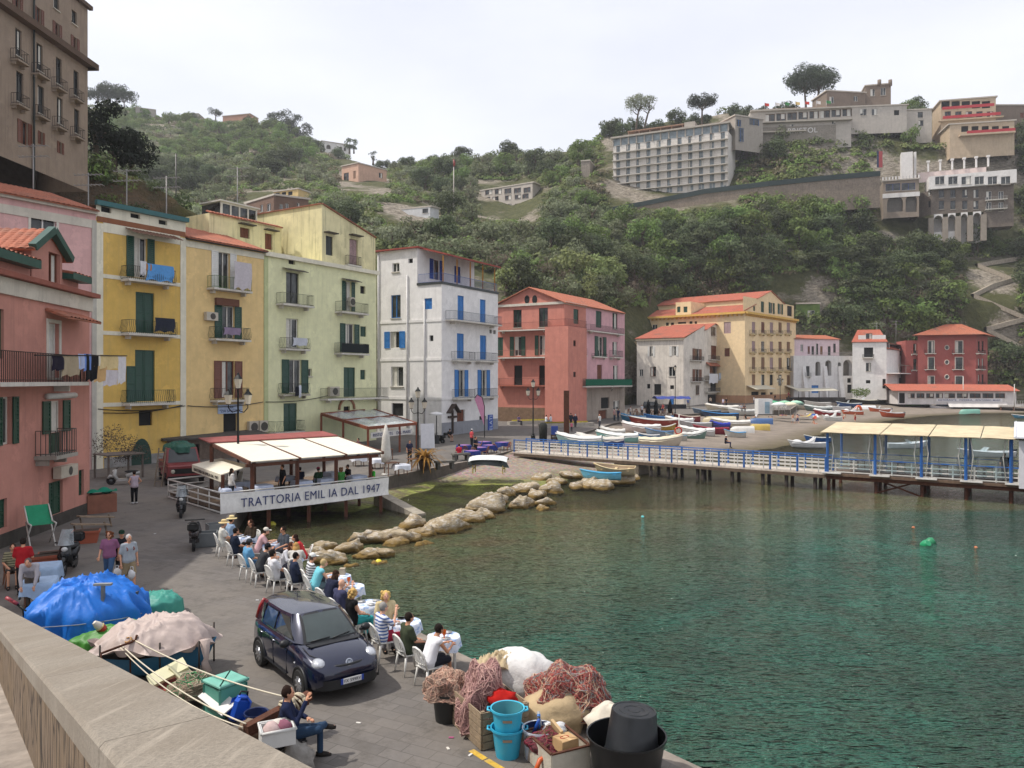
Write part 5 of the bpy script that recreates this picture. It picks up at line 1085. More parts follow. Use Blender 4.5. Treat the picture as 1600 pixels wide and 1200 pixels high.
for(x,w_,y0,y1)in((88,4.5,-14,15),(116,4,17,38)):ops.append(((x-w_,y0,x+w_,y1),'pk'))
t=house('tall brown stone hotel with slim balconies on the cliff at the upper left','hotel',[(f,ops)],f.uv(137,300)[1],ztp,BRH,back_of(a,b,16),[1,2,3],'hotel');TBH=t
mb=M_(plaster('5e4c40',.4));f.box(mb,-1,zc-.25,f.L+.3,zc+.35,.004,.8);f.box(mb,f.L-.3,zc-.25,f.L+.7,zc+.35,-16,.8);mb.build('cornice',t,True)
band(t,f,0,ztp-.1,f.L+.3,ztp+.3,.4,plaster('5e4c40',.4),'top_cornice')
for(x,y,w_)in((33,95,12),(66,117,12),(95,138,10),(122,155,9),(34,164,12),(67,182,11),(96,199,10),(123,214,9)):balc(t,f,x-w_,x+w_,y,.95,.8,'3d332d',False,None,None,'8f8172',.2)
w_=f.uv(50,120)[0];mb=M_(metal('2a302e',.6,.3));mb.tube([f.pt(w_,ztp,.2),f.pt(w_,ztp-26,.2)],.1,6);mb.build('drainpipe',t,True)
mb=M_(stone('3a3430',.4));a2=Q(-120,215,72);b2=Q(60,232,79);mb.hexa([a2-V((0,0,7)),b2-V((0,0,6)),b2+V((-3,1,-6)),a2+V((-3,1,-7))],[a2,b2,b2+V((-3,1,0)),a2+V((-3,1,0))]);tag(mb.build('garden_wall',None,loc=a2),'dark garden wall below the brown cliff hotel','wall')
rad=math.radians
SK=['c58f70','d2a084','b07c5e','dcb196']
EYE=mat('1a1512',.3,.1,name='eyes')
def pose(k):
 J=dict(pel=(0,0,.95),che=(0,.01,1.30),nec=(0,.0,1.47),hea=(0,.03,1.61),sh=[(-.18,0,1.40),(.18,0,1.40)],el=[(-.24,-.03,1.12),(.24,-.03,1.12)],wr=[(-.23,.08,.88),(.23,.08,.88)],hip=[(-.09,0,.92),(.09,0,.92)],kn=[(-.1,.02,.49),(.1,.02,.49)],an=[(-.1,0,.09),(.1,0,.09)])
 def up(**a):J.update(a)
 if k=='walk':up(kn=[(-.09,.2,.5),(.1,-.03,.49)],an=[(-.09,.26,.1),(.1,-.34,.14)],el=[(-.25,-.12,1.14),(.25,.04,1.13)],wr=[(-.23,-.1,.88),(.23,.24,.95)])
 if k=='carry':up(kn=[(-.09,.16,.5),(.1,-.02,.49)],an=[(-.09,.18,.1),(.1,-.26,.13)],el=[(-.25,-.02,1.12),(.25,-.02,1.12)],wr=[(-.25,.05,.85),(.25,.05,.85)])
 if k=='hips':up(el=[(-.32,-.06,1.16),(.32,-.06,1.16)],wr=[(-.18,.06,1.0),(.2,.06,1.0)])
 if k=='serve':up(el=[(-.25,.02,1.14),(.25,.02,1.14)],wr=[(-.15,.3,1.1),(.15,.3,1.1)])
 if k=='bend':up(pel=(0,-.05,.93),che=(0,.25,1.2),nec=(0,.38,1.31),hea=(0,.48,1.4),sh=[(-.18,.3,1.27),(.18,.3,1.27)],el=[(-.2,.4,.98),(.2,.4,.98)],wr=[(-.16,.48,.74),(.16,.5,.74)])
 if k[:3]=='sit' or k=='phone':
  up(pel=(0,-.06,.53),che=(0,-.07,.9),nec=(0,-.05,1.07),hea=(0,.0,1.21),sh=[(-.18,-.06,1.0),(.18,-.06,1.0)],el=[(-.25,.02,.74),(.25,.02,.74)],wr=[(-.14,.26,.66),(.14,.26,.66)],hip=[(-.09,0,.52),(.09,0,.52)],kn=[(-.11,.42,.52),(.11,.42,.52)],an=[(-.11,.4,.09),(.11,.44,.09)])
 if k=='sitlean':up(che=(0,.08,.88),nec=(0,.16,1.04),hea=(0,.24,1.16),sh=[(-.18,.12,.97),(.18,.12,.97)],el=[(-.27,.26,.74),(.27,.26,.74)],wr=[(-.12,.48,.8),(.12,.48,.8)])
 if k=='sitback':up(che=(0,-.14,.9),nec=(0,-.16,1.07),hea=(0,-.13,1.21),sh=[(-.18,-.15,1.0),(.18,-.15,1.0)],wr=[(-.1,.12,.72),(.16,.2,.62)])
 if k=='phone':up(el=[(-.24,.1,.78),(.27,.12,.84)],wr=[(-.1,.3,.8),(.12,.25,1.12)])
 if k=='sitx':up(che=(0,-.12,.9),nec=(0,-.12,1.07),hea=(0,-.1,1.2),sh=[(-.18,-.13,1.0),(.18,-.13,1.0)],el=[(-.26,-.02,.76),(.27,.05,.78)],wr=[(-.12,.2,.7),(.1,.2,1.08)],kn=[(-.12,.42,.53),(.2,.4,.62)],an=[(-.12,.42,.09),(-.14,.5,.55)])
 if k=='ground':up(pel=(0,0,.12),che=(0,-.16,.45),nec=(0,-.2,.62),hea=(0,-.18,.76),sh=[(-.18,-.2,.56),(.18,-.2,.56)],el=[(-.27,-.32,.34),(.27,-.32,.34)],wr=[(-.25,-.4,.07),(.25,-.4,.07)],hip=[(-.09,.04,.12),(.09,.04,.12)],kn=[(-.11,.42,.32),(.11,.44,.22)],an=[(-.11,.76,.07),(.11,.84,.07)])
 if k=='lie':up(pel=(0,0,.12),che=(0,-.36,.13),nec=(0,-.54,.14),hea=(0,-.68,.16),sh=[(-.18,-.48,.12),(.18,-.48,.12)],el=[(-.27,-.24,.09),(.27,-.24,.09)],wr=[(-.26,.0,.07),(.26,.0,.07)],hip=[(-.09,.03,.12),(.09,.03,.12)],kn=[(-.1,.46,.13),(.1,.44,.2)],an=[(-.11,.86,.08),(.11,.84,.08)])
 return{a:([V(x)for x in b]if isinstance(b,list)else V(b))for a,b in J.items()}
def cap_tube(mb,pts,rs,n=9):
 mb.tube(pts,rs,n)
 for p,r in zip(pts,rs):mb.ball(p,r,n,6)
PM={}
def person_meshes(k,sl,lg):
 """sl sleeve: 0 none, 1 short, 2 long, -1 bare torso; lg trousers: 2 long, 1 shorts"""
 key=(k,sl,lg)
 if key in PM:return PM[key]
 J=pose(k);far=False
 def torso(mb,g,top=1.):
  for s,dx in((0,-.07),(1,.07)):
   a=J['pel']+V((dx,0,0));c=J['che']+V((dx*1.05,0,0));b=a.lerp(c,.5)
   e=J['nec'].lerp(J['sh'][s],.55)-(J['nec']-J['che'])*.22
   cap_tube(mb,[a,b,c,e],[.108+g*2.3,.096+g*1.4,.108+g,.072+g])
  cap_tube(mb,[J['sh'][0],J['sh'][1]],[.062+g,.062+g])
 if('b',k)not in PM:
  mb=MB();torso(mb,0)
  cap_tube(mb,[J['nec']-(J['nec']-J['che'])*.2,J['nec'].lerp(J['hea'],.5)],[.06,.052])
  h=J['hea'];mb.ball(h,(.075,.092,.112),12,9);mb.ball(h+V((0,.045,-.05)),(.052,.05,.055),8,6)
  mb.tube([h+V((0,.08,.02)),h+V((0,.112,-.02))],[.012,.018],6)
  for s in(-1,1):mb.ball(h+V((s*.078,-.005,-.005)),(.014,.022,.032),6,5)
  for s in(0,1):
   cap_tube(mb,[J['sh'][s],J['el'][s],J['wr'][s]],[.052,.04,.028]);d=(J['wr'][s]-J['el'][s]).normalized()
   mb.tube([J['wr'][s]-d*.02,J['wr'][s]+d*.05,J['wr'][s]+d*.09],[.03,.04,.034],8,flat=.6)
   cap_tube(mb,[J['hip'][s],J['kn'][s],J['an'][s]],[.085,.055,.036])
   f=V((0,1,-.15))if k not in('lie',)else V((0,.4,1));f.normalize()
   cap_tube(mb,[J['an'][s]-V((0,.03,.04)),J['an'][s]+f*.15-V((0,0,.035))],[.042,.036])
  me=remesh(mb,.02,2,'person_body');q=MB();q.mat(skin(SK[0]));q.add([v.co.copy()for v in me.vertices],[tuple(p.vertices)for p in me.polygons],True)
  for s in(0,1):
   d=(J['wr'][s]-J['el'][s]).normalized();e=d.cross(V((0,0,1)));
   if e.length<.2:e=d.cross(V((0,1,0)))
   e.normalize();n=d.cross(e).normalized();w0=J['wr'][s]+d*.085
   if n.z>0:n=-n
   for i in range(4):
    o=e*(-.027+.018*i);L=(.07,.08,.076,.06)[i]
    q.tube([w0+o,w0+o+d*L*.55+n*.006,w0+o+d*L*.85+n*.03],[.0095,.0085,.007],6)
   t0=J['wr'][s]+d*.03+e*.03;q.tube([t0,t0+e*.025+d*.025+n*.01,t0+e*.03+d*.055+n*.02],[.012,.011,.008],6)
  h=J['hea'];q.mat(EYE)
  for s in(-1,1):q.ball(h+V((s*.032,.085,.012)),(.013,.008,.009),6,5)
  q.mat(mat('8d4a42',.6,.1,name='lips'));q.ball(h+V((0,.093,-.058)),(.022,.008,.007),8,5)
  PM[('b',k)]=q.mesh('person_body')
 if('s',k,sl)not in PM and sl>=0:
  mb=MB();torso(mb,.016)
  for s in(0,1):
   if sl==1:cap_tube(mb,[J['sh'][s],J['sh'][s].lerp(J['el'][s],.75)],[.072,.066])
   if sl==2:cap_tube(mb,[J['sh'][s],J['el'][s],J['el'][s].lerp(J['wr'][s],.92)],[.07,.058,.046])
  PM[('s',k,sl)]=remesh(mb,.022,2,'top')
 if('p',k,lg)not in PM:
  mb=MB()
  cap_tube(mb,[J['pel']+V((-.06,0,.04)),J['pel']+V((.06,0,.04))],[.12,.12])
  for s in(0,1):
   kn,an=J['kn'][s],J['an'][s]
   if lg==2:cap_tube(mb,[J['hip'][s],kn,kn.lerp(an,.95)],[.105,.078,.06])
   elif lg==1:cap_tube(mb,[J['hip'][s],J['hip'][s].lerp(kn,.9)],[.108,.088])
   else:cap_tube(mb,[J['hip'][s],J['hip'][s].lerp(kn,.2)],[.1,.095])
  PM[('p',k,lg)]=remesh(mb,.024,2,'trousers')
 if('f',k)not in PM:
  mb=MB()
  for s in(0,1):
   f=V((0,1,-.12))if k!='lie' else V((0,.4,1));f.normalize();a=J['an'][s];mb.tube([a-f*.075-V((0,0,.04)),a+f*.03-V((0,0,.035)),a+f*.13-V((0,0,.045)),a+f*.19-V((0,0,.05))],[.045,.056,.05,.03],9,flat=.85)
  PM[('f',k)]=mb.mesh('shoes')
 PM[key]=(PM[('b',k)],PM.get(('s',k,sl)),PM[('p',k,lg)],PM[('f',k)],J);return PM[key]
def hair_mesh(kind,J):
 h=J['hea'];mb=MB()
 if kind=='bald':return None
 b=h+V((0,-.022,.022));mb.ball(b,(.088,.098,.105),14,9,.12,3)
 if kind=='long':
  mb.tube([b+V((0,-.03,0)),b+V((0,-.075,-.12)),b+V((0,-.085,-.25)),b+V((0,-.07,-.34))],[.085,.088,.075,.03],10,flat=.6)
  for s in(-1,1):mb.tube([b+V((s*.06,-.01,0)),b+V((s*.085,-.02,-.13)),b+V((s*.08,-.03,-.24))],[.04,.04,.015],7)
 if kind=='curly':
  for i in range(16):a=i*2.4;mb.ball(b+V((cos(a)*.085,sin(a)*.07-.03,.06-.012*i)),.045,7,5)
 return mb
def hat_mb(kind,J,col):
 h=J['hea'];mb=M_(cloth(col))
 if kind=='straw':
  mb.lathe([(.2,.055),(.1,.075),(.096,.15),(.07,.17),(0,.172)],h,18);mb.mat(cloth('4a4038'));mb.lathe([(.099,.078),(.098,.105)],h,18)
 else:
  mb.lathe([(.095,.03),(.096,.07),(.08,.115),(.04,.14),(0,.145)],h+V((0,-.01,0)),14)
  if kind=='cap':mb.hexa([h+V((-.07,.07,.035)),h+V((.07,.07,.035)),h+V((.055,.18,.02)),h+V((-.055,.18,.02))],[h+V((-.07,.07,.05)),h+V((.07,.07,.05)),h+V((.055,.18,.032)),h+V((-.055,.18,.032))])
 return mb
def person(label,loc,face,k='stand',top='c9c9c9',bot='2f3a4f',sl=1,lg=2,hair='short',hc='2a211b',hat=None,hatc='d8d8d4',sk=0,shoe='2a2624',sc=1.,glasses=False,group=None,bag=None,stripes=None):
 b,s,p,f,J=person_meshes(k,sl,lg)
 o=meshobj('person',b);o.location=loc;o.rotation_euler=(0,0,math.atan2(-face[0],face[1]));o.scale=(sc,sc,sc);tag(o,label,'person',group);slotmat(o,0,skin(SK[sk]))
 if s:
  c=meshobj('shirt',s,o,(cloth('c9c9c9'),));slotmat(c,0,stripe_mat(stripes,top)if stripes else cloth(top))
 c=meshobj('trousers' if lg==2 else 'shorts',p,o,(cloth('c9c9c9'),));slotmat(c,0,cloth(bot))
 c=meshobj('shoes',f,o,(cloth('c9c9c9'),));slotmat(c,0,cloth(shoe))
 hm=hair_mesh(hair,J)
 if hm:hm.ms=[cloth(hc)];hm.build('hair',o)
 if hat:hat_mb(hat,J,hatc).build('hat',o)
 if glasses:
  mb=M_(plast('151515',.2));h=J['hea']
  for s_ in(-1,1):mb.ball(h+V((s_*.034,.09,.012)),(.028,.01,.02),8,5);mb.bar(h+V((s_*.06,.085,.016)),h+V((s_*.078,0,.016)),.006)
  mb.build('sunglasses',o)
 if bag:
  mb=M_(cloth(bag));c=J['che']+V((0,-.19,-.05));mb.ball(c,(.15,.1,.22),10,8);
  for s_ in(-1,1):mb.tube([c+V((s_*.08,.06,.18)),J['sh'][0 if s_<0 else 1]*.6+J['nec']*.4+V((0,.0,.02)),J['che']+V((s_*.1,.155,-.02)),c+V((s_*.1,.05,-.16))],.02,5)
  r=mb.build('backpack',None);r.location=o.location;r.rotation_euler=o.rotation_euler;tag(r,'backpack worn by '+label.split(' by ')[0].split(' with ')[0][:60],'backpack')
 return o
def stripe_mat(c2,c1):
 key=('stripe',c1,c2)
 if key in MC:return MC[key]
 m,nt,b=nodes('striped_cloth');tc=N(nt,'ShaderNodeTexCoord').outputs['Object'];wv=N(nt,'ShaderNodeTexWave',bands_direction='Z');wv.inputs['Scale'].default_value=4.2;nt.links.new(tc,wv.inputs['Vector'])
 nt.links.new(mixc(nt,ramp(nt,wv.outputs[0],.55,.65),hexc(c1),hexc(c2)),b.inputs['Base Color']);b.inputs['Roughness'].default_value=.9;MC[key]=m;return m
def chair_proto(col,label,slat=5,name='plastic_chair'):
 m=plast(col,.45);t=thing(name,label,'chair')
 mb=M_(m);mb.grid(7,7,lambda u,v:V(((u-.5)*(.42+.03*v),(v-.5)*.42,.45-.02*sin(pi*u)*sin(pi*v))));mb.grid(7,7,lambda u,v:V(((.5-u)*(.42+.03*v),(v-.5)*.42,.42)));mb.tube([(-.21,-.21,.435),(.21,-.21,.435),(.225,.21,.43),(-.225,.21,.43),(-.21,-.21,.435)],.018,6);mb.build('seat',t)
 mb=M_(m);bk=lambda x,z:V((x,-.2-(z-.44)*.28-.03*(1-(x/.2)**2),z))
 arc=[bk(-.2,.44),bk(-.215,.62),bk(-.2,.76),bk(-.13,.86),bk(0,.895),bk(.13,.86),bk(.2,.76),bk(.215,.62),bk(.2,.44)];mb.tube(arc,.022,7)
 mb.tube([bk(-.21,.55),bk(0,.53),bk(.21,.55)],.018,6)
 for i in range(slat):x=-.14+.28*i/(slat-1);mb.bar(bk(x,.54),bk(x*1.05,.87-abs(x)*.45),.034,.014,(0,1,.2))
 mb.grid(9,3,lambda u,v:bk(-.15+.3*u,.74+v*(.12-.12*abs(u-.5))));mb.build('backrest',t)
 for sx in(-1,1):
  for sy in(-1,1):mb=M_(m);mb.tube([(sx*.19,sy*.18,.44),(sx*.215,sy*.215,.22),(sx*.235,sy*.245,0)],[.03,.024,.018],6);mb.build('leg',t)
 return t
def table_proto(col,name='round_table',r=.36,legs=4,sq=False,h=.72):
 t=thing(name,'x','table');m=col
 mb=M_(m)
 if sq:mb.box((0,0,h-.015),(2*r,2*r,.03))
 else:mb.lathe([(r,h-.03),(r,h)],n=24)
 mb.build('tabletop',t)
 for k in range(4):
  a=.785+k*1.571;q=r*(.72 if not sq else 1.18);mb=M_(m);mb.bar((cos(a)*q,sin(a)*q,0),(cos(a)*q*.95,sin(a)*q*.95,h-.03),.045);mb.build('leg',t)
 return t
def cloth_mb(m,r,drop,sq=False,n=40,z=.725,seed=0):
 mb=M_(m);rings=[0,.5,1.,1.02]+[1.04+.1*k/4 for k in range(1,5)];vs=[];fs=[]
 for i,q in enumerate(rings):
  for k in range(n):
   a=6.2832*k/n;c,s=cos(a),sin(a);e=1/max(abs(c),abs(s))if sq else 1.
   if sq:e=min(e,1.33)
   rr=r*q*e;dz=0
   if i>=3:f=(i-3)/4;dz=-drop*f*(1+.18*sin(a*4+seed)*(1 if not sq else 1.2));rr*=1+.05*f*sin(a*11+seed)
   vs.append((rr*c,rr*s,z+dz))
 for i in range(len(rings)-1):
  for k in range(n):fs.append((i*n+k,i*n+(k+1)%n,(i+1)*n+(k+1)%n,(i+1)*n+k))
 mb.add(vs,fs,True);return mb
WCLOTH=mat('d3d6de',.9,.12,9,.2,40,name='white_tablecloth')
def checked():
 m,nt,b=nodes('blue_white_tablecloth');tc=N(nt,'ShaderNodeTexCoord').outputs['Object'];n=noiset(nt,tc,9,2)
 nt.links.new(mixc(nt,ramp(nt,n,.5,.6),hexc('d3d8e4'),hexc('8fa6cc')),b.inputs['Base Color']);b.inputs['Roughness'].default_value=.9;return m
BWC=checked();BLC=cloth('2c3a78');LBC=cloth('9db2cc')
def table_with_cloth(loc,label_t,label_c,cm,proto,r=.38,drop=.28,sq=False,gt=None,gc=None,rz=0,seed=0):
 t=dup(proto,loc,rz,label_t,gt);c=cloth_mb(cm,r,drop,sq,seed=seed).build('tablecloth');c.location=V(loc)+V((0,0,0));c.rotation_euler=(0,0,rz);tag(c,label_c,'tablecloth',gc);return t
def glass_thing(name,label,loc,col,h=.14,r=.04,group=None):
 mb=M_(plast(col,.15));mb.lathe([(r*.6,0),(r*.65,.01),(r*.25,.02),(r*.3,h*.35),(r,h*.6),(r*.95,h),(r*.8,h)],n=10);o=mb.build(name);o.location=loc;return tag(o,label,'drink',group)
CH=chair_proto('d8d6d0','x');TW_=table_proto(paint('c9c6c0'));TSQ=table_proto(wood('6b4630'),'square_table',.38,4,True)
CHF=chair_proto('7a4a2c','x',4,'wooden_chair')
EDGED=V((.78,.62)).normalized()
def g(px,py,z=1.004):return P(px,py,z)
row=[(350,876,dict(k='sit',top='c9c8c0',bot='7a6248',lg=1,hat='straw',hatc='cfb98a',hair='short',hc='8a8580'),'person in a white shirt and straw hat on the farthest chair of the quay row',None),(369,890,dict(k='sit',top='1f2738',bot='2a2a30',hc='1e1815'),'person in a navy shirt sitting with their back to us behind the straw hat pair',None),(390,912,dict(k='sit',top='5f93b8',bot='3a5a78',lg=1,hc='2a211b',hat='cap',hatc='3a3f45'),'person in a light blue shirt and dark grey cap sitting at the table edge',None),(407,920,dict(k='sitlean',top='3a3c40',bot='22242a',lg=1,hat='cap',hatc='1b1b20',glasses=True),'person in a dark grey shirt and black cap leaning on the table',None),(433,932,dict(k='sitback',top='d3d3d6',bot='2a2c33',lg=1,hc='1a1614'),'person in a white t-shirt with short black hair leaning back',None),(463,938,dict(k='sit',top='252c40',bot='23262f',hc='1a1614',sl=2),'person in a dark navy vest with their back to us left of the car roof',None),(494,950,dict(k='sitlean',top='6fb8c4',bot='5a6a70',sl=0,hc='b09a70',sk=1),'person in a turquoise sleeveless top with short blond hair behind the car',None),(514,972,dict(k='sitlean',top='23273a',bot='2a2a35',hair='long',hc='33221a'),'person with long dark hair and a dark flowered top behind the car roof',None),(534,990,dict(k='phone',top='3d3f58',bot='2a2c38',hair='bald',sk=1,glasses=True),'bald person in a dark blue shirt raising a hand at a white table',None),(553,1008,dict(k='sit',top='17171a',bot='3aa0a4',sl=0,hair='curly',hc='c2a064',sk=1),'person with blond hair and a black top beside the car windscreen',None),(600,1036,dict(k='phone',top='cfd2da',bot='8a2438',lg=1,hc='8d8a86',stripes='3d5a96',sk=1),'person in a blue and white striped shirt and red shorts holding a hand to their face',None),(640,1056,dict(k='sit',top='3b4232',bot='2e2f2a',hc='241c18'),'person in a dark olive shirt sitting with their back to us',None),(672,1078,dict(k='sitlean',top='d6d6da',bot='23252c',sl=0,lg=1,hc='1f1815',sk=2),'person in a white tank top with short black hair nearest to the nets',None)]
for i,(x,y,kw,lb,fd)in enumerate(row):
 p=g(x,y-6);rz=math.atan2(-EDGED.x,EDGED.y)+R.uniform(-.15,.15);fc=(-sin(rz),cos(rz))
 dup(CH,p,rz,'white plastic chair under the '+' '.join(lb.replace('person in a ','sitter in the ').replace('person with ','sitter with ').split()[:9]),'white plastic chairs along the quay edge')
 person(lb,p+V((0,0,0)),fc,**kw)
for(x,y,kw,lb,fd)in[(362,866,dict(k='sit',top='8fa6c0',bot='5a5148',hat='straw',hatc='d3c08f'),'person in a pale blue shirt and wide straw hat behind the first straw hat sitter',(.6,.8)),(391,872,dict(k='sit',top='3a3026',bot='2a2622',sl=2,hair='long',hc='3a241a',glasses=True),'person in a brown jacket with long brown hair and sunglasses facing us',(-.5,-.85)),(405,886,dict(k='sitlean',top='c9a3a6',bot='6a6058',hat='cap',hatc='c9c4b8',sk=1),'person in a pale pink shirt and cream cap bent over the table',(.9,.3)),(442,886,dict(k='sit',top='4a5058',bot='3a3a40',hc='2a1f1a',glasses=True),'person in a slate grey shirt and sunglasses facing us across the table',(-.6,-.8)),(446,912,dict(k='sitlean',top='c9c9ce',bot='4a4a55',sl=2,hair='long',hc='4a2c1e',glasses=True),'person in a white blouse with long brown hair and sunglasses in the middle of the row',(.9,-.3)),(472,897,dict(k='sitlean',top='c23a3c',bot='5a6a8a',hair='long',hc='2a1a15'),'person in a bright red shirt with dark hair on the water side',(-.9,-.3)),(462,916,dict(k='sitlean',top='c4c0b8',bot='6a6a70',hair='long',hc='b08a56',sk=1),'person with long fair hair bending over the middle table',(-.2,.9)),(489,938,dict(k='sit',top='c9c9cc',bot='3a3c45',hat='cap',hatc='dcdcd8',hc='5a4a40',stripes='3a4048'),'person in a grey striped shirt and white cap looking at the sea',(.8,.5)),(603,1012,dict(k='sit',top='c9b890',bot='8a8a90',hair='curly',hc='c9aa6a',sk=1),'person with curly blond hair half hidden behind the striped shirt',(.3,-.9))]:
 p=g(x,y-4);rz=math.atan2(-fd[0],fd[1])
 dup(CH,p,rz,'white plastic chair used by the '+' '.join(lb.split()[1:9]),'white plastic chairs along the quay edge');person(lb,p,fd,**kw)
TP_=[(385,868,'at the far end of the quay row beside the rocks'),(424,880,'between the pink shirt and the slate grey shirt'),(455,902,'in front of the red shirted sitter'),(529,938,'beside the turquoise top with a small box on it'),(549,956,'in front of the bald sitter'),(577,986,'in front of the blond sitter in black'),(634,1018,'between the striped shirt and the olive shirt'),(694,1044,'in front of the white tank top')]
for i,(x,y,lb)in enumerate(TP_):
 p=g(x,y);table_with_cloth(p,'white round table '+lb,'blue and white tablecloth on the table '+lb,BWC,TW_,.35,.24,False,'round tables along the quay edge','tablecloths along the quay edge',R.random()*3,i)
 for k in range(3):
  a=R.random()*6.28;q=p+V((.22*cos(a+2*k),.22*sin(a+2*k),.73))
  mb=M_(plast('d8d8d6',.3));mb.lathe([(.04,0),(.09,.012),(.11,.022)],n=12);o=mb.build('plate');o.location=q;tag(o,'white plate on the table '+lb,'plate','plates on the table '+lb)
for(x,y,z)in((545,930,'beside the bald sitter'),(686,1024,'held up before the white tank top'),(694,1026,'to the right of the pair before the white tank top')):
 p=g(x,y+24);p.z=1.74;glass_thing('orange_drink','glass of bright orange drink '+z,p,'d2601c',.2,.05,'orange drinks')
mb=M_(plast('a89a84',.6));mb.box((0,0,.09),(.16,.16,.18));o=mb.build('napkin_box');o.location=g(534,937)+V((0,.1,.73));tag(o,'small beige box on the table beside the turquoise top','box')
person('person with curly reddish hair in a purple top and blue jeans walking',g(171,913),(.15,-1),'walk','8a5a78','3f5878',1,2,'curly','6a3f28',sk=0,glasses=True,sc=.98)
o1=person('grey haired person in a pale shirt and khaki shorts carrying white bags',g(201,922),(.75,-.6),'carry','9aa0a6','8a7a60',1,1,'short','a8a6a4',sk=0,shoe='3a3430',bag='8d5a50')
person('person in a black t-shirt and dark cap walking behind the couple',g(190,908),(.5,-.8),'stand','1d1f26','2a2a2e',1,1,'short','2a211b','cap','1a3326',shoe='c9c9c9',sc=.95)
for(x,y,z,lb)in((206,911,1.55,'white plastic shopping bag in the right hand of the grey haired walker'),(183,906,1.5,'white plastic shopping bag between the two walkers')):
 p=g(x,y+12);mb=M_(mat('d0cfcf',.5,.1,8,.3,20));mb.ball((0,0,.16),(.11,.08,.16),10,8,.3,x);mb.tube([(-.05,0,.28),(-.03,0,.4),(.03,0,.4),(.05,0,.28)],.012,5);o=mb.build('shopping_bag');o.location=V((p.x,p.y,z-.2));tag(o,lb,'bag')
person('person in a red polo shirt and black trousers standing by the tables at the left',g(36,930),(-.3,1),'serve','a01f26','1b1b20',1,2,'short','231a16')
person('grey haired person in a light grey shirt leaning down beside the blue tarp',g(50,950),(.35,-.95),'bend','a9a3a6','5a5048',2,2,'short','5a5654')
person('person in a patterned shirt sitting at a table at the left edge',g(20,915),(.5,-.8),'sit','8a8468','3a3430',1,1,'short','3a2a22',stripes='4a4634')
dup(CHF,g(20,915),rad(220),'wooden chair under the patterned shirt sitter at the left edge','wooden chairs')
for i,(x,y,lb)in enumerate(((70,918,'behind the leaning grey shirt'),(62,945,'nearest to the blue tarp'))):
 table_with_cloth(g(x,y),'square table '+lb+' at the left','pale blue tablecloth on the table '+lb,LBC,TSQ,.42,.42,True,'tables by the pink house','pale blue tablecloths',.4,i)
person('person in a lilac vest and black leggings standing by the old red van',g(210,787),(-.7,.6),'hips','b3a4b0','17171b',0,2,'short','2a1c18',shoe='c9c9c9')
p=g(460,1190);fc=V((.95,.2)).normalized()
person('person in a navy jacket and jeans sitting cross legged with back turned behind the rope beam',p+V((0,0,-.02)),fc,'sitx','1f2640','2c4058',2,2,'short','2a1d18',sc=1.0)
t=thing('folding_chair','black metal folding chair under the sitter in the navy jacket','chair',p,math.atan2(-fc.x,fc.y));m=metal('1a1a1b',.5,.4)
mb=M_(cloth('222226'));mb.box((0,0,.44),(.42,.4,.03));mb.build('seat',t);mb=M_(cloth('222226'));mb.box((0,-.24,.72),(.4,.03,.26));mb.build('backrest',t)
for sx in(-1,1):
 for q in(((.2,.22,.43),(.2,-.25,0)),((.2,-.26,.85),(.2,.24,0))):mb=M_(m);mb.tube([(sx*q[0][0],q[0][1],q[0][2]),(sx*q[1][0],q[1][1],q[1][2])],.014,6);mb.build('leg',t)
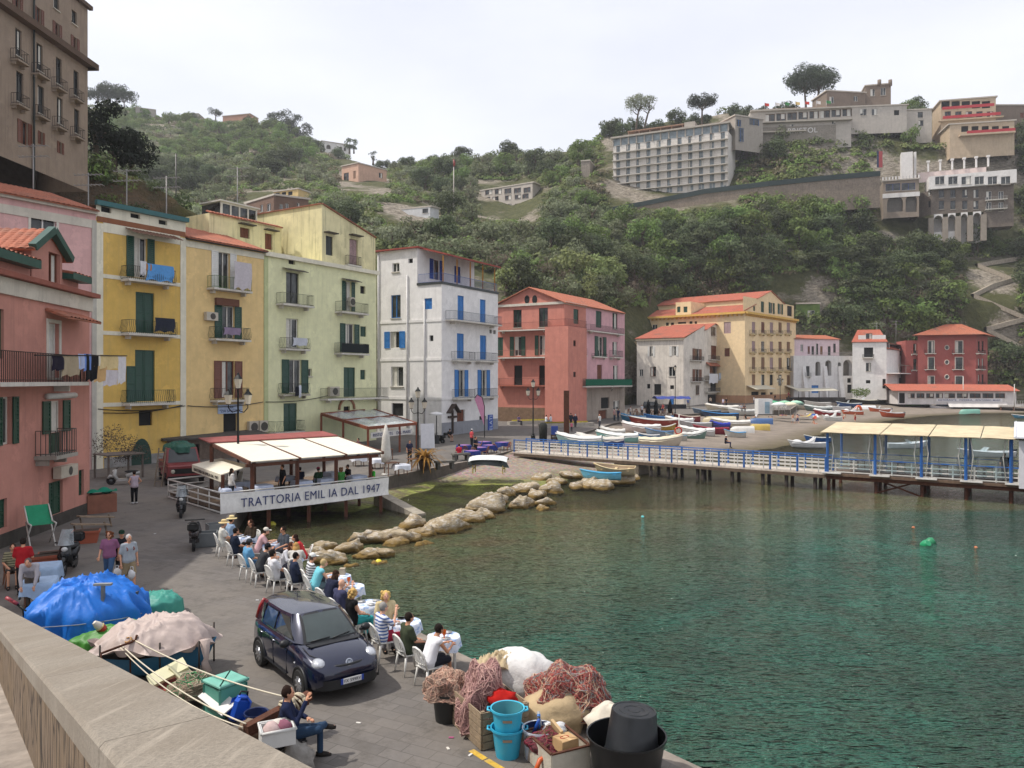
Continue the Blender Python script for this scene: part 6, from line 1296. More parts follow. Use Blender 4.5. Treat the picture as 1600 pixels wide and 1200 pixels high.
def car():
 NB=mat('141a34',.22,.1,3,0,1,.35,0,None,'car_paint',1.);BLK=plast('16171a',.5);RUB=mat('141414',.85,.2)
 h=V((.616,-.788)).normalized();t=thing('parked_car','small dark navy blue hatchback parked on the quay beside the diners','car',V((-4.40,17.05,1.0)),math.atan2(h.y,h.x))
 st=[(-1.82,.60,.36,.86,.93),(-1.78,.70,.28,.9,.97),(-1.6,.77,.24,.94,.99),(-1.2,.80,.2,.96,1.0),(-.6,.805,.2,.965,1.0),(0,.805,.2,.96,1.0),(.5,.805,.2,.94,1.0),(.9,.80,.2,.91,.995),(1.2,.79,.21,.87,.94),(1.5,.765,.24,.80,.86),(1.68,.70,.27,.72,.77),(1.78,.6,.32,.64,.68),(1.82,.45,.38,.58,.6)]
 mb=M_(NB);vs=[];fs=[];nr=0
 for(x,w,zs,zsh,zt)in st:
  prof=[(0,zs),(w*.9,zs),(w*.985,zs+.1),(w,zs+(zsh-zs)*.45),(w*.99,zs+(zsh-zs)*.75),(w*.955,zsh-.02),(w*.88,zsh+.03),(w*.6,zt+.01),(0,zt+.02)]
  ring=[(x,y,z)for y,z in prof]+[(x,-y,z)for y,z in prof[-2:0:-1]];nr=len(ring);vs+=ring
 for i in range(len(st)-1):
  for k in range(nr):fs.append((i*nr+k,(i+1)*nr+k,(i+1)*nr+(k+1)%nr,i*nr+(k+1)%nr))
 fs.append(tuple(range(nr)));fs.append(tuple((len(st)-1)*nr+k for k in range(nr-1,-1,-1)));mb.add(vs,fs,True)
 base=[(.98,.0),(.92,.55),(.62,.73),(-.2,.75),(-1.1,.74),(-1.62,.68),(-1.74,.4),(-1.76,0)];top=[(.34,0),(.3,.42),(.12,.56),(-.3,.60),(-1.05,.60),(-1.42,.55),(-1.5,.35),(-1.52,0)]
 def ringv(q,z,dz):return[(x,y,z-dz*(y/.6)**2)for x,y in q]+[(x,-y,z-dz*(y/.6)**2)for x,y in q[-2:0:-1]]
 rb,rt=ringv(base,.985,.0),ringv(top,1.49,.05);n=len(rb);mid=[tuple(V(a).lerp(V(b),.5)+V((.05 if a[0]>.5 else 0,math.copysign(.02,a[1])if abs(a[1])>.3 else 0,0)))for a,b in zip(rb,rt)]
 vs=rb+mid+rt;fs=[]
 for i in(0,1):
  for k in range(n):fs.append((i*n+k,i*n+(k+1)%n,(i+1)*n+(k+1)%n,(i+1)*n+k))
 mb.add(vs,fs,True);inner=[tuple(V(a).lerp(V((-.55,0,1.545)),.35)+V((0,0,.015)))for a in rt]
 mb.add(rt+inner+[(-.55,0,1.545)],[(k,(k+1)%n,n+(k+1)%n,n+k)for k in range(n)]+[(n+k,n+(k+1)%n,2*n)for k in range(n)],True);mb.build('body',t)
 WG=mat('353f3e',.04,.5,.8,0,1,0,0,None,'car_glass',.5)
 def glassp(name,pts,par=t):
  mb=M_(BLK);c=sum((V(p)for p in pts),V())/len(pts);nn=(V(pts[1])-V(pts[0])).cross(V(pts[-1])-V(pts[0])).normalized()
  if nn.dot(c-V((-.4,0,.9)))<0:nn=-nn
  mb.poly([V(p)+nn*.012 for p in pts]);mb.mat(WG);mb.poly([c+(V(p)-c)*.93+nn*.02 for p in pts]);mb.build(name,par)
 def onside(x,f,s):
  def y_at(q,xx):
   for(x1,y1),(x0,y0)in zip(q,q[1:]):
    if x0<=xx<=x1:return y0+(y1-y0)*(xx-x0)/(x1-x0)
   return q[3][1]
  yb,yt=y_at(base,x),y_at(top,min(.3,max(-1.48,x)));return V((x,s*(yb+(yt-yb)*f+.025*sin(pi*f)),.985+.47*f))
 for s in(-1,1):
  glassp('front_side_window',[onside(.62,.08,s),onside(-.28,.08,s),onside(-.28,.86,s),onside(.14,.86,s)]);glassp('rear_side_window',[onside(-.38,.08,s),onside(-1.05,.08,s),onside(-1.03,.86,s),onside(-.38,.86,s)]);glassp('quarter_window',[onside(-1.15,.14,s),onside(-1.5,.3,s),onside(-1.36,.84,s),onside(-1.13,.86,s)])
 mb=M_(BLK)
 def ws(u,v,g=.02):
  y=(u-.5)*2;xb=.98-.09*y*y;xt=.34-.05*y*y;p=V((xb+(xt-xb)*v+.05*sin(pi*v),y*(.62+(.47-.62)*v),.985+.475*v-.03*v*y*y));return p+V((.6,0,.75)).normalized()*g
 mb.grid(11,7,lambda u,v:ws(u,v));mb.mat(WG);mb.grid(11,7,lambda u,v:ws(.05+.9*u,.06+.88*v,.03));mb.build('windscreen',t)
 glassp('rear_window',[(-1.72,-.5,1.05),(-1.72,.5,1.05),(-1.53,.42,1.42),(-1.53,-.42,1.42)])
 mb=M_(BLK);mb.tube([ws(.12,.05,.045),ws(.45,.1,.05)],.012,5);mb.tube([ws(.5,.05,.045),ws(.85,.12,.05)],.012,5);mb.hexa([(1.0,-.6,.99),(1.12,-.55,.97),(1.12,.55,.97),(1.0,.6,.99)],[(1.0,-.6,1.012),(1.12,-.55,.99),(1.12,.55,.99),(1.0,.6,1.012)]);mb.build('wipers',t)
 LT=mat('b9bcc2',.12,.2,14,.3,30,.3,0,None,'headlamp',1.)
 for s in(-1,1):
  mb=M_(LT);mb.ball((1.50,s*.57,.755),(.2,.15,.115),14,10);mb.mat(plast('8d9096',.1));mb.ball((1.60,s*.56,.765),(.09,.08,.075),10,8);mb.build('headlight',t)
  mb=M_(plast('c78a3a',.2));mb.ball((1.70,s*.54,.50),(.06,.11,.028),10,6);mb.build('indicator',t)
  mb=M_(plast('8a1a1c',.2));mb.tube([(-1.71,s*.64,.95),(-1.62,s*.6,1.22),(-1.53,s*.55,1.4)],[.06,.055,.04],8);mb.build('tail_light',t)
  mb=M_(BLK);mb.ball((.66,s*.93,1.02),(.075,.11,.085),10,8);mb.bar((.66,s*.78,.99),(.66,s*.86,1.0),.05);mb.build('wing_mirror',t)
  for x in(-.18,-.9):mb=M_(metal('b9bcc4',.2,.8));mb.tube([(x,s*.81,.84),(x-.07,s*.835,.845),(x-.16,s*.81,.84)],.014,6);mb.build('door_handle',t)
  mb=M_(mat('090a10',.6,.1))
  for x in(.42,-.33,-1.08):mb.bar((x,s*.801,.3),(x+(.02 if x>0 else 0),s*.801,.92),.008,.012,(0,1,0))
  mb.bar((.42,s*.804,.3),(-1.0,s*.804,.3),.02,.03);mb.build('door_gap',t)
  mb=M_(plast('c9c9c9',.3));mb.ball((.86,s*.80,.66),(.03,.012,.02),8,5);mb.build('side_repeater',t)
  for x in(1.13,-1.17):
   wl=M_(RUB);y0=s*.70;M=Matrix.Rotation(rad(90),3,'X');c=(x,s*.74,.295)
   wl.lathe([(.17,-.09),(.27,-.09),(.295,-.06),(.295,.06),(.27,.09),(.17,.09)],c,22,True,M);wo2=wl.build('wheel',t)
   rm=M_(metal('a9abb0',.25,.85));M2=M if s<0 else Matrix.Rotation(rad(-90),3,'X');rm.lathe([(.185,.088),(.17,.075),(.165,.04)],c,22,True,M2);rm.lathe([(0,.095),(.045,.09),(.05,.06)],c,12,True,M2)
   for q in range(9):a=6.283*q/9;p0,p1=V((.04*cos(a),.04*sin(a),.08)),V((.175*cos(a),.175*sin(a),.082));rm.bar(M2@p0+V(c),M2@p1+V(c),.035,.02,(0,1,0))
   rm.build('rim',wo2);dk=M_(mat('101010',.9,.1));dk.lathe([(0,.05),(.17,.05)],c,18,False,M2);dk.build('brake_disc',wo2)
   ar=M_(BLK);ar.tube([V((x+.345*cos(a),s*.795,.295+.345*sin(a)))for a in[rad(-12+204*i/14)for i in range(15)]],.03,6);ar.mat(mat('0a0a0a',.95,.1));ar.poly([V((x+.335*cos(a),s*(.806),.295+.335*sin(a)))for a in[rad(-14+208*i/16)for i in range(17)]]);ar.build('wheel_arch',t)
 mb=M_(BLK);mb.grid(13,5,lambda u,v:V((1.885-.22*abs(2*u-1)**4.5,(u-.5)*1.38,.30+.2*v)));mb.build('lower_bumper',t)
 mb=M_(BLK);mb.tube([(1.70-.10*(y/.45)**2+.07,y,.715-.0)for y in(-.42,-.2,0,.2,.42)],.028,6);mb.build('grille',t)
 mb=M_(metal('b9bcc4',.2,.8));M3=Matrix.Rotation(rad(66),3,'Y');mb.lathe([(.075,.0),(.08,.012),(.062,.02)],(1.745,0,.745),18,True,M3);mb.mat(metal('7d8694',.3,.6));mb.lathe([(0,.016),(.062,.016)],(1.745,0,.745),18,False,M3);mb.mat(metal('d0d2d8',.2,.8))
 for y in(-.03,-.01,.01,.03):mb.bar(V((1.745,y,.745))+M3@V((.03,0,.02)),V((1.745,y,.745))+M3@V((-.03,0,.02)),.008)
 mb.build('badge',t)
 mb=M_(plast('d0d0d0',.4));x=1.895;mb.box((x,0,.44),(.012,.4,.11));mb.mat(plast('1d3f9a',.4));mb.box((x+.001,.225,.44),(.0125,.05,.111));mb.box((x+.001,-.225,.44),(.0125,.05,.111));pl=mb.build('number_plate',t)
 me=text_mesh('FX 599RV',.1,plast('20242c',.5),.002);xs=[v.co.x for v in me.vertices];w_=max(xs)-min(xs)
 for v in me.vertices:v.co=V((x+.009+v.co.z,v.co.x/w_*.36,.44+v.co.y*.9))
 meshobj('plate_lettering',me,pl)
 mb=M_(mat('090a10',.6,.1));mb.tube([(1.64-.1*(y/.5)**2,y,.802+.0*y)for y in(-.45,-.25,0,.25,.45)],.009,5);[mb.tube([(1.0,s*.68,.975),(1.3,s*.66,.905),(1.55,s*.5,.83)],.009,5)for s in(-1,1)];mb.build('bonnet_gap',t)
 mb=M_(BLK);mb.tube([(-.9,0,1.53),(-1.02,0,1.72)],.006,5);mb.build('aerial',t)
 mb=M_(cloth('5a2a38'));mb.ball((.1,.3,1.0),(.12,.22,.3),8,6);mb.build('seat',t)
car()
dW=V((-.718,1,-.2667));A_=Q(189,1200,2.635);B_=Q(504,1200,2.34);nW=V((1,.718,0)).normalized();LU=dW.length
def wl(lam,off,dz=0):p=A_+dW*lam;return p+nW*off+V((0,0,dz))
wW=(B_-A_).dot(nW);s0=(B_-A_-nW*wW).dot(dW)/dW.dot(dW)
def pwall():
 m,nt,b=nodes('rough_wall_stone');tc=N(nt,'ShaderNodeTexCoord').outputs['Object']
 v=mapping(nt,tc,(3.2,3.2,.9));n=noiset(nt,v,3,8,.7);n2=noiset(nt,tc,.8,5);vo=N(nt,'ShaderNodeTexVoronoi',feature='DISTANCE_TO_EDGE');vo.inputs['Scale'].default_value=1.6;nt.links.new(v,vo.inputs['Vector'])
 c=mixc(nt,ramp(nt,n,.3,.7),hexc('574a3e'),hexc('96826c'));c=mixc(nt,ramp(nt,n2,.45,.7),c,hexc('7d6a52'));c=mixc(nt,ramp(nt,vo.outputs[0],.0,.07),hexc('2e2721'),c)
 nt.links.new(c,b.inputs['Base Color']);b.inputs['Roughness'].default_value=.95;nt.links.new(bumpn(nt,n,1.,.06,bumpn(nt,vo.outputs[0],.8,.1)),b.inputs['Normal']);return m
t=thing('parapet_wall','stone parapet wall with a wide flat cap sloping down along the ramp','wall',wl(0,.2,-6.4));mb=M_(pwall());L0,L1=-2.,23
mb.hexa([wl(L0,.06,-3.4),wl(L0,wW-.03,-9),wl(L1,wW-.03,-9),wl(L1,.06,-3.4)],[wl(L0,.06,-.13),wl(L0,wW-.03,-.13),wl(L1,wW-.03,-.13),wl(L1,.06,-.13)]);mb.build('stone_face',t,True)
def capm():
 m,nt,b=nodes('granite_cap');tc=N(nt,'ShaderNodeTexCoord').outputs['Object'];n=noiset(nt,tc,55,3,.8);n2=noiset(nt,mapping(nt,tc,(1,1,1),(0,0,.95)),1.1,6);n3=noiset(nt,mapping(nt,tc,(9,.8,1),(0,0,-.9)),1.3,5,.7)
 c=mixc(nt,ramp(nt,n,.3,.7),hexc('6d665c'),hexc('948b7e'));c=mixc(nt,ramp(nt,n2,.4,.75),c,hexc('746a5d'));c=mixc(nt,ramp(nt,n3,.55,.7),c,hexc('958c7f'))
 nt.links.new(c,b.inputs['Base Color']);b.inputs['Roughness'].default_value=.9;nt.links.new(bumpn(nt,n,.5,.012,bumpn(nt,n3,.25,.02)),b.inputs['Normal']);return m
mb=M_(capm());lam=L0
for l1 in(.42,2.55,4.8,7.2,9.6,12.2,15,18,L1):
 a,b=lam,l1-.006;e=.02
 mb.hexa([wl(a,0,-.14),wl(a,wW,-.14),wl(b,wW,-.14),wl(b,0,-.14)],[wl(a,0,-e),wl(a,wW,-e),wl(b,wW,-e),wl(b,0,-e)])
 mb.hexa([wl(a,0,-e),wl(a,wW,-e),wl(b,wW,-e),wl(b,0,-e)],[wl(a,e,0),wl(a,wW-e,0),wl(b,wW-e,0),wl(b,e,0)]);lam=l1
mb.build('cap',t,True)
mb=M_(stone('9a9086',.5));mb.grid(30,8,lambda u,v:wl(-3+27*u,.08-3.2*v,-.93+.015*noise.noise(V((u*60,v*9,1)))));tag(mb.build('ramp'),'stone paved ramp beside the parapet in the lower left corner',None,None,'structure')
def tarp(name,label,loc,L,W,H,rz,m,seed=0,hem=.1,bumps=(),fold=.05,n=72,parent=None,rag=.06,p=2.6):
 mb=M_(m);nr=26;vs=[];fs=[]
 for i in range(nr):
  q=i/(nr-1)
  for k in range(n):
   a=6.2832*k/n;r=min(1.,q/.72);rr=r if q<.72 else 1+.06*(q-.72)/.28
   cr=1-abs(noise.noise(V((cos(a)*r*2.2,sin(a)*r*2.2,seed*1.7))))*2;cr2=1-abs(noise.noise(V((cos(a)*r*4.5+7,sin(a)*r*4.5,seed*2.7))))*2;f=fold*(r**7)*(sin(a*9+seed+2*sin(a*2))+.6*sin(a*17+seed*2))
   x,y=rr*cos(a)*(L/2)*(1+f),rr*sin(a)*(W/2)*(1+f);z=H*(1-.42*r**p)
   for(bx,by,br,bh)in bumps:z+=bh*math.exp(-((x-bx)**2+(y-by)**2)/br**2)
   z+=fold*(2.2*max(0,cr)**5+1.1*max(0,cr2)**6-.9)+.05*noise.noise(V((x*1.6,y*1.6,seed)))+fold*.35*noise.noise(V((x*5+sin(a*4),y*3,seed*3.)))
   if q>=.72:g_=(q-.72)/.28;z=z+(hem+rag*sin(a*5+seed)-z)*g_
   vs.append((x,y,max(.02,z)))
 for i in range(nr-1):
  for k in range(n):fs.append((i*n+k,i*n+(k+1)%n,(i+1)*n+(k+1)%n,(i+1)*n+k))
 mb.add(vs,fs,True);o=mb.build(name,parent)
 if not parent:o.location=loc;o.rotation_euler=(0,0,rz);tag(o,label,'tarpaulin')
 return o
def tarpm(c,nm):return mat(c,.5,.1,2.2,.5,4,0,0,None,nm,0,1.,.35)
def hull(mb,L,W,H,mo,mi_,rise=.5,tr=.6,deckz=None,nst=13,rim=None):
 """bow towards +x; outer and inner skins"""
 vs=[];fs=[];fi=[];no=7
 for i in range(nst):
  u=i/(nst-1);x=-L/2+L*u;w=W/2*(tr+(1-tr)*min(1,u/.4)if u<.4 else max(.02,(1-((u-.4)/.6)**2.4)));sh=H*(1+rise*max(0,u-.35)**1.6/.5+.5*max(0,.3-u)**1.5);kz=.0+.35*H*max(0,u-.7)**1.5/.16
  for k in range(no):
   a=pi*(k/(no-1));y=-w*cos(a);z=sh-(sh-kz)*sin(a)**.6;rk=max(0,u-.72)**1.4*L*.55*(1-(z-kz)/max(.01,sh-kz));vs.append((x-rk,y,z))
 no_=len(vs)
 vi=[(x*.97,y*.9,min(z+.05,z+.03)if k%no not in(0,no-1)else z)for k,(x,y,z)in enumerate(vs)]
 vi=[(x,y,max(z,.16*H))for x,y,z in vi]
 for i in range(nst-1):
  for k in range(no-1):fs.append((i*no+k,(i+1)*no+k,(i+1)*no+k+1,i*no+k+1))
 mb.mat(mo).add(vs,fs,True);mb.add(vs[:no],[tuple(range(no))]);mb.mat(mi_).add(vi,[f[::-1]for f in fs],True)
 mb.add(vi[:no],[tuple(range(no-1,-1,-1))])
 rm=M_(rim or mi_)
 for k in(0,no-1):rm.tube([vs[i*no+k]for i in range(nst)],.045*max(1,W/1.5),6)
 rm.tube([vs[0],vs[no-1]],.04,5);return rm,vs
def boat(label,loc,L,W,H,rz,co_,ci,kind='open',cc='d3d0c8',rim=None,group=None,name='boat',seats=3,tilt=0,seed=0):
 t=thing(name,label,'boat',loc,rz,group);t.rotation_euler=(tilt,0,rz);mo,mi2=paint(co_),paint(ci);mb=MB()
 if kind=='upturned':
  rm,vs=hull(mb,L,W,H,mo,mi2)
  mb.v=[V((v.x,v.y,H*1.15-v.z))for v in mb.v];mb.f=[f[::-1]for f in mb.f];mb.build('hull',t);k=M_(mi2);k.bar((-L*.45,0,H*1.17),(L*.35,0,H*1.1),.06);k.build('keel',t);return t
 rm,vs=hull(mb,L,W,H,mo,mi2);mb.build('hull',t);rm.ms=[paint(rim or ci)];rm.build('gunwale',t)
 if kind=='open':
  for i in range(seats):
   x=-L*.34+L*.62*i/max(1,seats-1);w=W*(.43 if x<L*.15 else .32);s=M_(paint(rim or cc));s.box((x,0,H*.78),(L*.06,2*w,.04));s.build('thwart',t)
 elif kind=='cover':
  m=tarpm(cc,'boat_cover');s=M_(m);nn=15
  def cv(u,v):
   x=-L*.5+L*.97*u;w=W/2*((.62+.38*min(1,u/.4))if u<.4 else max(.05,(1-((u-.4)/.6)**2.4)))*1.06;a=(v-.5)*2;sh=H*(1+.5*max(0,u-.35)**1.6/.5+.5*max(0,.3-u)**1.5)
   return V((x,a*w,sh+.2*H*(1-a*a)+(.05 if abs(a)<.9 else-.16*H-.1*H*abs(sin(u*14+seed)))+.03*sin(u*30+seed)))
  s.grid(26,11,cv);s.build('cover',t)
 elif kind=='motor':
  s=M_(mi2);s.grid(9,5,lambda u,v:V((L*(.02+.42*u),(v-.5)*W*.95*max(.06,(1-(max(0,u-.1)/.9)**2.4)),H*(1.02+.2*u**1.4+.1*(1-(2*v-1)**2)))));s.build('foredeck',t)
  s=M_(clear_mat('windscreen',.5));s.quad((L*.05,-W*.33,H*1.1),(L*.05,W*.33,H*1.1),(-L*.02,W*.28,H*1.75),(-L*.02,-W*.28,H*1.75));s.build('windscreen',t)
  s=M_(cloth(cc));s.box((-L*.2,0,H*.85),(L*.25,W*.6,H*.3));s.build('seat',t);s=M_(plast('26282a'));s.box((-L*.52,0,H*.9),(.3,.3,.7));s.build('outboard_motor',t)
 elif kind=='pedalo':
  for y in(-.28,.28):
   s=M_(mi2);s.hexa([(-L*.15,W*y-.2,H),(L*.1,W*y-.2,H),(L*.1,W*y+.2,H),(-L*.15,W*y+.2,H)],[(-L*.2,W*y-.18,H*2.1),(-L*.1,W*y-.18,H*1.5),(-L*.1,W*y+.18,H*1.5),(-L*.2,W*y+.18,H*2.1)]);s.build('seat',t)
  s=M_(mi2);s.box((L*.02,0,H*1.0),(L*.75,W*.8,.1));s.ball((L*.26,0,H*1.1),(L*.14,W*.3,H*.5),10,6);s.build('deck',t)
  if cc!=ci:s=M_(plast(cc));s.tube([(-L*.3+.5*cos(a),0,H*1.2+.9*sin(a))for a in[pi*i/9 for i in range(10)]],.28,6);s.build('slide',t)
 return t
p=P(138,992);t=thing('covered_boat','boat shrouded in a bright blue tarpaulin beside the parapet','boat',p,rad(12))
mb=MB();hull(mb,2.4,1.2,.7,paint('3a4a58'),paint('8a8a88'));mb.build('hull',t);tarp('tarpaulin','',p,2.8,2.1,1.27,0,tarpm('1767bf','blue_tarpaulin'),2,.05,((.35,0,.5,.2),(-.6,.2,.6,.1)),.075,160,t,.04,4.)
def wear(par,pts,r,m,nm):mb=M_(m);mb.tube(pts,r,6);return mb.build(nm,par)
wear(t,[(-1.42,.4,.5),(-.75,1.05,.55),(.2,1.15,.7),(1.,.8,.6),(1.48,.1,.5),(1.,-.85,.6),(.1,-1.14,.6),(-.8,-1.0,.55),(-1.42,.4,.5)],.012,cloth('8a8f96'),'tie_rope')
p=P(161,1003);t=thing('mooring_post','grey steel T shaped post standing in front of the blue tarpaulin','post',p);mb=M_(metal('7d7f80',.5,.5));mb.bar((0,0,0),(0,0,1.4),.09,.07);mb.build('upright',t);mb=M_(metal('9a9c9c',.5,.5));mb.box((0,0,1.43),(.42,.12,.05),.1);mb.build('crossbar',t)
mb=M_(plast('b23226',.5));mb.lathe([(.0,-.2),(.08,-.18),(.1,-.05),(.095,.0)],n=14);mb.mat(plast('c9c3b5',.5));mb.lathe([(.095,.0),(.09,.1),(.05,.2),(0,.22)],n=14);mb.mat(cloth('b9a878'));mb.lathe([(.1,-.01),(.115,.01),(.1,.03)],n=12);o=mb.build('fender');o.location=Q(157,980,18.3);o.rotation_euler=(.5,-.6,0);tag(o,'red and white fender hanging out of the blue tarpaulin','fender')
tarp('covered_heap','small heap under a teal tarpaulin right of the blue tarpaulin',P(250,958),1.15,1.0,.62,.3,tarpm('3f8f80','teal_tarpaulin'),5,.02,(),.03,60)
t=thing('green_boat','low boat under a grass green cover between the blue and beige covers','boat',P(215,1012),rad(20));tarp('cover','',None,2.9,1.0,.62,0,tarpm('3f7a2e','green_cover'),8,.05,(),.04,60,t)
p=P(243,1052);t=thing('covered_boat','boat under a pale pinkish beige sheet with its lower hull open to view','boat',p,rad(8));mb=MB();hull(mb,2.6,1.1,.5,paint('2f6f94'),paint('4a4a48'));mb.build('hull',t)
tarp('sheet','',None,2.5,1.6,1.2,0,tarpm('b3a39c','beige_sheet'),11,.72,((.5,.1,.5,.1),),.05,150,t,.1,3.4)
for x in(-.9,.3,1.1):
 wear(t,[(x,-.7,0),(x,-.7,.9)],.02,metal('3a3430'),'prop');wear(t,[(x,.6,0),(x,.6,.9)],.02,metal('3a3430'),'prop')
mb=M_(cloth('b3a39c'));mb.tube([(1.2,-.62,.9),(1.24,-.66,.5),(1.2,-.64,.42),(1.26,-.66,.2)],[.12,.05,.07,.1],9);mb.build('knotted_corner',t)
def slab(name,label,cat,c,sz,rz,m,M=None,group=None):
 mb=M_(m);mb.box((0,0,0),sz);o=mb.build(name);o.location=c;o.rotation_euler=M if M else(0,0,rz);return tag(o,label,cat,group)
def bevel_box(mb,c,s,b=.03):
 x,y,z=s[0]/2,s[1]/2,s[2]/2;vs=[];prof=[(-z,b),(-z+b,0),(z-b,0),(z,b)]
 for(h,i)in prof:
  for(sx,sy)in((-1,-1),(1,-1),(1,1),(-1,1)):
   ax,ay=x-i,y-i
   vs+=[(c[0]+sx*(ax-(b if(sx*sy)>0 else 0)),c[1]+sy*(ay-(0 if(sx*sy)>0 else b)),c[2]+h),(c[0]+sx*(ax-(0 if(sx*sy)>0 else b)),c[1]+sy*(ay-(b if(sx*sy)>0 else 0)),c[2]+h)]
 fs=[tuple(range(7,-1,-1)),tuple(24+k for k in range(8))]
 for i in range(3):
  for k in range(8):fs.append((i*8+k,i*8+(k+1)%8,(i+1)*8+(k+1)%8,(i+1)*8+k))
 return mb.add(vs,fs,False)
t=thing('fish_box','tall closed teal green box standing by the parapet','box',P(352,1113),rad(-38));mb=M_(plast('4f9484',.5));bevel_box(mb,(0,0,.3),(.62,.62,.6),.03);mb.build('body',t);mb=M_(mat('6fae9e',.5,.2,3));bevel_box(mb,(0,0,.635),(.66,.66,.07),.02);mb.build('lid',t)
t=thing('jerrycan','bright blue plastic jerrycan with a black handle leaning beside the teal box','canister',P(368,1128),rad(30));t.rotation_euler=(0,rad(18),rad(40));mb=M_(plast('1a4fb8',.35));bevel_box(mb,(0,0,.24),(.36,.26,.44),.06);mb.ball((0,0,.46),(.12,.09,.05),10,6);mb.build('body',t);mb=M_(plast('15181c'));mb.tube([(-.08,0,.47),(-.07,0,.56),(.07,0,.56),(.08,0,.47)],.02,6);mb.build('handle',t)
def tub(name,label,loc,r0,r1,h,col,rough=.4,hand=False,rot=None,inner=None,cat='tub',group=None):
 t=thing(name,label,cat,loc,0,group);mb=M_(plast(col,rough));mb.lathe([(0,0),(r0,0),(r0+(r1-r0)*.5,h*.5),(r1,h),(r1+.025,h+.005),(r1+.025,h-.03),(r1+.005,h-.03)],n=32)
 mb.mat(plast(inner or col,rough));mb.lathe([(r1-.012,h),(r0-.012,.02),(0,.02)],n=32);mb.build('body',t)
 if hand:
  for s in(-1,1):q=M_(plast(col,rough));q.tube([(s*r1,-.08,h-.03),(s*(r1+.07),-.06,h-.02),(s*(r1+.07),.06,h-.02),(s*r1,.08,h-.03)],.018,6);q.build('handle',t)
 if rot:t.rotation_euler=rot
 return t
tub('bucket','dark navy open tub beside the blue jerrycan',P(400,1134),.16,.2,.26,'16254f')
def ropes(mb,c,r,n,rr,seed=0,hs=None):
 q=random.Random(seed)
 for _ in range(n):
  a=q.uniform(0,6.28);e=q.uniform(-.1,1.4);da=q.uniform(-.35,.35);de=q.uniform(-.25,.25);pts=[]
  for k in range(q.randint(9,16)):
   d=V((cos(a)*cos(e),sin(a)*cos(e),sin(e)));s=(ndisp(d,hs)if hs is not None else 1)*(1.01+q.uniform(-.02,.04));pts.append(V(c)+V((d.x*r[0],d.y*r[1],d.z*r[2]))*s)
   tn=q.uniform(-.5,.5)if k==0 else tn+q.uniform(-.25,.25);w_=math.hypot(da,de)*.55+.05;th=(q.uniform(0,6.28)if k==0 else th+tn*.9);a+=w_*cos(th)/max(.35,cos(e));e=max(-.2,min(1.45,e+w_*sin(th)))
  mb.tube(pts,rr*q.uniform(.6,1.2),5,True,True)
def netmat(c1,c2,c3):
 key=('net',c1,c2)
 if key in MC:return MC[key]
 m,nt,b=nodes('fishing_net');tc=N(nt,'ShaderNodeTexCoord').outputs['Object'];n=noiset(nt,tc,4,6,.7);n2=noiset(nt,mapping(nt,tc,(1,1,2.5)),22,4,.8)
 c=mixc(nt,ramp(nt,n,.35,.65),hexc(c1),hexc(c2));c=mixc(nt,ramp(nt,n2,.42,.62),mixc(nt,.6,c,hexc('2a1a18')),c);c=mixc(nt,ramp(nt,n2,.62,.72),c,hexc(c3));nt.links.new(c,b.inputs['Base Color']);b.inputs['Roughness'].default_value=.95;nt.links.new(bumpn(nt,n2,1.,.05),b.inputs['Normal']);MC[key]=m;return m
def ndisp(d,seed):return(1+.36*noise.noise(d*1.7+V((seed,0,0)))+.14*noise.noise(d*4.5+V((0,seed,0))))*(1+.14*(1-d.z))
def net_heap(label,loc,r,c1,c2,c3,rope=(),seed=0,n=60,name='net_heap'):
 t=thing(name,label,'net',loc);mb=M_(netmat(c1,c2,c3));sh=MB()
 mb.grid(72,36,lambda u,v:(lambda d:V((d.x*r[0],d.y*r[1],d.z*r[2]))*(ndisp(d,seed)+.06*noise.noise(d*13)))(V((cos(6.2832*u)*cos(1.571*v-.25*(1-v)),sin(6.2832*u)*cos(1.571*v-.25*(1-v)),sin(1.571*v-.25*(1-v))))));mb.build('netting',t)
 for i,col in enumerate(rope):q=M_(cloth(col));ropes(q,(0,0,0),r,2*n//len(rope),.006,seed+i,seed);q.build('rope',t)
 return t
net_heap('small pale net heap with green cord behind the white board by the parapet',P(302,1098)+V((0,0,.25)),(.42,.3,.3),'a8937c','c0ad95','d0c4b0',('c9bfa8','3f8a5a'),4,30)
slab('board','white board lying beside the parapet below the pale net','board',P(340,1122)+V((0,0,.35)),(.85,.35,.03),0,paint('d3d0cc'),(rad(25),rad(10),rad(-38)))
slab('foam_sheet','pale yellow foam sheet leaning under the beige sheet','sheet',P(262,1085)+V((0,0,.45)),(.75,.3,.08),0,plast('c9c5a0'),(rad(30),rad(-18),rad(38)))
slab('foam_sheet','second pale yellow foam sheet tilted to the right under the beige sheet','sheet',P(285,1083)+V((0,0,.42)),(.5,.3,.07),0,plast('c3bf9c'),(rad(15),rad(35),rad(-20)))
slab('red_hatch','rusty red board lying under the pale yellow foam','board',P(278,1092)+V((0,0,.18)),(.95,.6,.05),0,wood('8f4032'),(rad(10),rad(6),rad(-30)))
mb=M_(cloth('9a9792'));mb.ball((0,0,.1),(.22,.15,.15),12,8,.3,3);o=mb.build('rag');o.location=P(338,1112)+V((0,0,.38));tag(o,'grey rag on the white board by the parapet','cloth')
RUST=mat('5a3626',.85,.35,5,.5,20,.3,.3,None,'rust');a,b=Q(384,1140,13.2),Q(484,1086,14.2)
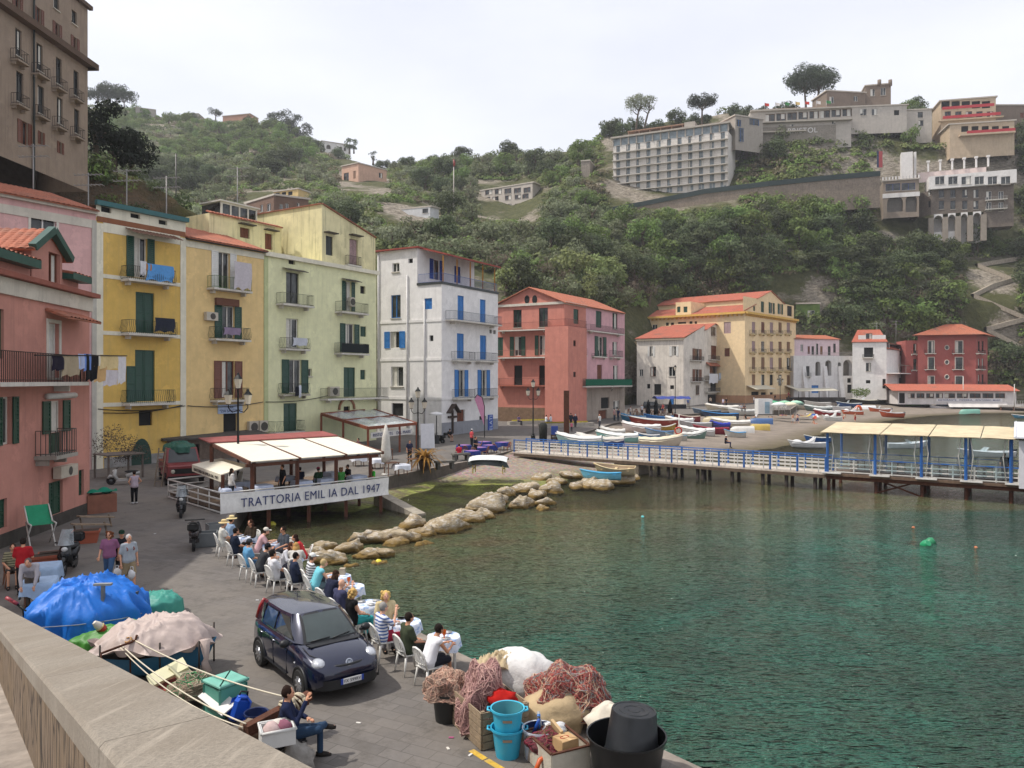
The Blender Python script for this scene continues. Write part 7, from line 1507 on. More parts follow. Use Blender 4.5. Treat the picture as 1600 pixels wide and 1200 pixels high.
t=thing('winch_beam','rusty steel beam wrapped with pale rope at the foot of the parapet','beam',V((a.x,a.y,1.0)));mb=M_(RUST);mb.bar(a,b,.16,.14);mb.bar(a+V((0,-.1,-.1)),b+V((0,-.1,-.1)),.05,.05);mb.bar(a.lerp(b,.25)-V((0,0,.9)),a.lerp(b,.25),.1);mb.bar(a.lerp(b,.72)-V((0,.0,.45)),a.lerp(b,.72),.08);mb.build('girder',t,True)
mb=M_(cloth('b9ad96'));c=a.lerp(b,.7);dd=(b-a).normalized();e=dd.orthogonal().normalized();e2=dd.cross(e)
for k in range(9):
 q=c+dd*(k-4)*.05;mb.tube([q+(e*cos(x)+e2*sin(x))*(.13+.02*sin(k*2.1+x))+dd*.03*sin(x*2+k)for x in[6.2832*i/14 for i in range(15)]],.022,6)
for k in range(3):q=c+dd*(.08*k-.1);mb.tube([q+V((0,-.14,.02)),q+V((.02,-.17,-.25)),q+V((-.03,-.15,-.5-.1*k))],.018,5)
mb.build('rope_coil',t,True)
def rope_thing(label,pts,r=.014,col='cfc6b2',sag=.12):
 P0,P1=V(pts[0]),V(pts[1]);mb=M_(cloth(col));mb.tube([P0.lerp(P1,i/14)-V((0,0,sag*4*(i/14)*(1-i/14)))-P0 for i in range(15)],r,6);o=mb.build('rope');o.location=P0;return tag(o,label,'rope','ropes strung from the parapet frame')
fr0,fr1=Q(158,1021,15.9),Q(211,1001,16.4)
t=thing('rusty_frame','rusty bar frame tied with cord in front of the beige sheet','frame',V((fr1.x,fr1.y,1.)));mb=M_(RUST);mb.tube([fr0,fr1,fr1+V((.04,0,.12))],.025,6);mb.tube([fr1-V((.1,0,0)),V((fr1.x-.1,fr1.y,1.))],.02,6);mb.tube([fr0,V((fr0.x,fr0.y,1.))],.02,6);mb.build('bar',t,True);mb=M_(cloth('b98f5a'));ropes(mb,fr1-V((.12,0,0)),(.09,.06,.07),8,.012,3);mb.build('cord',t,True)
rope_thing('pale rope running from the rusty frame to the rope coil on the beam',(fr1,c+V((0,0,.12))),.014);rope_thing('upper pale rope from the rusty frame down to the lower end of the beam',(fr1-V((.35,0,.05)),a+V((0,0,.1))),.014,'cfc6b2',.16);rope_thing('lower pale rope from the rusty frame down to the lower end of the beam',(fr1-V((.38,0,.08)),a+V((-.05,0,.04))),.012,'cfc6b2',.24)
t=thing('crate','white plastic crate full of rags beside the sitter in the navy jacket','crate',Q(433,1160,12.6),rad(25));WP=plast('c9c9c6',.5);mb=M_(WP);mb.box((0,0,.02),(.5,.4,.03))
for x in(-.25,.25):mb.box((x,0,.14),(.03,.42,.26))
for y in(-.2,.2):mb.box((0,y,.14),(.53,.03,.26))
mb.tube([(-.27,-.22,.27),(.27,-.22,.27),(.27,.22,.27),(-.27,.22,.27),(-.27,-.22,.27)],.025,6);mb.build('body',t)
for k,(x,y,cc_)in enumerate(((-.08,-.05,'b9a3a0'),(.1,.05,'8a5a6a'),(.02,.1,'c9c3bb'))):mb=M_(cloth(cc_));mb.ball((x,y,.2),(.15,.12,.13),12,8,.35,k+2);o=mb.build('rag');o.parent=None;o.location=t.location+V((0,0,.02));tag(o,['pinkish rag in the white crate','purple rag in the white crate','cream rag in the white crate'][k],'cloth')
for k,(x,y,cc_,s,lb)in enumerate(((425,1196,'3a3a38',.34,'black bin bag under the white crate'),(462,1205,'8a8680',.32,'grey sack below the black folding chair'),(395,1165,'6d5a48',.3,'brown heap of old rope against the parapet'))):
 mb=M_(mat(cc_,.6,.25,4,.6,9,0,0,None,'sacking'));mb.ball((0,0,s*.7),(s,s*.8,s*.8),18,12,.45,k*3);o=mb.build('sack');o.location=P(x,y);tag(o,lb,'sack')
for k,(x,y)in enumerate(((17,940),(24,944))):
 t=thing('oar',['upper red handled oar leaning at the left end of the parapet','lower red handled oar leaning at the left end of the parapet'][k],'oar',Q(x,y,19.));mb=M_(plast('8a2a34'));mb.tube([(-.12,0,.1),(.06,0,-.0)],.045,8);mb.build('grip',t);mb=M_(metal('2a2c2a'));mb.tube([(.06,0,0),(.3,0,-.2),(.36,0,-.9)],.02,6);mb.build('shaft',t)
p=P(700,1124);tub('net_tub','black tub overflowing with pale pink net at the end of the white chairs',p,.24,.3,.55,'1c1e1e');net_heap('pale pink net heap piled in the black tub beside the white chairs',p+V((0,.03,.55)),(.36,.33,.36),'a08272','b59a8a','c9b09a',('b08a7a','c4a894'),7,70)
c0,c1=P(707,1131),P(752,1174);uu=(c1-c0).normalized();vv=V((-uu.y,uu.x,0));WD=mat('8f7d66',.85,.3,6,.4,25,0,.5,'4a3c2e','crate_wood')
t=thing('wooden_crate','tall weathered wooden slatted crate holding nets','crate',c0,math.atan2(uu.y,uu.x));Lc,Wc,Hc=(c1-c0).length,.95,.66
for k in range(5):
 z=.075+k*.133
 for(s,e)in(((0,0),(Lc,0)),((0,Wc),(Lc,Wc)),((0,0),(0,Wc)),((Lc,0),(Lc,Wc))):
  mb=M_(WD);ln=s[0]!=e[0];a_,b_=V((s[0],s[1],z)),V((e[0],e[1],z))
  if not ln:a_+=V((0,.02,0));b_-=V((0,.02,0))
  mb.bar(a_,b_,.025,.112+R.uniform(-.008,.008));mb.build('slat',t)
for x in(.04,Lc-.04):
 for y in(.05,Wc-.05):mb=M_(WD);mb.box((x,y,Hc/2),(.06,.06,Hc+.03));mb.build('corner_post',t)
cc0=c0+uu*Lc*.5+vv*Wc*.5
net_heap('tall dusty pink net heap rising out of the wooden crate',cc0+V((-.12,.12,.35)),(.44,.4,.8),'a87a76','b98c88','d0aaa0',('b08a86','c9a49a'),12,80)
mb=M_(cloth('a8201c'));mb.ball((0,0,0),(.26,.2,.17),16,10,.5,4);o=mb.build('red_bag');o.location=c0+uu*Lc*.72+vv*.6+V((0,0,.68));tag(o,'bright red cloth bag on the nets in the wooden crate','bag')
mb=M_(mat('cfcdca',.7,.06,2,.7,5,0,0,None,'white_sack'));mb.ball((0,0,0),(.72,.5,.52),24,16,.22,6);o=mb.build('white_sack');o.location=V((.22,15.6,1.5));o.rotation_euler=(0,rad(12),rad(-15));tag(o,'big bulging white sack behind the wooden crate','sack')
tarp('canvas','beige canvas thrown over the white sack',V((-.28,15.45,1.62)),.85,.6,.36,.2,cloth('b3a284'),3,.15,(),.045,60,None,.08)['category']='canvas'
p=P(890,1138);mb=M_(mat('b09a78',.9,.15,2,.6,6,0,.2,None,'hessian'));mb.ball((0,0,.28),(.66,.5,.42),24,14,.25,9);o=mb.build('hessian_sack');o.location=p+V((-.3,.02,0));tag(o,'large tan sack under the red net heap','sack')
net_heap('big heap of reddish net and rope on the tan sack',p+V((-.05,.3,.34)),(.68,.55,.68),'8f4a44','a8665c','c79a86',('b3695f','9a4a48','c9ab92','8d8a88'),21,210)
mb=M_(mat('c9c0b0',.8,.1,3,.5,8));mb.ball((0,0,.25),(.4,.3,.36),16,12,.4,13);o=mb.build('white_net_bag');o.location=V((1.72,13.6,1.15));tag(o,'pale mesh bag between the red net heap and the black tub','bag')
p=P(793,1180);tub('basin','turquoise blue basin at the bottom of the stack of two',p,.2,.275,.5,'2f9fc0',.35,True,None,None,'basin','turquoise basins');tub('basin','turquoise blue basin stacked on top beside the wooden crate',p+V((0,0,.33)),.2,.275,.5,'38abc9',.35,True,None,'4a8a94','basin','turquoise basins')
for z in(.36,.69):mb=M_(mat('8d7a66',.8));mb.box((0,0,0),(.16,.012,.04));o=mb.build('basin_tag');o.location=p+V((0,-.265,z));tag(o,'brown paper label on the %s turquoise basin'%('lower' if z<.5 else 'upper'),'label','labels on the turquoise basins')
p=P(842,1182);tub('bucket','white bucket smeared with blue paint behind the rusty box',p,.24,.27,.5,'b9bcc4',.5,False,None,'1a2a5a')
for k in range(4):mb=M_(plast(['1a4a9a','20262c','2a6ab0','9a9a98'][k],.4));mb.tube([(0,0,0),(.1-.05*k,.08*k-.1,.3)],.03,7);o=mb.build('tool');o.location=p+V((.05*k-.1,.03*k,.38));tag(o,['blue','black','bright blue','grey'][k]+' tool handle standing in the white bucket','tool')
f0=V((.64,12.39,1.0));ul=V((-.42,.86,0)).normalized();ur=V((.63,.31,0)).normalized();RW_=mat('b9b3a4',.7,.15,3,.3,20,.1,.9,'8a4a1e','rusty_white_metal')
t=thing('metal_box','rusty white open metal box holding net scraps and cartons','box',f0);mb=M_(RW_)
c4=[f0,f0+ur*.72,f0+ur*.72+ul*.95,f0+ul*.95]
for a_,b_ in zip(c4,c4[1:]+c4[:1]):mb.bar(a_+V((0,0,.23)),b_+V((0,0,.23)),.025,.44)
mb.hexa([p_+V((0,0,.05))for p_ in c4],[p_+V((0,0,.08))for p_ in c4]);mb.build('body',t,True);mb=M_(RUST)
for a_,b_ in zip(c4,c4[1:]+c4[:1]):mb.bar(a_+V((0,0,.46)),b_+V((0,0,.46)),.045,.025)
mb.build('rim',t,True)
net_heap('purplish red net scraps in the rusty white box',f0+ul*.62+ur*.3+V((0,0,.28)),(.3,.26,.26),'6d3040','8a4a4c','a8867a',('8a3a4a','6a5a44'),31,40)
def carton(label,c,sz,rz,M=None):
 t=thing('carton',label,'carton',c,rz);mb=M_(mat('b08f66',.85,.1,4));bevel_box(mb,(0,0,sz[2]/2),sz,.008);mb.build('box',t)
 mb=M_(mat('c0a177',.8,.1));mb.box((0,0,sz[2]+.002),(.06,sz[1],.004));mb.build('tape',t);
 if M:t.rotation_euler=M
 return t
pc=f0+ur*.4+ul*.25;t=carton('brown cardboard carton on top of the rusty white box',pc+V((0,0,.36)),(.34,.3,.2),math.atan2(ur.y,ur.x)+.1)
mb=M_(cloth('b03a34'));mb.tube([(.08*cos(x)-.02,.04*sin(x),.203)for x in[6.2832*i/14 for i in range(15)]],.006,4);mb.build('red_print',t)
slab('flat_carton','flattened pale cardboard piece standing against the brown carton','carton',pc+ul*.3+V((0,0,.52)),(.05,.3,.3),0,mat('b89c74',.85),(rad(20),rad(-12),rad(30)))
mb=M_(cloth('d0d0d0'));mb.ball((0,0,0),(.2,.14,.1),14,9,.5,8);o=mb.build('white_rag');o.location=f0+ul*.72+ur*.45+V((0,0,.5));tag(o,'white crumpled paper in the rusty white box','paper')
mb=M_(paint('b8501e'));mb.tube([(0,0,0),(.12,.1,.25),(.3,.2,.3)],.04,8);o=mb.build('barrow_leg');o.location=f0+V((-.3,.15,0));tag(o,'orange tube leg sticking out under the rusty white box','tube')
p=V((1.87,12.55,1.0));tub('black_tub','very large round black tub at the quay edge in the foreground',p,.52,.63,.72,'111214',.35)
t=thing('inverted_bucket','black bucket turned upside down inside the very large black tub','bucket',p+V((.1,.12,.36)),.4);t.rotation_euler=(0,rad(4),.3);mb=M_(mat('1d2024',.45,.3,5,.1,30,0,.35,'4a4844','worn_black_plastic'));mb.lathe([(.46,0),(.44,.03),(.37,.68),(.36,.7),(.33,.7),(.325,.69),(.25,.69),(.245,.7),(.17,.7),(.165,.69),(.1,.69),(.095,.7),(0,.7)],n=36);mb.build('body',t)
mb=M_(mat('c9a33a',.8,.3,9,.2,30,0,.6,'86807a','yellow_paint'))
for(x0,y0,x1,y1)in((736,1172,758,1186),(760,1187,790,1205),(768,1166,784,1160)):a_,b_=P(x0,y0,1.006),P(x1,y1,1.006);w_=(b_-a_).normalized().cross(V((0,0,1)))*.06;mb.quad(a_-w_,b_-w_,b_+w_,a_+w_)
tag(mb.build('yellow_line'),'worn yellow line painted on the quay paving',None,None,'structure')
for k,(x,y,cc_)in enumerate(((705,1153,'a8507a'),(735,1180,'d3d0cc'),(700,1170,'cfcac0'),(402,938,'d8d8d8'),(242,834,'c9c9c6'),(720,1146,'c9bfae'),(560,1130,'d0ccc4'))):
 mb=M_(mat(cc_,.8));mb.box((0,0,.008),(.09,.04,.014),k);o=mb.build('litter');o.location=P(x,y,1.003);tag(o,'small scrap of litter lying on the quay paving','litter','litter on the quay')
BRW,WHP=wood('5d3422'),paint('c9c6c0')
FL_,FR_=P(345,803),P(605,772);u3=(FR_-FL_).normalized();b3=V((-u3.y,u3.x,0));LP=(FR_-FL_).length;ZD=1.34
def pl(u,b,z):return V((FL_.x,FL_.y,0))+u3*u+b3*b+V((0,0,z))
t=thing('restaurant_platform','wooden restaurant platform on stilts with cream awnings and a lettered banner','platform',pl(0,0,1));mb=M_(wood('6d5a48'));mb.hexa([pl(0,0,ZD-.2),pl(LP,0,ZD-.2),pl(LP,8,ZD-.2),pl(0,7,ZD-.2)],[pl(0,0,ZD),pl(LP,0,ZD),pl(LP,8,ZD),pl(0,7,ZD)]);mb.build('deck',t,True)
for k in range(5):
 for b in(.2,2.5):mb=M_(BRW);mb.bar(pl(.3+k*(LP-.6)/4,b,-1.5),pl(.3+k*(LP-.6)/4,b,ZD-.2),.16);mb.build('stilt',t,True)
zf,zr=3.3,3.85
for u in(1.75,4.2,6.5,LP-.9):
 for b in(.35,5.6):mb=M_(BRW);mb.bar(pl(u,b,ZD),pl(u,b,zf-.05 if b<1 else zr),.17);mb.build('roof_post',t,True)
mb=M_(BRW);mb.bar(pl(1.4,.35,zf-.1),pl(LP-.4,.35,zf-.1),.12,.16);mb.bar(pl(2.,5.6,zr-.1),pl(LP-.4,5.6,zr-.1),.12,.16)
xs=(1.5,4.25,7.0,LP-.2)
for u in xs:mb.bar(pl(u,.1,zf+.06),pl(u+.3,5.8,zr+.08),.12,.16)
mb.build('roof_beams',t,True);CRMA=mat('dcd6c4',.8,.05,2,.1,9,name='cream_awning')
for a,b in zip(xs,xs[1:]):mb=M_(CRMA);mb.hexa([pl(a+.07,.15,zf+.08),pl(b-.07,.15,zf+.08),pl(b+.2,5.6,zr+.1),pl(a+.37,5.6,zr+.1)],[pl(a+.07,.15,zf+.12),pl(b-.07,.15,zf+.12),pl(b+.2,5.6,zr+.14),pl(a+.37,5.6,zr+.14)]);mb.build('awning',t,True)
mb=M_(mat('8d4a44',.8,.2,2));mb.hexa([pl(1.6,5.5,zr+.16),pl(LP,5.5,zr+.16),pl(LP-.2,7.,zr+.36),pl(1.4,6.6,zr+.36)],[pl(1.6,5.5,zr+.22),pl(LP,5.5,zr+.22),pl(LP-.2,7.,zr+.42),pl(1.4,6.6,zr+.42)]);mb.build('red_roof_strip',t,True)
mb=M_(cloth('e2e0dc'));mb.grid(50,6,lambda u,v:pl(-.05+(LP+.1)*u,-.06-.02*sin(u*40)*(1-v)-.03*sin(3*u+5*v),ZD-.36+.98*v-.05*sin(pi*u)));bn=mb.build('banner',t,True)
lettering('TRATTORIA EMIL IA DAL 1947',pl(LP*.52,-.13,ZD+.1),u3,(0,0,1),LP*.84,.44,paint('1f2f66'),bn)
mb=M_(WHP);q0,q1,q2=pl(0,0,0),pl(-.1,7,0),pl(2.2,7.2,0)
for z in(ZD-.28,ZD+.04,ZD+.36,ZD+.68):
 for a,b in((q0,q1),(q1,q2)):mb.tube([a+V((0,0,z)),b+V((0,0,z))],.045,6)
for k in range(6):p=q0.lerp(q1,k/5);mb.tube([p+V((0,0,ZD-.3)),p+V((0,0,ZD+.68))],.035,6)
mb.tube([pl(0,0,ZD+.66),pl(LP,0,ZD+.66)],.04,6);mb.build('white_railing',t,True)
c1,c2,c3,c4=Q(345,743,38.6),Q(391,729,39.9),Q(345,717,43.6),Q(300,727,42.4)
aw=thing('side_awning','small cream awning with a lettered valance at the left of the platform','awning',c1-V((0,0,2)));mb=M_(CRMA);mb.hexa([c1,c2,c3,c4],[p+V((0,0,.05))for p in(c1,c2,c3,c4)]);mb.build('canvas',aw,True);h=V((0,0,.33));mb=M_(CRMA);nn=(c1-c4).cross(V((0,0,1))).normalized();mb.hexa([c4-h,c1-h,c1-h-nn*.02,c4-h-nn*.02],[c4,c1,c1-nn*.02,c4-nn*.02]);vl=mb.build('valance',aw,True)
lettering('TRATTORIA DA EMILIA DAL 1947',(c1+c4)/2-h*.5+nn*.03,c1-c4,(0,0,1),(c1-c4).length*.85,.16,paint('3a3430'),vl)
for p in(c1,c3):mb=M_(BRW);mb.bar(V((p.x,p.y,ZD))+(c2-c1)*.06,p+(c2-c1)*.06,.14);mb.build('post',aw,True)
WT=cloth('b9c2d6')
for k,(u,b)in enumerate(((1.0,1.2),(2.6,1.1),(4.9,1.2),(6.4,1.4),(8.3,1.2),(2.4,3.4),(5.2,3.6),(8.2,3.6))):table_with_cloth(pl(u,b,ZD),'square restaurant table under the cream awnings, '+('front' if b<2 else 'back')+' row place %s from the left'%['one','two','three','four','five','one','two','three'][k],'white cloth on a table under the cream awnings',WT,TSQ,.44,.3,True,'tables on the platform','tablecloths on the platform',math.atan2(u3.y,u3.x),k)
fw=-b3
for lb,u,b,f_,kw in(('person in white with a yellow scarf standing at the left rail of the platform',.9,.9,u3,dict(k='stand',top='c9c6c2',bot='20242e',hair='long',hc='2a201a',sl=2)),('waiter in black standing on the platform below the cream awning',3.6,.8,-u3,dict(k='stand',top='141416',bot='141416',hc='4a3424')),('person in a dark blue shirt seated with back turned on the platform',5.4,2.4,b3,dict(k='sit',top='23263a',bot='2a2a30')),('person in a green shirt seated at the front of the platform',7.0,.75,b3,dict(k='sit',top='3f7d3c',bot='2a3a5a',hair='curly',hc='7d5a3c',sk=1)),('child in bright green at the right end of the platform',9.,.7,-u3,dict(k='sit',top='3fae3c',bot='2a2a2e',sc=.9)),('person in black sitting beside the green shirts on the platform',8.,1.7,-u3,dict(k='sit',top='1a1a1d',bot='2a2a30')),('person in dark green with a pink cap on the platform',6.1,1.6,b3,dict(k='sit',top='24402a',bot='2a2a30',hat='cap',hatc='a83a5a'))):person(lb,pl(u,b,ZD),f_,**kw)
for i in range(2):
 for k in range(4):dup(CH,pl(1.5+.6*i,3.2,ZD+.1+k*.09),2.4,'white plastic chair in one of the two stacks on the platform','stacked white chairs on the platform')
L_,K_,R_,F_=Q(502,647,74),Q(583,640,82.),Q(651,662,71.5),Q(575,669,65.5);RB=wood('7d4128')
t=thing('pergola','reddish wooden pergola with translucent sheets in front of the green house','pergola',V((F_.x,F_.y,1)));mb=M_(RB)
for a,b in((L_,F_),(F_,R_),(R_,K_),(K_,L_),(L_.lerp(F_,.5),K_.lerp(R_,.5))):mb.bar(a,b,.16,.26)
mb.build('beams',t,True)
for p in(L_,F_,R_,F_.lerp(R_,.63),F_.lerp(L_,.5),K_):mb=M_(RB);mb.bar((p.x,p.y,1),p,.17);mb.build('post',t,True)
for a,b,c,d in((L_,F_.lerp(L_,.52),R_.lerp(K_,.52),K_),(F_.lerp(L_,.48),F_,R_,R_.lerp(K_,.48))):mb=M_(clear_mat('pvc_sheet',.8));mb.grid(20,8,lambda u,v:a.lerp(b,v).lerp(d.lerp(c,v),u)+V((0,0,.12-.25*abs(sin(u*9))*.4)));mb.build('roof_sheet',t,True)
mb=M_(WHP);a,b=F_.lerp(R_,.05)-V((0,0,.65)),F_.lerp(R_,.9)-V((0,0,.65));mb.bar(a,b,.04,.5);sg=mb.build('sign',t,True);lettering('RISTORANTE   DEL MARE',(a+b)/2+(b-a).cross(V((0,0,1))).normalized()*.05,b-a,(0,0,1),(b-a).length*.9,.26,NAVY,sg)
def lamp(label,px,py,h,z=1.0,lanterns=3):
 t=thing('street_lamp',label,'street lamp',P(px,py,z),0,'black street lamps');IR,LG=metal('1a1c1c',.5,.5),mat('c9c0ae',.2,.1,4)
 mb=M_(IR);mb.lathe([(.24,0),(.24,.5),(.14,.6),(.16,.7),(.08,.8),(.055,h*.7),(.05,h-.6)],n=10);mb.build('pole',t);k=0
 for(dx,z0)in[(0,h-.55)]+([(-.55,h-1.45),(.55,h-1.45)]if lanterns==3 else[]):
  mb=M_(IR);
  if dx:mb.tube([(0,0,z0-.35),(dx*.6,0,z0-.45),(dx,0,z0-.2),(dx,0,z0)],.03,5)
  mb.lathe([(.26,.52),(.2,.6),(.08,.75),(.05,.85),(0,.9)],(dx,0,z0),6,False);mb.lathe([(.14,0),(.14,-.04)],(dx,0,z0),6,False);mb.mat(LG);mb.lathe([(.13,0),(.24,.52)],(dx,0,z0),6,False);mb.build('lantern',t)
lamp('black street lamp with three lanterns in front of the grey wooden shed',372,775,6.6);lamp('black street lamp with three lanterns beside the pergola and white house',653,716,5.6);lamp('black street lamp with three lanterns at the left end of the pier',833,688,6.3);lamp('single lantern street lamp beside the terracotta pot by the red house',807,658,5.,1.4,1);lamp('three lantern street lamp behind the boats by the pink wing',951,655,6.2,1.4);lamp('tall street lamp in front of the weathered white house',1055,652,8,1.6,1);lamp('tall street lamp in front of the palazzo',1219,632,6.5,2,3)
a,b=P(262,722).xy,P(408,712).xy;f=Fac(a,b);t=house('low grey wooden shed with a dark flat roof in front of the tan house','shed',[(f,[((300,694,312,716),'vk')])],.9,f.uv(340,684)[1],wood('6a5a4e'),back_of(a,b,5),[1,2,3],'shed');zt=f.uv(340,684)[1];mb=M_(mat('4a4642',.9,.4,2,.5,8));mb.hexa([f.pt(-.5,zt,.6),f.pt(f.L+.6,zt,.6),f.pt(f.L+.6,zt,-6),f.pt(-.5,zt,-6)],[f.pt(-.5,zt+.15,.6),f.pt(f.L+.6,zt+.15,.6),f.pt(f.L+.6,zt+.7,-6),f.pt(-.5,zt+.7,-6)]);mb.build('roof',t,True)
sb=M_(WHP);q=f.rect((338,686,353,697));f.box(sb,q[0],q[1],q[2],q[3],.62,.66);sg=sb.build('sign',t,True);lettering('TRATTORIA\nDA EMILIA',f.pt((q[0]+q[2])/2,(q[1]+q[3])/2,.68),(f.u.x,f.u.y,0),(0,0,1),(q[2]-q[0])*.85,(q[3]-q[1])*.6,NAVY,sg)
sb=M_(paint('a9b9d4'));q=FT.rect((340,632,378,646));FT.box(sb,q[0],q[1],q[2],q[3],.01,.08);sg=sb.build('wall_sign',None,loc=FT.pt(q[0],q[1]));tag(sg,'pale blue sign with dark handwriting over the door of the tan house','sign');lettering('BAR\n"ZIA SANTINA"',FT.pt((q[0]+q[2])/2,(q[1]+q[3])/2,.1),(FT.u.x,FT.u.y,0),(0,0,1),(q[2]-q[0])*.88,(q[3]-q[1])*.7,NAVY,sg)
p=P(283,752);hd=V((.5,-.86,0));t=thing('old_van','old red pickup van with a teal tarpaulin roof parked before the yellow house','van',p,math.atan2(hd.y,hd.x));t.scale=(1.25,)*3;VR=paint('741b1c',.4)
mb=M_(VR);mb.hexa([(-2.2,-.85,.35),(1.9,-.85,.35),(1.9,.85,.35),(-2.2,.85,.35)],[(-2.2,-.85,1.0),(1.85,-.82,.95),(1.85,.82,.95),(-2.2,.85,1.0)]);mb.hexa([(-.6,-.82,1.0),(.9,-.8,1.0),(.9,.8,1.0),(-.6,.82,1.0)],[(-.5,-.72,1.75),(.35,-.7,1.75),(.35,.7,1.75),(-.5,.72,1.75)]);mb.hexa([(.9,-.82,.96),(1.85,-.8,.95),(1.85,.8,.95),(.9,.82,.96)],[(.88,-.8,1.06),(1.75,-.76,1.0),(1.75,.76,1.0),(.88,.8,1.06)]);mb.build('body',t)
mb=M_(GLASS);mb.quad((.9,-.7,1.07),(.9,.7,1.07),(.4,.62,1.7),(.4,-.62,1.7));mb.build('windscreen',t);mb=M_(DARK);mb.box((1.87,0,.72),(.03,1.3,.25));mb.box((1.9,0,.42),(.12,1.7,.14));mb.build('grille',t)
for y in(-.6,.6):mb=M_(plast('b9b4a4',.2));mb.ball((1.88,y,.72),(.04,.1,.1),10,6);mb.build('headlight',t)
for x in(-1.4,1.2):
 for y in(-.8,.8):mb=M_(mat('141414',.9));mb.lathe([(.12,-.1),(.31,-.09),(.31,.09),(.12,.1)],(x,y,.31),18,True,Matrix.Rotation(rad(90),3,'X'));mb.build('wheel',t)
tarp('roof_tarpaulin','',None,2.3,1.5,.5,0,tarpm('1a5243','van_tarpaulin'),4,.0,(),.04,60,t);KIDS[t.name][-1].location=(-.55,0,1.5)
mb=M_(mat('6a6058',.9,.4,3));mb.box((-2.2,.3,1.6),(2.4,2.2,.08));
for x in(-3.3,-1.1):mb.bar((x,1.3,.0),(x,1.3,1.6),.1);mb.bar((x,-.7,0),(x,-.7,1.6),.1)
o=mb.build('lean_to');o.location=P(240,742);o.rotation_euler=(0,0,.9);tag(o,'dark lean to shelter with clutter on top beside the old red van','shelter')
mb=M_(wood('7d705f'));
for s in(-.22,.22):mb.bar((s,0,0),(s,.6,2.3),.06)
for k in range(7):mb.bar((-.22,.08+.08*k,.3+.3*k),(.22,.08+.08*k,.3+.3*k),.04)
o=mb.build('ladder');o.location=P(247,760);tag(o,'wooden ladder leaning against the shelter beside the old red van','ladder')
mb=M_(mat('1d3a30',.8));q=FY.rect((205,685,236,735));mb.poly([FY.pt(q[0],.9,.06)]+[FY.pt((q[0]+q[2])/2-(q[2]-q[0])/2*cos(x),q[3]-1.6+1.6*sin(x),.06)for x in[pi*i/10 for i in range(11)]]+[FY.pt(q[2],.9,.06)]);o=mb.build('garage_door',None,loc=FY.pt(q[0],1));tag(o,'dark green arched garage door in the yellow house','door')
for i,(px,py,s)in enumerate(((180,738,1.5),(212,742,1.2))):o=crown_mb(90+i,clumps(91+i,1.1*s,.8*s,1.2*s,12,.5*s),150,.11,LM['brown']).build('shrub');o.location=P(px,py);tag(o,['bigger brownish shrub at the foot of the yellow house','smaller brownish shrub beside the garage door'][i],'shrub')
def scooter(label,px,py,ang,col,screen=True,z=1.0,box=True):
 t=thing('scooter',label,'scooter',P(px,py,z),rad(ang),'parked scooters');B,K=paint(col,.25),mat('131315',.7);M=Matrix.Rotation(rad(90),3,'X')
 for x in(-.62,.66):mb=M_(K);mb.lathe([(.1,-.06),(.26,-.055),(.27,0),(.26,.055),(.1,.06)],(x,0,.27),18,True,M);w=mb.build('wheel',t);mb=M_(metal('8d8f92',.3));mb.lathe([(0,.062),(.12,.05)],(x,0,.27),10,True,M);mb.lathe([(0,-.062),(.12,-.05)],(x,0,.27),10,True,M);mb.build('rim',w)
 mb=M_(B);mb.tube([(-.95,0,.72),(-.6,0,.66),(-.2,0,.5)],[.1,.19,.16],12,flat=.9);mb.bar((-.3,0,.32),(.35,0,.3),.36,.14);mb.tube([(.3,0,.3),(.48,0,.62),(.4,0,.95)],[.2,.24,.16],12,flat=.5);mb.tube([(.5,0,.5),(.72,0,.56),(.85,0,.4)],[.08,.1,.06],8);mb.build('body',t)
 mb=M_(K);mb.ball((-.5,0,.8),(.42,.16,.09),12,8);mb.build('seat',t);mb=M_(K);mb.tube([(.25,-.36,1.05),(.38,0,1.02),(.25,.36,1.05)],.025,6);mb.build('handlebar',t);mb=M_(plast('c9c9c6',.15));mb.ball((.53,0,.86),(.06,.1,.08),10,7);mb.build('headlight',t)
 if screen:mb=M_(clear_mat('scooter_screen',.4));mb.grid(7,6,lambda u,v:V((.5-.22*v-.12*(2*u-1)**2,(u-.5)*(.5-.15*v),.98+.5*v)));mb.build('windscreen',t)
 if box:mb=M_(K);bevel_box(mb,(-.98,0,1.0),(.36,.42,.3),.05);mb.build('top_box',t)
scooter('black scooter with a tall windscreen parked by the salmon pink wall',108,893,-75,'16181a',True);scooter('black scooter with a top box in the middle of the lane by the platform rail',284,806,-70,'1d1f22');scooter('scooter with a red tail light parked at the corner of the platform',304,856,110,'3a3638',False);scooter('white scooter parked by the shrub in front of the yellow house',192,757,200,'b9b9b6',False,1.,False);scooter('black scooter parked by the white sign board near the white house',684,693,150,'17181a',False)
t=thing('camp_bed','folding frame with green canvas standing on end by the salmon pink wall','chair',P(63,852),rad(-48));GC=cloth('2f8a66');mb=M_(GC);mb.grid(8,5,lambda u,v:V((-.75+.75*u,(v-.5)*.8,1.5-.62*u-.08*sin(pi*u))));mb.grid(6,4,lambda u,v:V((.02+.6*u,(v-.5)*.8,.9-.03*sin(3.1*u))));mb.build('canvas',t)
for y in(-.42,.42):
 for a,b in(((-.5,y,0),(.65,y,.92)),((.55,y,0),(-.4,y,.92)),((-.4,y,.9),(.65,y,.92)),((-.75,y,1.5),(0,y,.9))):mb=M_(WHP);mb.tube([a,b],.028,6);mb.build('leg',t)
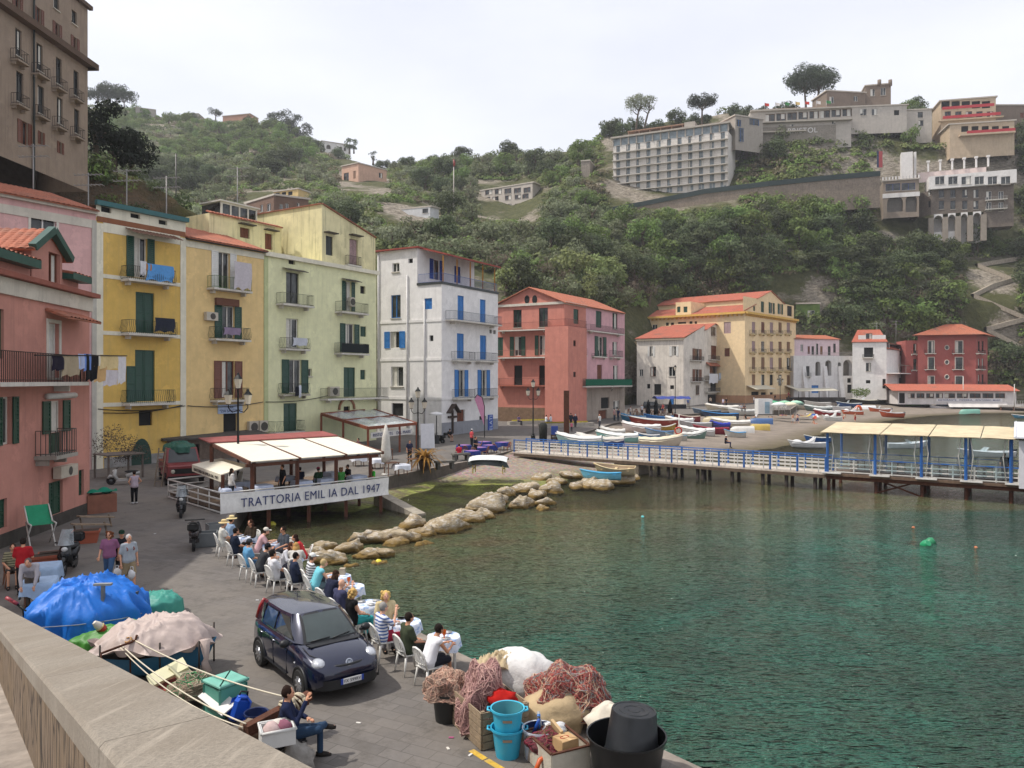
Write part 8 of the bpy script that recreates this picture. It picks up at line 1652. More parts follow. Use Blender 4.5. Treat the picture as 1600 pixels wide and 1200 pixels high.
for i,(px,py,rz)in enumerate(((135,848,.4),(85,885,.5),(68,890,.6))):
 t=thing('planter',['big terracotta trough planter beside the planks','terracotta trough planter behind the black scooter','terracotta trough planter by the blue clothed tables'][i],'planter',P(px,py),rz);mb=M_(mat('9a5038',.8,.15));q=lambda x,y,z:[(-x,-y,z),(x,-y,z),(x,y,z),(-x,y,z)];mb.hexa(q(.38,.2,0),q(.46,.26,.42));mb.hexa(q(.5,.3,.42),q(.5,.3,.5));mb.build('pot',t);mb=M_(mat('3a2c20',.95));mb.box((0,0,.49),(.9,.5,.03));mb.build('soil',t)
def acu(label,f,r,par=None):
 q=f.rect(r);t=thing('air_conditioner',label,'air conditioner',f.pt(q[0],q[1]));mb=M_(paint('b9b0a0'));f.box(mb,q[0],q[1],q[2],q[3],.08,.42);mb.build('casing',t,True);mb=M_(mat('4a4640',.8));c=f.pt((q[0]*.45+q[2]*.55),(q[1]+q[3])/2,.43);rr=(q[3]-q[1])*.38;U=V((f.u.x,f.u.y,0));mb.poly([c+U*rr*cos(x)+V((0,0,rr*sin(x)))for x in[6.2832*i/16 for i in range(16)]]);mb.build('fan_grille',t,True)
acu('air conditioner on the salmon pink wall below the small balcony',FP,(80,727,107,745));acu('cream air conditioner left of the green shutters on the tan house',FT,(318,488,336,501));acu('white air conditioner on the upper right balcony of the green house',FG,(543,465,550,479));acu('grey air conditioner on the long balcony of the green house',FG,(511,604,526,619));acu('left one of two air conditioners over the shed roof',FT,(385,658,399,676));acu('right one of two air conditioners over the shed roof',FT,(401,657,414,675))
def hang(label,f,r,col,o=1.25,wav=6,group='laundry on the balconies'):
 f=Fac(f.pt(0,0,o).xy,f.pt(f.L,0,o).xy);o=0;a,b,c,d=f.rect(r);mb=M_(cloth(col));mb.grid(16,10,lambda u,v:f.pt(a+(c-a)*(u+.04*sin(v*4)),d-(d-b)*v*(1-.12*abs(sin(u*wav))),o+.06*v*sin(u*wav*1.7)));q=mb.build('laundry',None,loc=f.pt(a,d,o));tag(q,label,'laundry',group)
for r,c_,lb in(((81,556,102,580),'221d2c','dark top with a purple mark at the left end of the pink house laundry'),((97,556,126,589),'a3947c','beige trousers on the pink house laundry line'),((122,553,133,578),'a9b4d4','pale blue shirt on the pink house laundry line'),((131,553,143,581),'6a86c4','blue shirt on the pink house laundry line'),((134,554,154,597),'17171a','black dress on the pink house laundry line'),((147,572,167,598),'c4a070','tan sheet on the pink house laundry line'),((161,578,184,604),'c4bec4','white sheet under the cream towel of the pink house laundry'),((156,555,187,578),'cdb88a','cream towel on the pink house laundry line'),((184,557,197,601),'cbc8cc','white sheet at the right end of the pink house laundry')):hang(lb,FP,r,c_,1.3)
mb=M_(metal('1d1a1a'));g_=Fac(FP.pt(0,0,1.3).xy,FP.pt(FP.L,0,1.3).xy);q0,q1=g_.uv(55,555),g_.uv(198,556);mb.bar(g_.pt(q0[0],q0[1]),g_.pt(q1[0],q1[1]),.05);mb.build('laundry_pole',TP,True)
for f,r,c_,lb in((FY,(219,408,229,432),'c9c9cc','white shirt on the top balcony of the yellow house'),(FY,(228,412,238,424),'a8743a','orange brown cloth on the top balcony of the yellow house'),(FY,(229,414,271,441),'5a94cc','light blue sheet on the top balcony of the yellow house'),(FY,(242,497,273,520),'2a2e3a','dark cloth on the middle balcony of the yellow house'),(FT,(366,410,393,455),'bdb6ba','big white sheet on the top balcony of the tan house'),(FT,(350,512,376,524),'8a7a90','small striped laundry on the middle balcony of the tan house'),(FG,(458,528,480,541),'b9bcc4','white patterned laundry on the green house balcony'),(FG,(461,604,468,620),'1d2028','black garment on the lower green house balcony'),(FG,(467,602,471,622),'c9ccd4','white garment on the lower green house balcony'),(FWH,(1108,584,1122,600),'d0d0d4','white laundry on the weathered house balcony'),(FWH,(1123,583,1133,594),'a9b4c4','pale blue laundry on the weathered house balcony')):hang(lb,f,r,c_,1.12)
def antenna(label,px,py,d,h):
 t=thing('tv_antenna',label,'antenna',Q(px,py,d),0,'rooftop antennas');mb=M_(metal('8d8a88',.5,.4));mb.tube([(0,0,-2.5),(0,0,h)],.05,5)
 for k,z in enumerate((h-.2,h-1.)):mb.bar((-1.1,0,z),(1.1,0,z+.1),.05);[mb.bar((-1.+.35*i,-.35,z+.05),(-1.+.35*i,.35,z+.05),.03)for i in range(7)]
 mb.build('mast',t)
for px,py,d,h,lb in((52,287,58,3,'tall antenna on the pale pink roof'),(138,318,60,2.4,'bent antenna at the corner of the pale pink roof'),(198,322,62,3,'antenna over the yellow house attic'),(260,335,64,3.2,'antenna at the right end of the yellow house roof'),(371,330,78,4.5,'thin antenna behind the glass veranda'),(1370,528,200,4,'antenna over the bright white house'),(1400,525,200,4,'antenna between the white and dark red houses')):antenna(lb,px,py,d,h)
for px,y0,y1,d,lb in((275,240,345,110,'dark lamp pole on the cliff road at the upper left'),(1505,588,640,186,'white pole in front of the dark red house'),(1585,600,640,180,'thin pole at the right end of the restaurant')):pole_thing('pole',lb,'pole',Q(px,y1,d),Q(px,y0,d),.1,metal('4a4644' if px<300 else 'b9b6b0',.5,.2))
FW=Fac(B0,C0)
def at(px,py,z=1.):return P(px,py,z)
mb=M_(wood('3a2c24'));a=FW.uv(706,655);w0=a[0];FW.box(mb,w0-.12,1.4,w0+.12,FW.uv(706,641)[1],.04,.2);FW.box(mb,w0-.9,FW.uv(706,653)[1],w0+.9,FW.uv(706,653)[1]+.25,.05,.21);z=FW.uv(706,645)[1]
for s in(-1,1):mb.bar(FW.pt(w0,z+1.,.3),FW.pt(w0+s*1.1,z,.3),.6,.1)
o=mb.build('wall_cross',None,loc=FW.pt(w0,1));tag(o,'dark wooden cross under a little gable roof on the white house','cross')
t=thing('feather_flag','pink feather shaped banner standing by the white house','flag',at(757,686));mb=M_(metal('2a2a2a'));cv=[(0,0,0),(0,0,3.6),(-.25,0,4.6),(-.8,0,4.9),(-1.1,0,4.5)];mb.tube(cv,.045,6);mb.build('pole',t);mb=M_(mat('c98aa8',.9,.15,5));mb.poly([(0,.01,1.4),(0,.01,3.6),(-.25,.01,4.6),(-.8,.01,4.85),(-1.08,.01,4.4)]);mb.poly([(0,-.01,1.4),(-1.08,-.01,4.4),(-.8,-.01,4.85),(-.25,-.01,4.6),(0,-.01,3.6)]);mb.build('banner_cloth',t)
sb=M_(paint('1f4aa0'));q=FW.rect((762,648,769,681));FW.box(sb,q[0],q[1],q[2],q[3],.01,.12);sg=sb.build('wall_sign',None,loc=FW.pt(q[0],q[1]));tag(sg,'upright blue sign with white letters on the white house','sign');lettering('GELATI',FW.pt((q[0]+q[2])/2,(q[1]+q[3])/2,.14),(0,0,1),-V((FW.u.x,FW.u.y,0)),(q[3]-q[1])*.9,(q[2]-q[0])*.6,paint('c9d4e4'),sg)
def parasol(label,px,py,h,col,z=1.):t=thing('closed_parasol',label,'parasol',at(px,py,z),0,'closed parasols');mb=M_(cloth(col));mb.lathe([(.3,h*.25),(.36,h*.4),(.26,h*.75),(.05,h)],n=12);mb.build('canvas',t);mb=M_(WHP);mb.tube([(0,0,0),(0,0,h*.3)],.04,6);mb.lathe([(.3,0),(.3,.08)],n=12);mb.build('stand',t)
parasol('tall closed white parasol at the right end of the platform',603,742,3.5,'c6c2ba');parasol('closed black parasol left of the blue tarpaulin stall',1013,655,3,'17171a',1.5);parasol('closed black parasol in the middle of the blue tarpaulin stall front',1025,656,3.2,'17171a',1.5);parasol('closed black parasol nearest the blue tarpaulin stall',1047,653,3,'17171a',1.5)
t=thing('palm_in_pot','yellowing potted palm on the quay beside the stone bench','plant',at(664,735));mb=M_(mat('3a2c26',.9));mb.lathe([(.35,0),(.5,.7),(.5,.78)],n=14);mb.build('pot',t);mb=M_(leaf_mat('b08a3c','8a7030'))
for k in range(46):a=k*2.4;r=1.5+.4*sin(k);e=.9+.5*sin(k*1.7);pts=[V((cos(a)*r*s,sin(a)*r*s,.8+e*s*1.5-1.5*s*s))for s in(0,.35,.7,1)];sd_=V((-sin(a),cos(a),0))*.13;[mb.quad(p-sd_*(1-.3*i),p+sd_*(1-.3*i),q+sd_*(.8-.35*i),q-sd_*(.8-.35*i))for i,(p,q)in enumerate(zip(pts,pts[1:]))]
mb.build('fronds',t)
for px,py,lb in((695,733,'stone bench beside the potted palm'),(720,720,'stone bench beside the red shirted sitter'),(872,690,'low stone bench by the bins at the pier head'),(890,688,'low stone bench behind the rusty pillar')):t=thing('stone_bench',lb,'bench',at(px,py),.5);mb=M_(stone('6d6a64'));mb.box((0,0,.55),(1.5,.55,.14));mb.build('seat',t);[M_(stone('5d5a56')).box((x,0,.24),(.2,.5,.48)).build('support',t)for x in(-.55,.55)]
for px,py,k in((612,742,0),(648,735,1),(604,718,2),(627,742,3),(590,732,4),(560,728,5)):
 if k in(0,1,2):dup(TSQ,at(px,py),.5,['bare brown wooden table by the closed white parasol','bare brown wooden table left of the potted palm','bare brown wooden table under the pergola edge'][k],'bare wooden tables',1.2)
 else:table_with_cloth(at(px,py),['white clothed table between the bare wooden tables','white clothed table behind the platform roof post','white clothed table seen through the platform'][k-3],'white tablecloth on a table behind the platform',WCLOTH,TSQ,.5,.3,True,'clothed tables behind the platform','white tablecloths behind the platform',.5)
for k,(px,py)in enumerate(((750,712),(765,708),(785,703),(738,718),(757,702),(725,708))):
 table_with_cloth(at(px,py),'table with a dark blue cloth on the terrace, '+['third','fourth','fifth and rightmost','front','rearmost','leftmost'][k]+' of six','dark blue tablecloth with a pinkish top cloth on the terrace',BLC,TSQ,.52,.4,True,'blue clothed tables on the terrace','blue tablecloths on the terrace',.5);o=cloth_mb(cloth('8d6a9a'),.4,.03,True,z=.745).build('top_cloth');o.location=at(px,py);o.rotation_euler=(0,0,.9);tag(o,'pinkish purple top cloth on a blue terrace table','tablecloth','top cloths on the terrace')
for k,(px,py)in enumerate(((742,716),(758,713),(776,708),(793,706),(730,712),(748,704))):dup(CHF,at(px,py),R.uniform(0,6),'brown wooden chair among the blue clothed terrace tables','wooden chairs on the terrace')
for lb,px,py,f_,kw in(('waitress in dark clothes standing among the blue tables',917,0,0,0),):
 person('person in dark clothes serving among the blue clothed tables',at(743,714),(.8,-.5),'serve','20222e','1d2028',1,2,'short','2a1c16')
for lb,px,py,f_,kw in(('person in a red shirt sitting on the stone bench at the terrace',717,719,(-.5,.8),dict(k='sit',top='b8283a',bot='2a2a35')),('person in a red top and white cap by the blue tables',737,698,(.6,.5),dict(k='stand',top='b84a50',bot='22242c',hat='cap',hatc='d3d3d3')),('person in black with a cap sitting by the white house door',703,690,(.5,-.8),dict(k='sit',top='1b1c20',bot='6a5a4c',lg=1,hat='cap',hatc='3a3a3e')),('person in a white shirt on the low wall left by the red house',854,664,(.9,.4),dict(k='sit',top='cfcfd2',bot='8a8a92')),('person in white beside another on the low wall by the red house',860,663,(-.9,.4),dict(k='sit',top='c9c9d0',bot='3a3a4a')),('person sitting on the bench by the terracotta pot',811,664,(.6,-.6),dict(k='sit',top='6a5a78',bot='2a2c3a')),('person in a dark jacket walking left of a pair by the red house',892,666,(.2,1),dict(k='walk',top='23252f',bot='20222a',sl=2)),('white haired person in dark navy walking by the red house',899,668,(.2,1),dict(k='walk',top='262b40',bot='23252e',sl=2,hc='c9c9c9')),('child in pink by the rusty pillar',893,674,(.3,-.9),dict(k='stand',top='c46a80',bot='2a2c3a',sc=.65)),('bald person in a white shirt behind the boats',937,668,(-.6,.6),dict(k='stand',top='c9c9c6',bot='4a4a50',hair='bald')),('person in pink near the blue tables behind the boats',960,657,(.5,-.5),dict(k='stand',top='b08a86',bot='3a4a5a')),('person in navy near the pink person behind the boats',966,657,(-.5,-.5),dict(k='stand',top='2f3a58',bot='3a4a5a')),('person in black with a white cap sitting on the slipway',1135,699,(.8,-.4),dict(k='sit',top='1d1c26',bot='2a2c48',hat='cap',hatc='d3d3d3')),('person by the shop door of the weathered house',1130,636,(-.6,-.4),dict(k='stand',top='b9b4c4',bot='5a4a5a')),('person in black by the shop of the weathered house',1135,635,(-.6,-.4),dict(k='stand',top='17181c',bot='2a2a30')),('person sitting left on the bench at the beach',1158,643,(.1,-1),dict(k='sit',top='b9bcc0',bot='2a2c34')),('person sitting right on the bench at the beach',1163,643,(-.1,-1),dict(k='sit',top='6a5a58',bot='2a2c34')),('person standing inside the pier cafe',0,0,0,0)):
 if f_:d_=P(px,py,1.2);z=max(ground_z(d_.x,d_.y)if d_.x>xb(d_.y)else h_land(d_.y),.2)+.01;p=P(px,py,z);person(lb,p,f_,**kw)
t=thing('trash_bins','dark bin beside a blue bin at the pier head','bin',at(856,690));mb=M_(mat('22241f',.9));mb.lathe([(.4,0),(.45,1.7),(.3,2.)],(-.5,0,0),12);mb.build('dark_bin',t);mb=M_(plast('1f3f8a'));mb.box((.7,0,1.2),(.7,.6,.9));mb.build('blue_bin',t);mb=M_(wood('4a3428'));mb.box((.7,0,.38),(.75,.62,.74));mb.build('stand',t)
mb=M_(RUST);mb.box((0,0,2.7),(.55,.45,5.4));o=mb.build('rusty_pillar');o.location=at(885,690);tag(o,'tall rusty steel pillar standing at the pier head','pillar')
for px,py,w_,lb in((828,668,6.5,'low grey planter wall running beside the red house terrace'),(885,672,8,'white low wall with seated people in front of the red house')):
 t=thing('low_wall',lb,'wall',at(px,py),.45);mb=M_(plaster('a39c92',.7));mb.box((0,0,.45),(w_,.8,.9));mb.build('wall',t);mb=M_(leaf_mat('b5a02e','7d8a2c'));[mb.quad(V((x,y,.92)),V((x+.16,y,1.05)),V((x+.1,y+.16,1.12)),V((x-.05,y+.12,1.)),True)for x,y in[(R.uniform(-w_*.4,w_*.4),R.uniform(-.3,.3))for _ in range(160)]];mb.build('yellow_flowers',t)
t=thing('terracotta_pot','big terracotta pot with a bare shrub by the red house','pot',at(799,658,1.2));mb=M_(mat('a05a40',.8));mb.lathe([(.45,0),(.62,1.2),(.66,1.3),(.5,1.25)],n=14);mb.build('pot',t);m=trunk_mb(2.4,.06,.1,4,6);m.build('shrub',t)
a=P(1030,640,1.7);t=thing('market_stall','stall with a blue tarpaulin roof in front of the weathered white house','stall',a,.15);mb=M_(tarpm('2f3f86','stall_blue'));mb.grid(26,7,lambda u,v:V((-1+7*u,(v-.5)*3,2.2+.5*sin(pi*v)-.12*abs(sin(u*12)))));mb.build('roof',t)
for x in(-.8,2.5,5.8):mb=M_(metal('4a4a4a'));mb.tube([(x,-1.3,0),(x,-1.3,2.2)],.05,5);mb.build('post',t)
mb=M_(mat('3a3a40',.9,.5,1));mb.box((2.5,.3,.5),(6,1.2,1.));mb.build('counter',t)
mb=M_(plast('1f4fa8'));bevel_box(mb,(0,0,.9),(1.6,1.2,1.8),.1);o=mb.build('container');o.location=P(1085,634,1.8);tag(o,'bright blue container beside the blue stall','container')
t=thing('parked_car','black four wheel drive car parked by the weathered white house','car',P(1022,642,1.7),rad(-8));mb=M_(mat('14161a',.3,.1,3,0,1,.3,0,None,'black_car_paint',.8));mb.hexa([(-2.1,-.85,.4),(2.1,-.85,.4),(2.1,.85,.4),(-2.1,.85,.4)],[(-2.1,-.85,1.05),(2.05,-.8,1.),(2.05,.8,1.),(-2.1,.85,1.05)]);mb.hexa([(-2.05,-.8,1.05),(1.,-.8,1.05),(1.,.8,1.05),(-2.05,.8,1.05)],[(-1.9,-.68,1.75),(.4,-.68,1.75),(.4,.68,1.75),(-1.9,.68,1.75)]);mb.build('body',t);mb=M_(GLASS);mb.quad((.98,-.7,1.1),(.98,.7,1.1),(.46,.6,1.7),(.46,-.6,1.7));mb.quad((-1.7,-.79,1.15),(.6,-.79,1.15),(.3,-.7,1.65),(-1.7,-.7,1.65));mb.build('windows',t)
for x in(-1.3,1.3):mb=M_(mat('101010',.9));mb.lathe([(.0,-.1),(.36,-.1),(.36,.1),(0,.1)],(x,-.78,.36),16,True,Matrix.Rotation(rad(90),3,'X'));mb.build('wheel',t)
BLU,DCK=paint('2a62a8'),wood('c4b9ac');pa,pb,pc=P(803,706,1.15),P(1290,739,1.2),P(1640,761,1.2);PU=(pb-pa).normalized();PB=V((-PU.y,PU.x,0));PW=1.9
t=thing('pier','long wooden pier with blue and white railings on dark posts','pier',pa);mb=M_(DCK);mb.hexa([pa-V((0,0,.12)),pb-V((0,0,.12)),pb+PB*PW-V((0,0,.12)),pa+PB*PW-V((0,0,.12))],[pa,pb,pb+PB*PW,pa+PB*PW]);mb.mat(wood('5a4a3c'));mb.bar(pa-V((0,0,.24)),pb-V((0,0,.24)),.12,.22);mb.build('deck',t,True);LPI=(pb-pa).length
for side in(0.03,PW-.03):
 a,b=pa+PB*side,pb+PB*side;mb=M_(BLU);mb.bar(a+V((0,0,1.05)),b+V((0,0,1.05)),.09,.07);mb.mat(WHP)
 for z in(.22,.48,.74):mb.bar(a+V((0,0,z)),b+V((0,0,z)),.035,.07)
 n=28;[mb.bar(a.lerp(b,(k+.5)/n),a.lerp(b,(k+.5)/n)+V((0,0,1.02)),.06)for k in range(n)];rl=mb.build('railing',t,True)
 for k in range(15):q=a.lerp(b,k/14);mb=M_(BLU);mb.bar(q,q+V((0,0,1.1)),.12);mb.build('rail_post',rl,True)
for px in(1015,1042,1052,1088,1096,1142,1190,1227,1272):
 k=(px-CX)/F;s=(pa.x-k*pa.y)/(k*PU.y-PU.x)
 for side in(.25,PW-.3):q=pa+PU*s+PB*side;mb=M_(wood('2f2620'));mb.tube([q-V((0,0,2.6)),q-V((0,0,.12))],.13,7);mb.build('pile',t,True)
q=pa+PU*11.2+PB*.9;mb=M_(stone('6d6458',.8));mb.box((0,0,0),(2.2,1.8,1.6),math.atan2(PU.y,PU.x));mb.v=[v+q-V((0,0,.95))for v in mb.v];mb.build('stone_footing',t,True)
PU2=(pc-pb).normalized();PB2=V((-PU2.y,PU2.x,0));t=thing('pier_cafe','pier pavilion with a bamboo mat roof, blue posts and clear plastic sheets','pavilion',pb);L2=(pc-pb).length;W2=5.2
def pv(u,b,z):return pb+PU2*u+PB2*b+V((0,0,z))
mb=M_(wood('6a5444'));mb.hexa([pv(0,0,-.16),pv(L2,0,-.16),pv(L2,W2,-.16),pv(0,W2,-.16)],[pv(0,0,0),pv(L2,0,0),pv(L2,W2,0),pv(0,W2,0)]);mb.mat(RUST);mb.bar(pv(0,.2,-.3),pv(L2,.2,-.3),.14,.22);mb.build('deck',t,True)
us=[.1,3.05,5.75,8.2,10.55]
for u in us:
 for b in(.1,W2-.1):mb=M_(BLU);mb.bar(pv(u,b,0),pv(u,b,2.75 if b<1 else 3.2),.13);mb.build('post',t,True)
 for b in(.5,2.2,W2-.5):mb=M_(RUST);mb.tube([pv(u,b,-3),pv(u,b,-.16)],.12,7);mb.build('pile',t,True)
mb=M_(RUST);mb.bar(pv(3.,.5,-1.2),pv(5.7,.5,-.2),.1);mb.bar(pv(5.7,.5,-1.2),pv(3.,.5,-.25),.1);mb.build('brace',t,True)
BM=mat('c4b596',.9,.2,1.5,.3,12,0,.25,'9a8a64','bamboo_mat')
for a,b in zip([-.3,3.4,6.2,9.0],[3.4,6.2,9.0,11.8]):mb=M_(BM);mb.grid(14,30,lambda u,v:pv(a+.03+(b-a-.06)*u,-.4+(W2+.5)*v,2.78+.42*v+.015*abs(sin(v*90))+.012*sin(u*9)));mb.grid(3,3,lambda u,v:pv(b-.03-(b-a-.06)*u,-.4+(W2+.5)*v,2.74+.42*v));mb.build('mat_roof',t,True)
CS=clear_mat('clear_curtain',.13)
for a,b in zip(us,us[1:]):mb=M_(CS);mb.grid(16,5,lambda u,v:pv(a+.15+(b-a-.3)*u,.12+.05*sin(u*14),.25+2.45*v));mb.build('clear_sheet',t,True);[M_(WHP).tube([pv(a+.25+(b-a-.5)*x,.05,.2),pv(a+.4+(b-a-.8)*x,.05,1.6),pv(a+.25+(b-a-.5)*x,.05,2.7)],.03,5).build('sheet_edge',t,True)for x in(0,1)]
for b in(.16,W2-.15):
 mb=M_(WHP);[mb.bar(pv(0,b,z),pv(11.4,b,z),.05,.07)for z in(.12,.4,.68)];[mb.bar(pv(.6+1.15*k,b,.05),pv(.6+1.15*k,b,.95),.07)for k in range(10)];mb.mat(BLU);mb.bar(pv(0,b,1.0),pv(11.4,b,1.0),.07);mb.build('railing',t,True)
for k in range(5):mb=M_(WHP);mb.bar(pv(us[k]-.3,-.15,.05),pv(us[k]+.9,-.15,.05),.3,.08);mb.build('white_step',t,True)
person('person in dark clothes standing inside the pier pavilion',pv(10.2,2.,0),(-.6,-.6),'stand','1d1d22','20222a')
for k in range(4):dup(TSQ,pv(1.6+2.5*k,2.6,0),.3,'dark table inside the pier pavilion','tables inside the pier pavilion')
t=thing('pier_hut','white boarded hut with a pale metal roof at the right edge','hut',pv(10.9,-.6,0));mb=M_(paint('c6c4c8',.6));mb.hexa([pv(10.95,-.5,-.15),pv(15,-.5,-.15),pv(15,4.6,-.15),pv(10.95,4.6,-.15)],[pv(10.95,-.5,2.7),pv(15,-.5,2.7),pv(15,4.6,3.3),pv(10.95,4.6,3.3)]);mb.build('wall',t,True);mb=M_(paint('d0d0d6',.4));mb.hexa([pv(10.7,-.9,2.85),pv(15.3,-.9,2.85),pv(15.3,5,3.5),pv(10.7,5,3.5)],[pv(10.7,-.9,2.93),pv(15.3,-.9,2.93),pv(15.3,5,3.58),pv(10.7,5,3.58)]);[mb.bar(pv(10.8+.55*k,-.9,2.95),pv(10.8+.55*k,5,3.6),.05)for k in range(9)];mb.build('metal_roof',t,True);mb=M_(RUST);[mb.tube([pv(u,0,-3),pv(u,0,-.15)],.2,7)for u in(11.4,12.6)];mb.build('pile',t,True)
for i,(x,y,w_,ang,co_,ci,k,cc,lb)in enumerate([(938,701,76,168,'1f3a78','c9c9c9','cover','c4bfb6','navy hulled boat loaded with white sheets nearest the pier'),(965,694,66,168,'7fb0ac','d8d8d4','cover','d3d5d3','big turquoise boat with a white cover above the navy boat'),(905,700,72,165,'8aa8a8','cfcfcf','cover','d0cfcb','low white covered boat at the left end of the row'),(1035,701,68,-12,'b5aa9a','c9c4b8','cover','d3c7ac','boat under a cream sheet with tied corners'),(1003,678,60,165,'c5b8b4','d0cdc8','cover','d0cdcb','white boat with a raised pale bow in the second row'),(1022,668,76,168,'8d3a32','d3d0c9','open','c9a08a','red and white boat with a high red bow'),(1030,661,46,172,'2f72b8','3f86c4','open','3f86c4','bright blue rowing boat behind the red and white boat'),(1045,677,22,0,'9a7a26','d0cdc4','open','c9c4b8','yellow ended boat stern in the second row'),(1032,686,44,168,'7d8a98','5a80a8','open','5a80a8','grey boat with a blue inside'),(1090,684,56,172,'b9b6b4','d3d1cd','cover','d6d4d0','white boat with a boxy white cover in the middle'),(1087,690,42,5,'5f7a70','c9c9c4','cover','c9c9c4','small greenish white boat at the front of the slipway'),(1113,681,56,178,'7d2232','a83040','open','a83040','dark red boat behind the white boxy cover'),(1151,687,34,178,'a8a49c','5aa0d0','open','6ab4dc','small light blue rowing boat at the right of the slipway'),(1127,673,32,178,'3a3a6a','1f2f9a','cover','1f2f9a','boat under a royal blue tarpaulin'),(1087,672,52,172,'a5a3a4','d0d0d0','motor','3a80b8','white motor boat with a blue inside'),(1143,670,60,172,'b9b3a6','d3d0c8','cover','d0cdc6','long white covered boat right of the blue tarpaulin'),(1127,656,56,175,'2f3f58','2f7fbc','open','3f8fcc','blue boat with a mast step at the back of the beach'),(1124,662,54,172,'b5a888','c9bf9f','upturned','c9bf9f','cream upturned boat hull behind the motor boat'),(1129,644,52,178,'b5aa94','cfc9bd','cover','d3cfc6','white covered boat on the highest part of the beach'),(1189,664,40,172,'3a5a88','c9c4b4','upturned','c9c4b4','upturned blue sided boat on the bare beach'),(1188,674,34,172,'b09648','d3c9a0','upturned','d3c9a0','upturned yellow boat hull on the bare beach'),(1279,636,40,172,'c0bdb8','c9c6c0','open','b9b4a8','white rowing boat in front of the arcaded house'),(1280,644,42,172,'5a6a68','b9bcb8','cover','b9bcb8','grey green boat in front of the arcaded house'),(1294,651,40,172,'8a2028','d0cdca','cover','d3d0ce','white topped dark red boat on the far beach'),(1334,650,32,172,'b85a3a','d3d0ce','pedalo','c4552c','orange and white pedal boat with an orange slide'),(1377,646,34,172,'b0532f','d3d3d3','motor','d3d3d3','white motor boat with an orange hull, left of two'),(1396,653,36,172,'a84a2c','d3d3d3','motor','d0d0d0','white motor boat with an orange hull, right of two'),(1328,637,38,175,'2a4a7a','c9d0d0','motor','4a9a8a','blue hulled motor boat with a teal cover'),(1352,632,40,172,'1a1c22','d0cdb8','motor','c9b060','black hulled motor boat by the bright white house'),(1428,635,24,178,'5a9a2c','7ab43c','upturned','7ab43c','lime green kayak hull in front of the restaurant'),(1447,636,20,178,'8ab8a0','a9d0bc','upturned','a9d0bc','pale green kayak hull in front of the restaurant'),(1472,642,32,172,'b9b6b8','d3d3d3','open','a9a9a9','white rowing boat with a red keel line by the restaurant'),(1476,635,24,178,'6a9ac8','7aaad4','upturned','7aaad4','boat under a light blue cover by the restaurant sign'),(1517,647,30,168,'6a9a8a','d3d3d0','upturned','d3d3d0','small white and green upturned boat at the water edge')]):
 p=P(x,y,1.);z=max(.05,ground_z(p.x,p.y));p=P(x,y,z);L=max(2.2,min(7.5,w_/F*p.y/abs(cos(rad(ang)))));boat(lb,p+V((0,.8,0)),L,L*.36 if k!='pedalo' else 1.9,.72+.045*L,rad(ang),co_,ci,k,cc,None,None,'boat',3,0,i)
for x,y,w_,ang,co_,ci,k,cc,lb in((1261,699,58,172,'c9c9c9','d8d8d8','pedalo','d8d8d8','white pedal boat floating left of the pier pavilion'),(1277,690,40,170,'1f4f8a','b9bcb8','open','c9b48a','blue rowing boat floating behind the white pedal boat'),(1418,700,70,4,'c9c9c9','d3d3d3','motor','d0d0d0','white motor boat seen through the pier pavilion'),(1540,714,84,176,'c4c4c4','d3d3d3','motor','d0d0d0','longer white motor boat behind the right end of the pavilion'),(1606,654,44,160,'4a86a8','d3d0cc','open','d0d0d0','white and blue boat moored at the far right')):
 p=P(x,y,0);boat(lb,p-V((0,0,.12)),w_/F*p.y,w_/F*p.y*.32,.62,rad(ang),co_,ci,k,cc)
boat('light blue rowing dinghy pulled up on the breakwater rocks',P(938,750,.45),2.9,1.25,.5,rad(172),'6ab0cc','4aa4cc','open','3f9ac4','4aa8d4',None,'dinghy',2,.08);boat('beige rowing dinghy with yellow seats beside the light blue one',P(960,742,.62),3.0,1.4,.55,rad(165),'b9a888','a08a70','open','cfae5a','c9b48a',None,'dinghy',3,-.1)
p=P(764,739,.72);t=thing('boat_on_trestles','small upturned boat with a white top on trestles on the pebbles','boat',p,rad(-8));mb=MB();hull(mb,3.,1.3,.5,paint('1f2a28'),paint('d3d3d0'));mb.v=[V((v.x,v.y,1.15-v.z))for v in mb.v];mb.f=[f[::-1]for f in mb.f];mb.build('hull',t);mb=M_(mat('d0d2d2',.7));mb.grid(14,8,lambda u,v:V((-1.4+2.8*u,(v-.5)*1.3,1.3-.28*(2*v-1)**2-.15*(2*u-1)**4)));mb.build('white_cover',t);[M_(wood('b09a3a')).bar((x,-.6,.35),(x,.6,.35),.07).bar((x,-.5,0),(x,-.5,.6),.06).bar((x,.5,0),(x,.5,.6),.06).build('trestle',t)for x in(-1.1,1.1)]
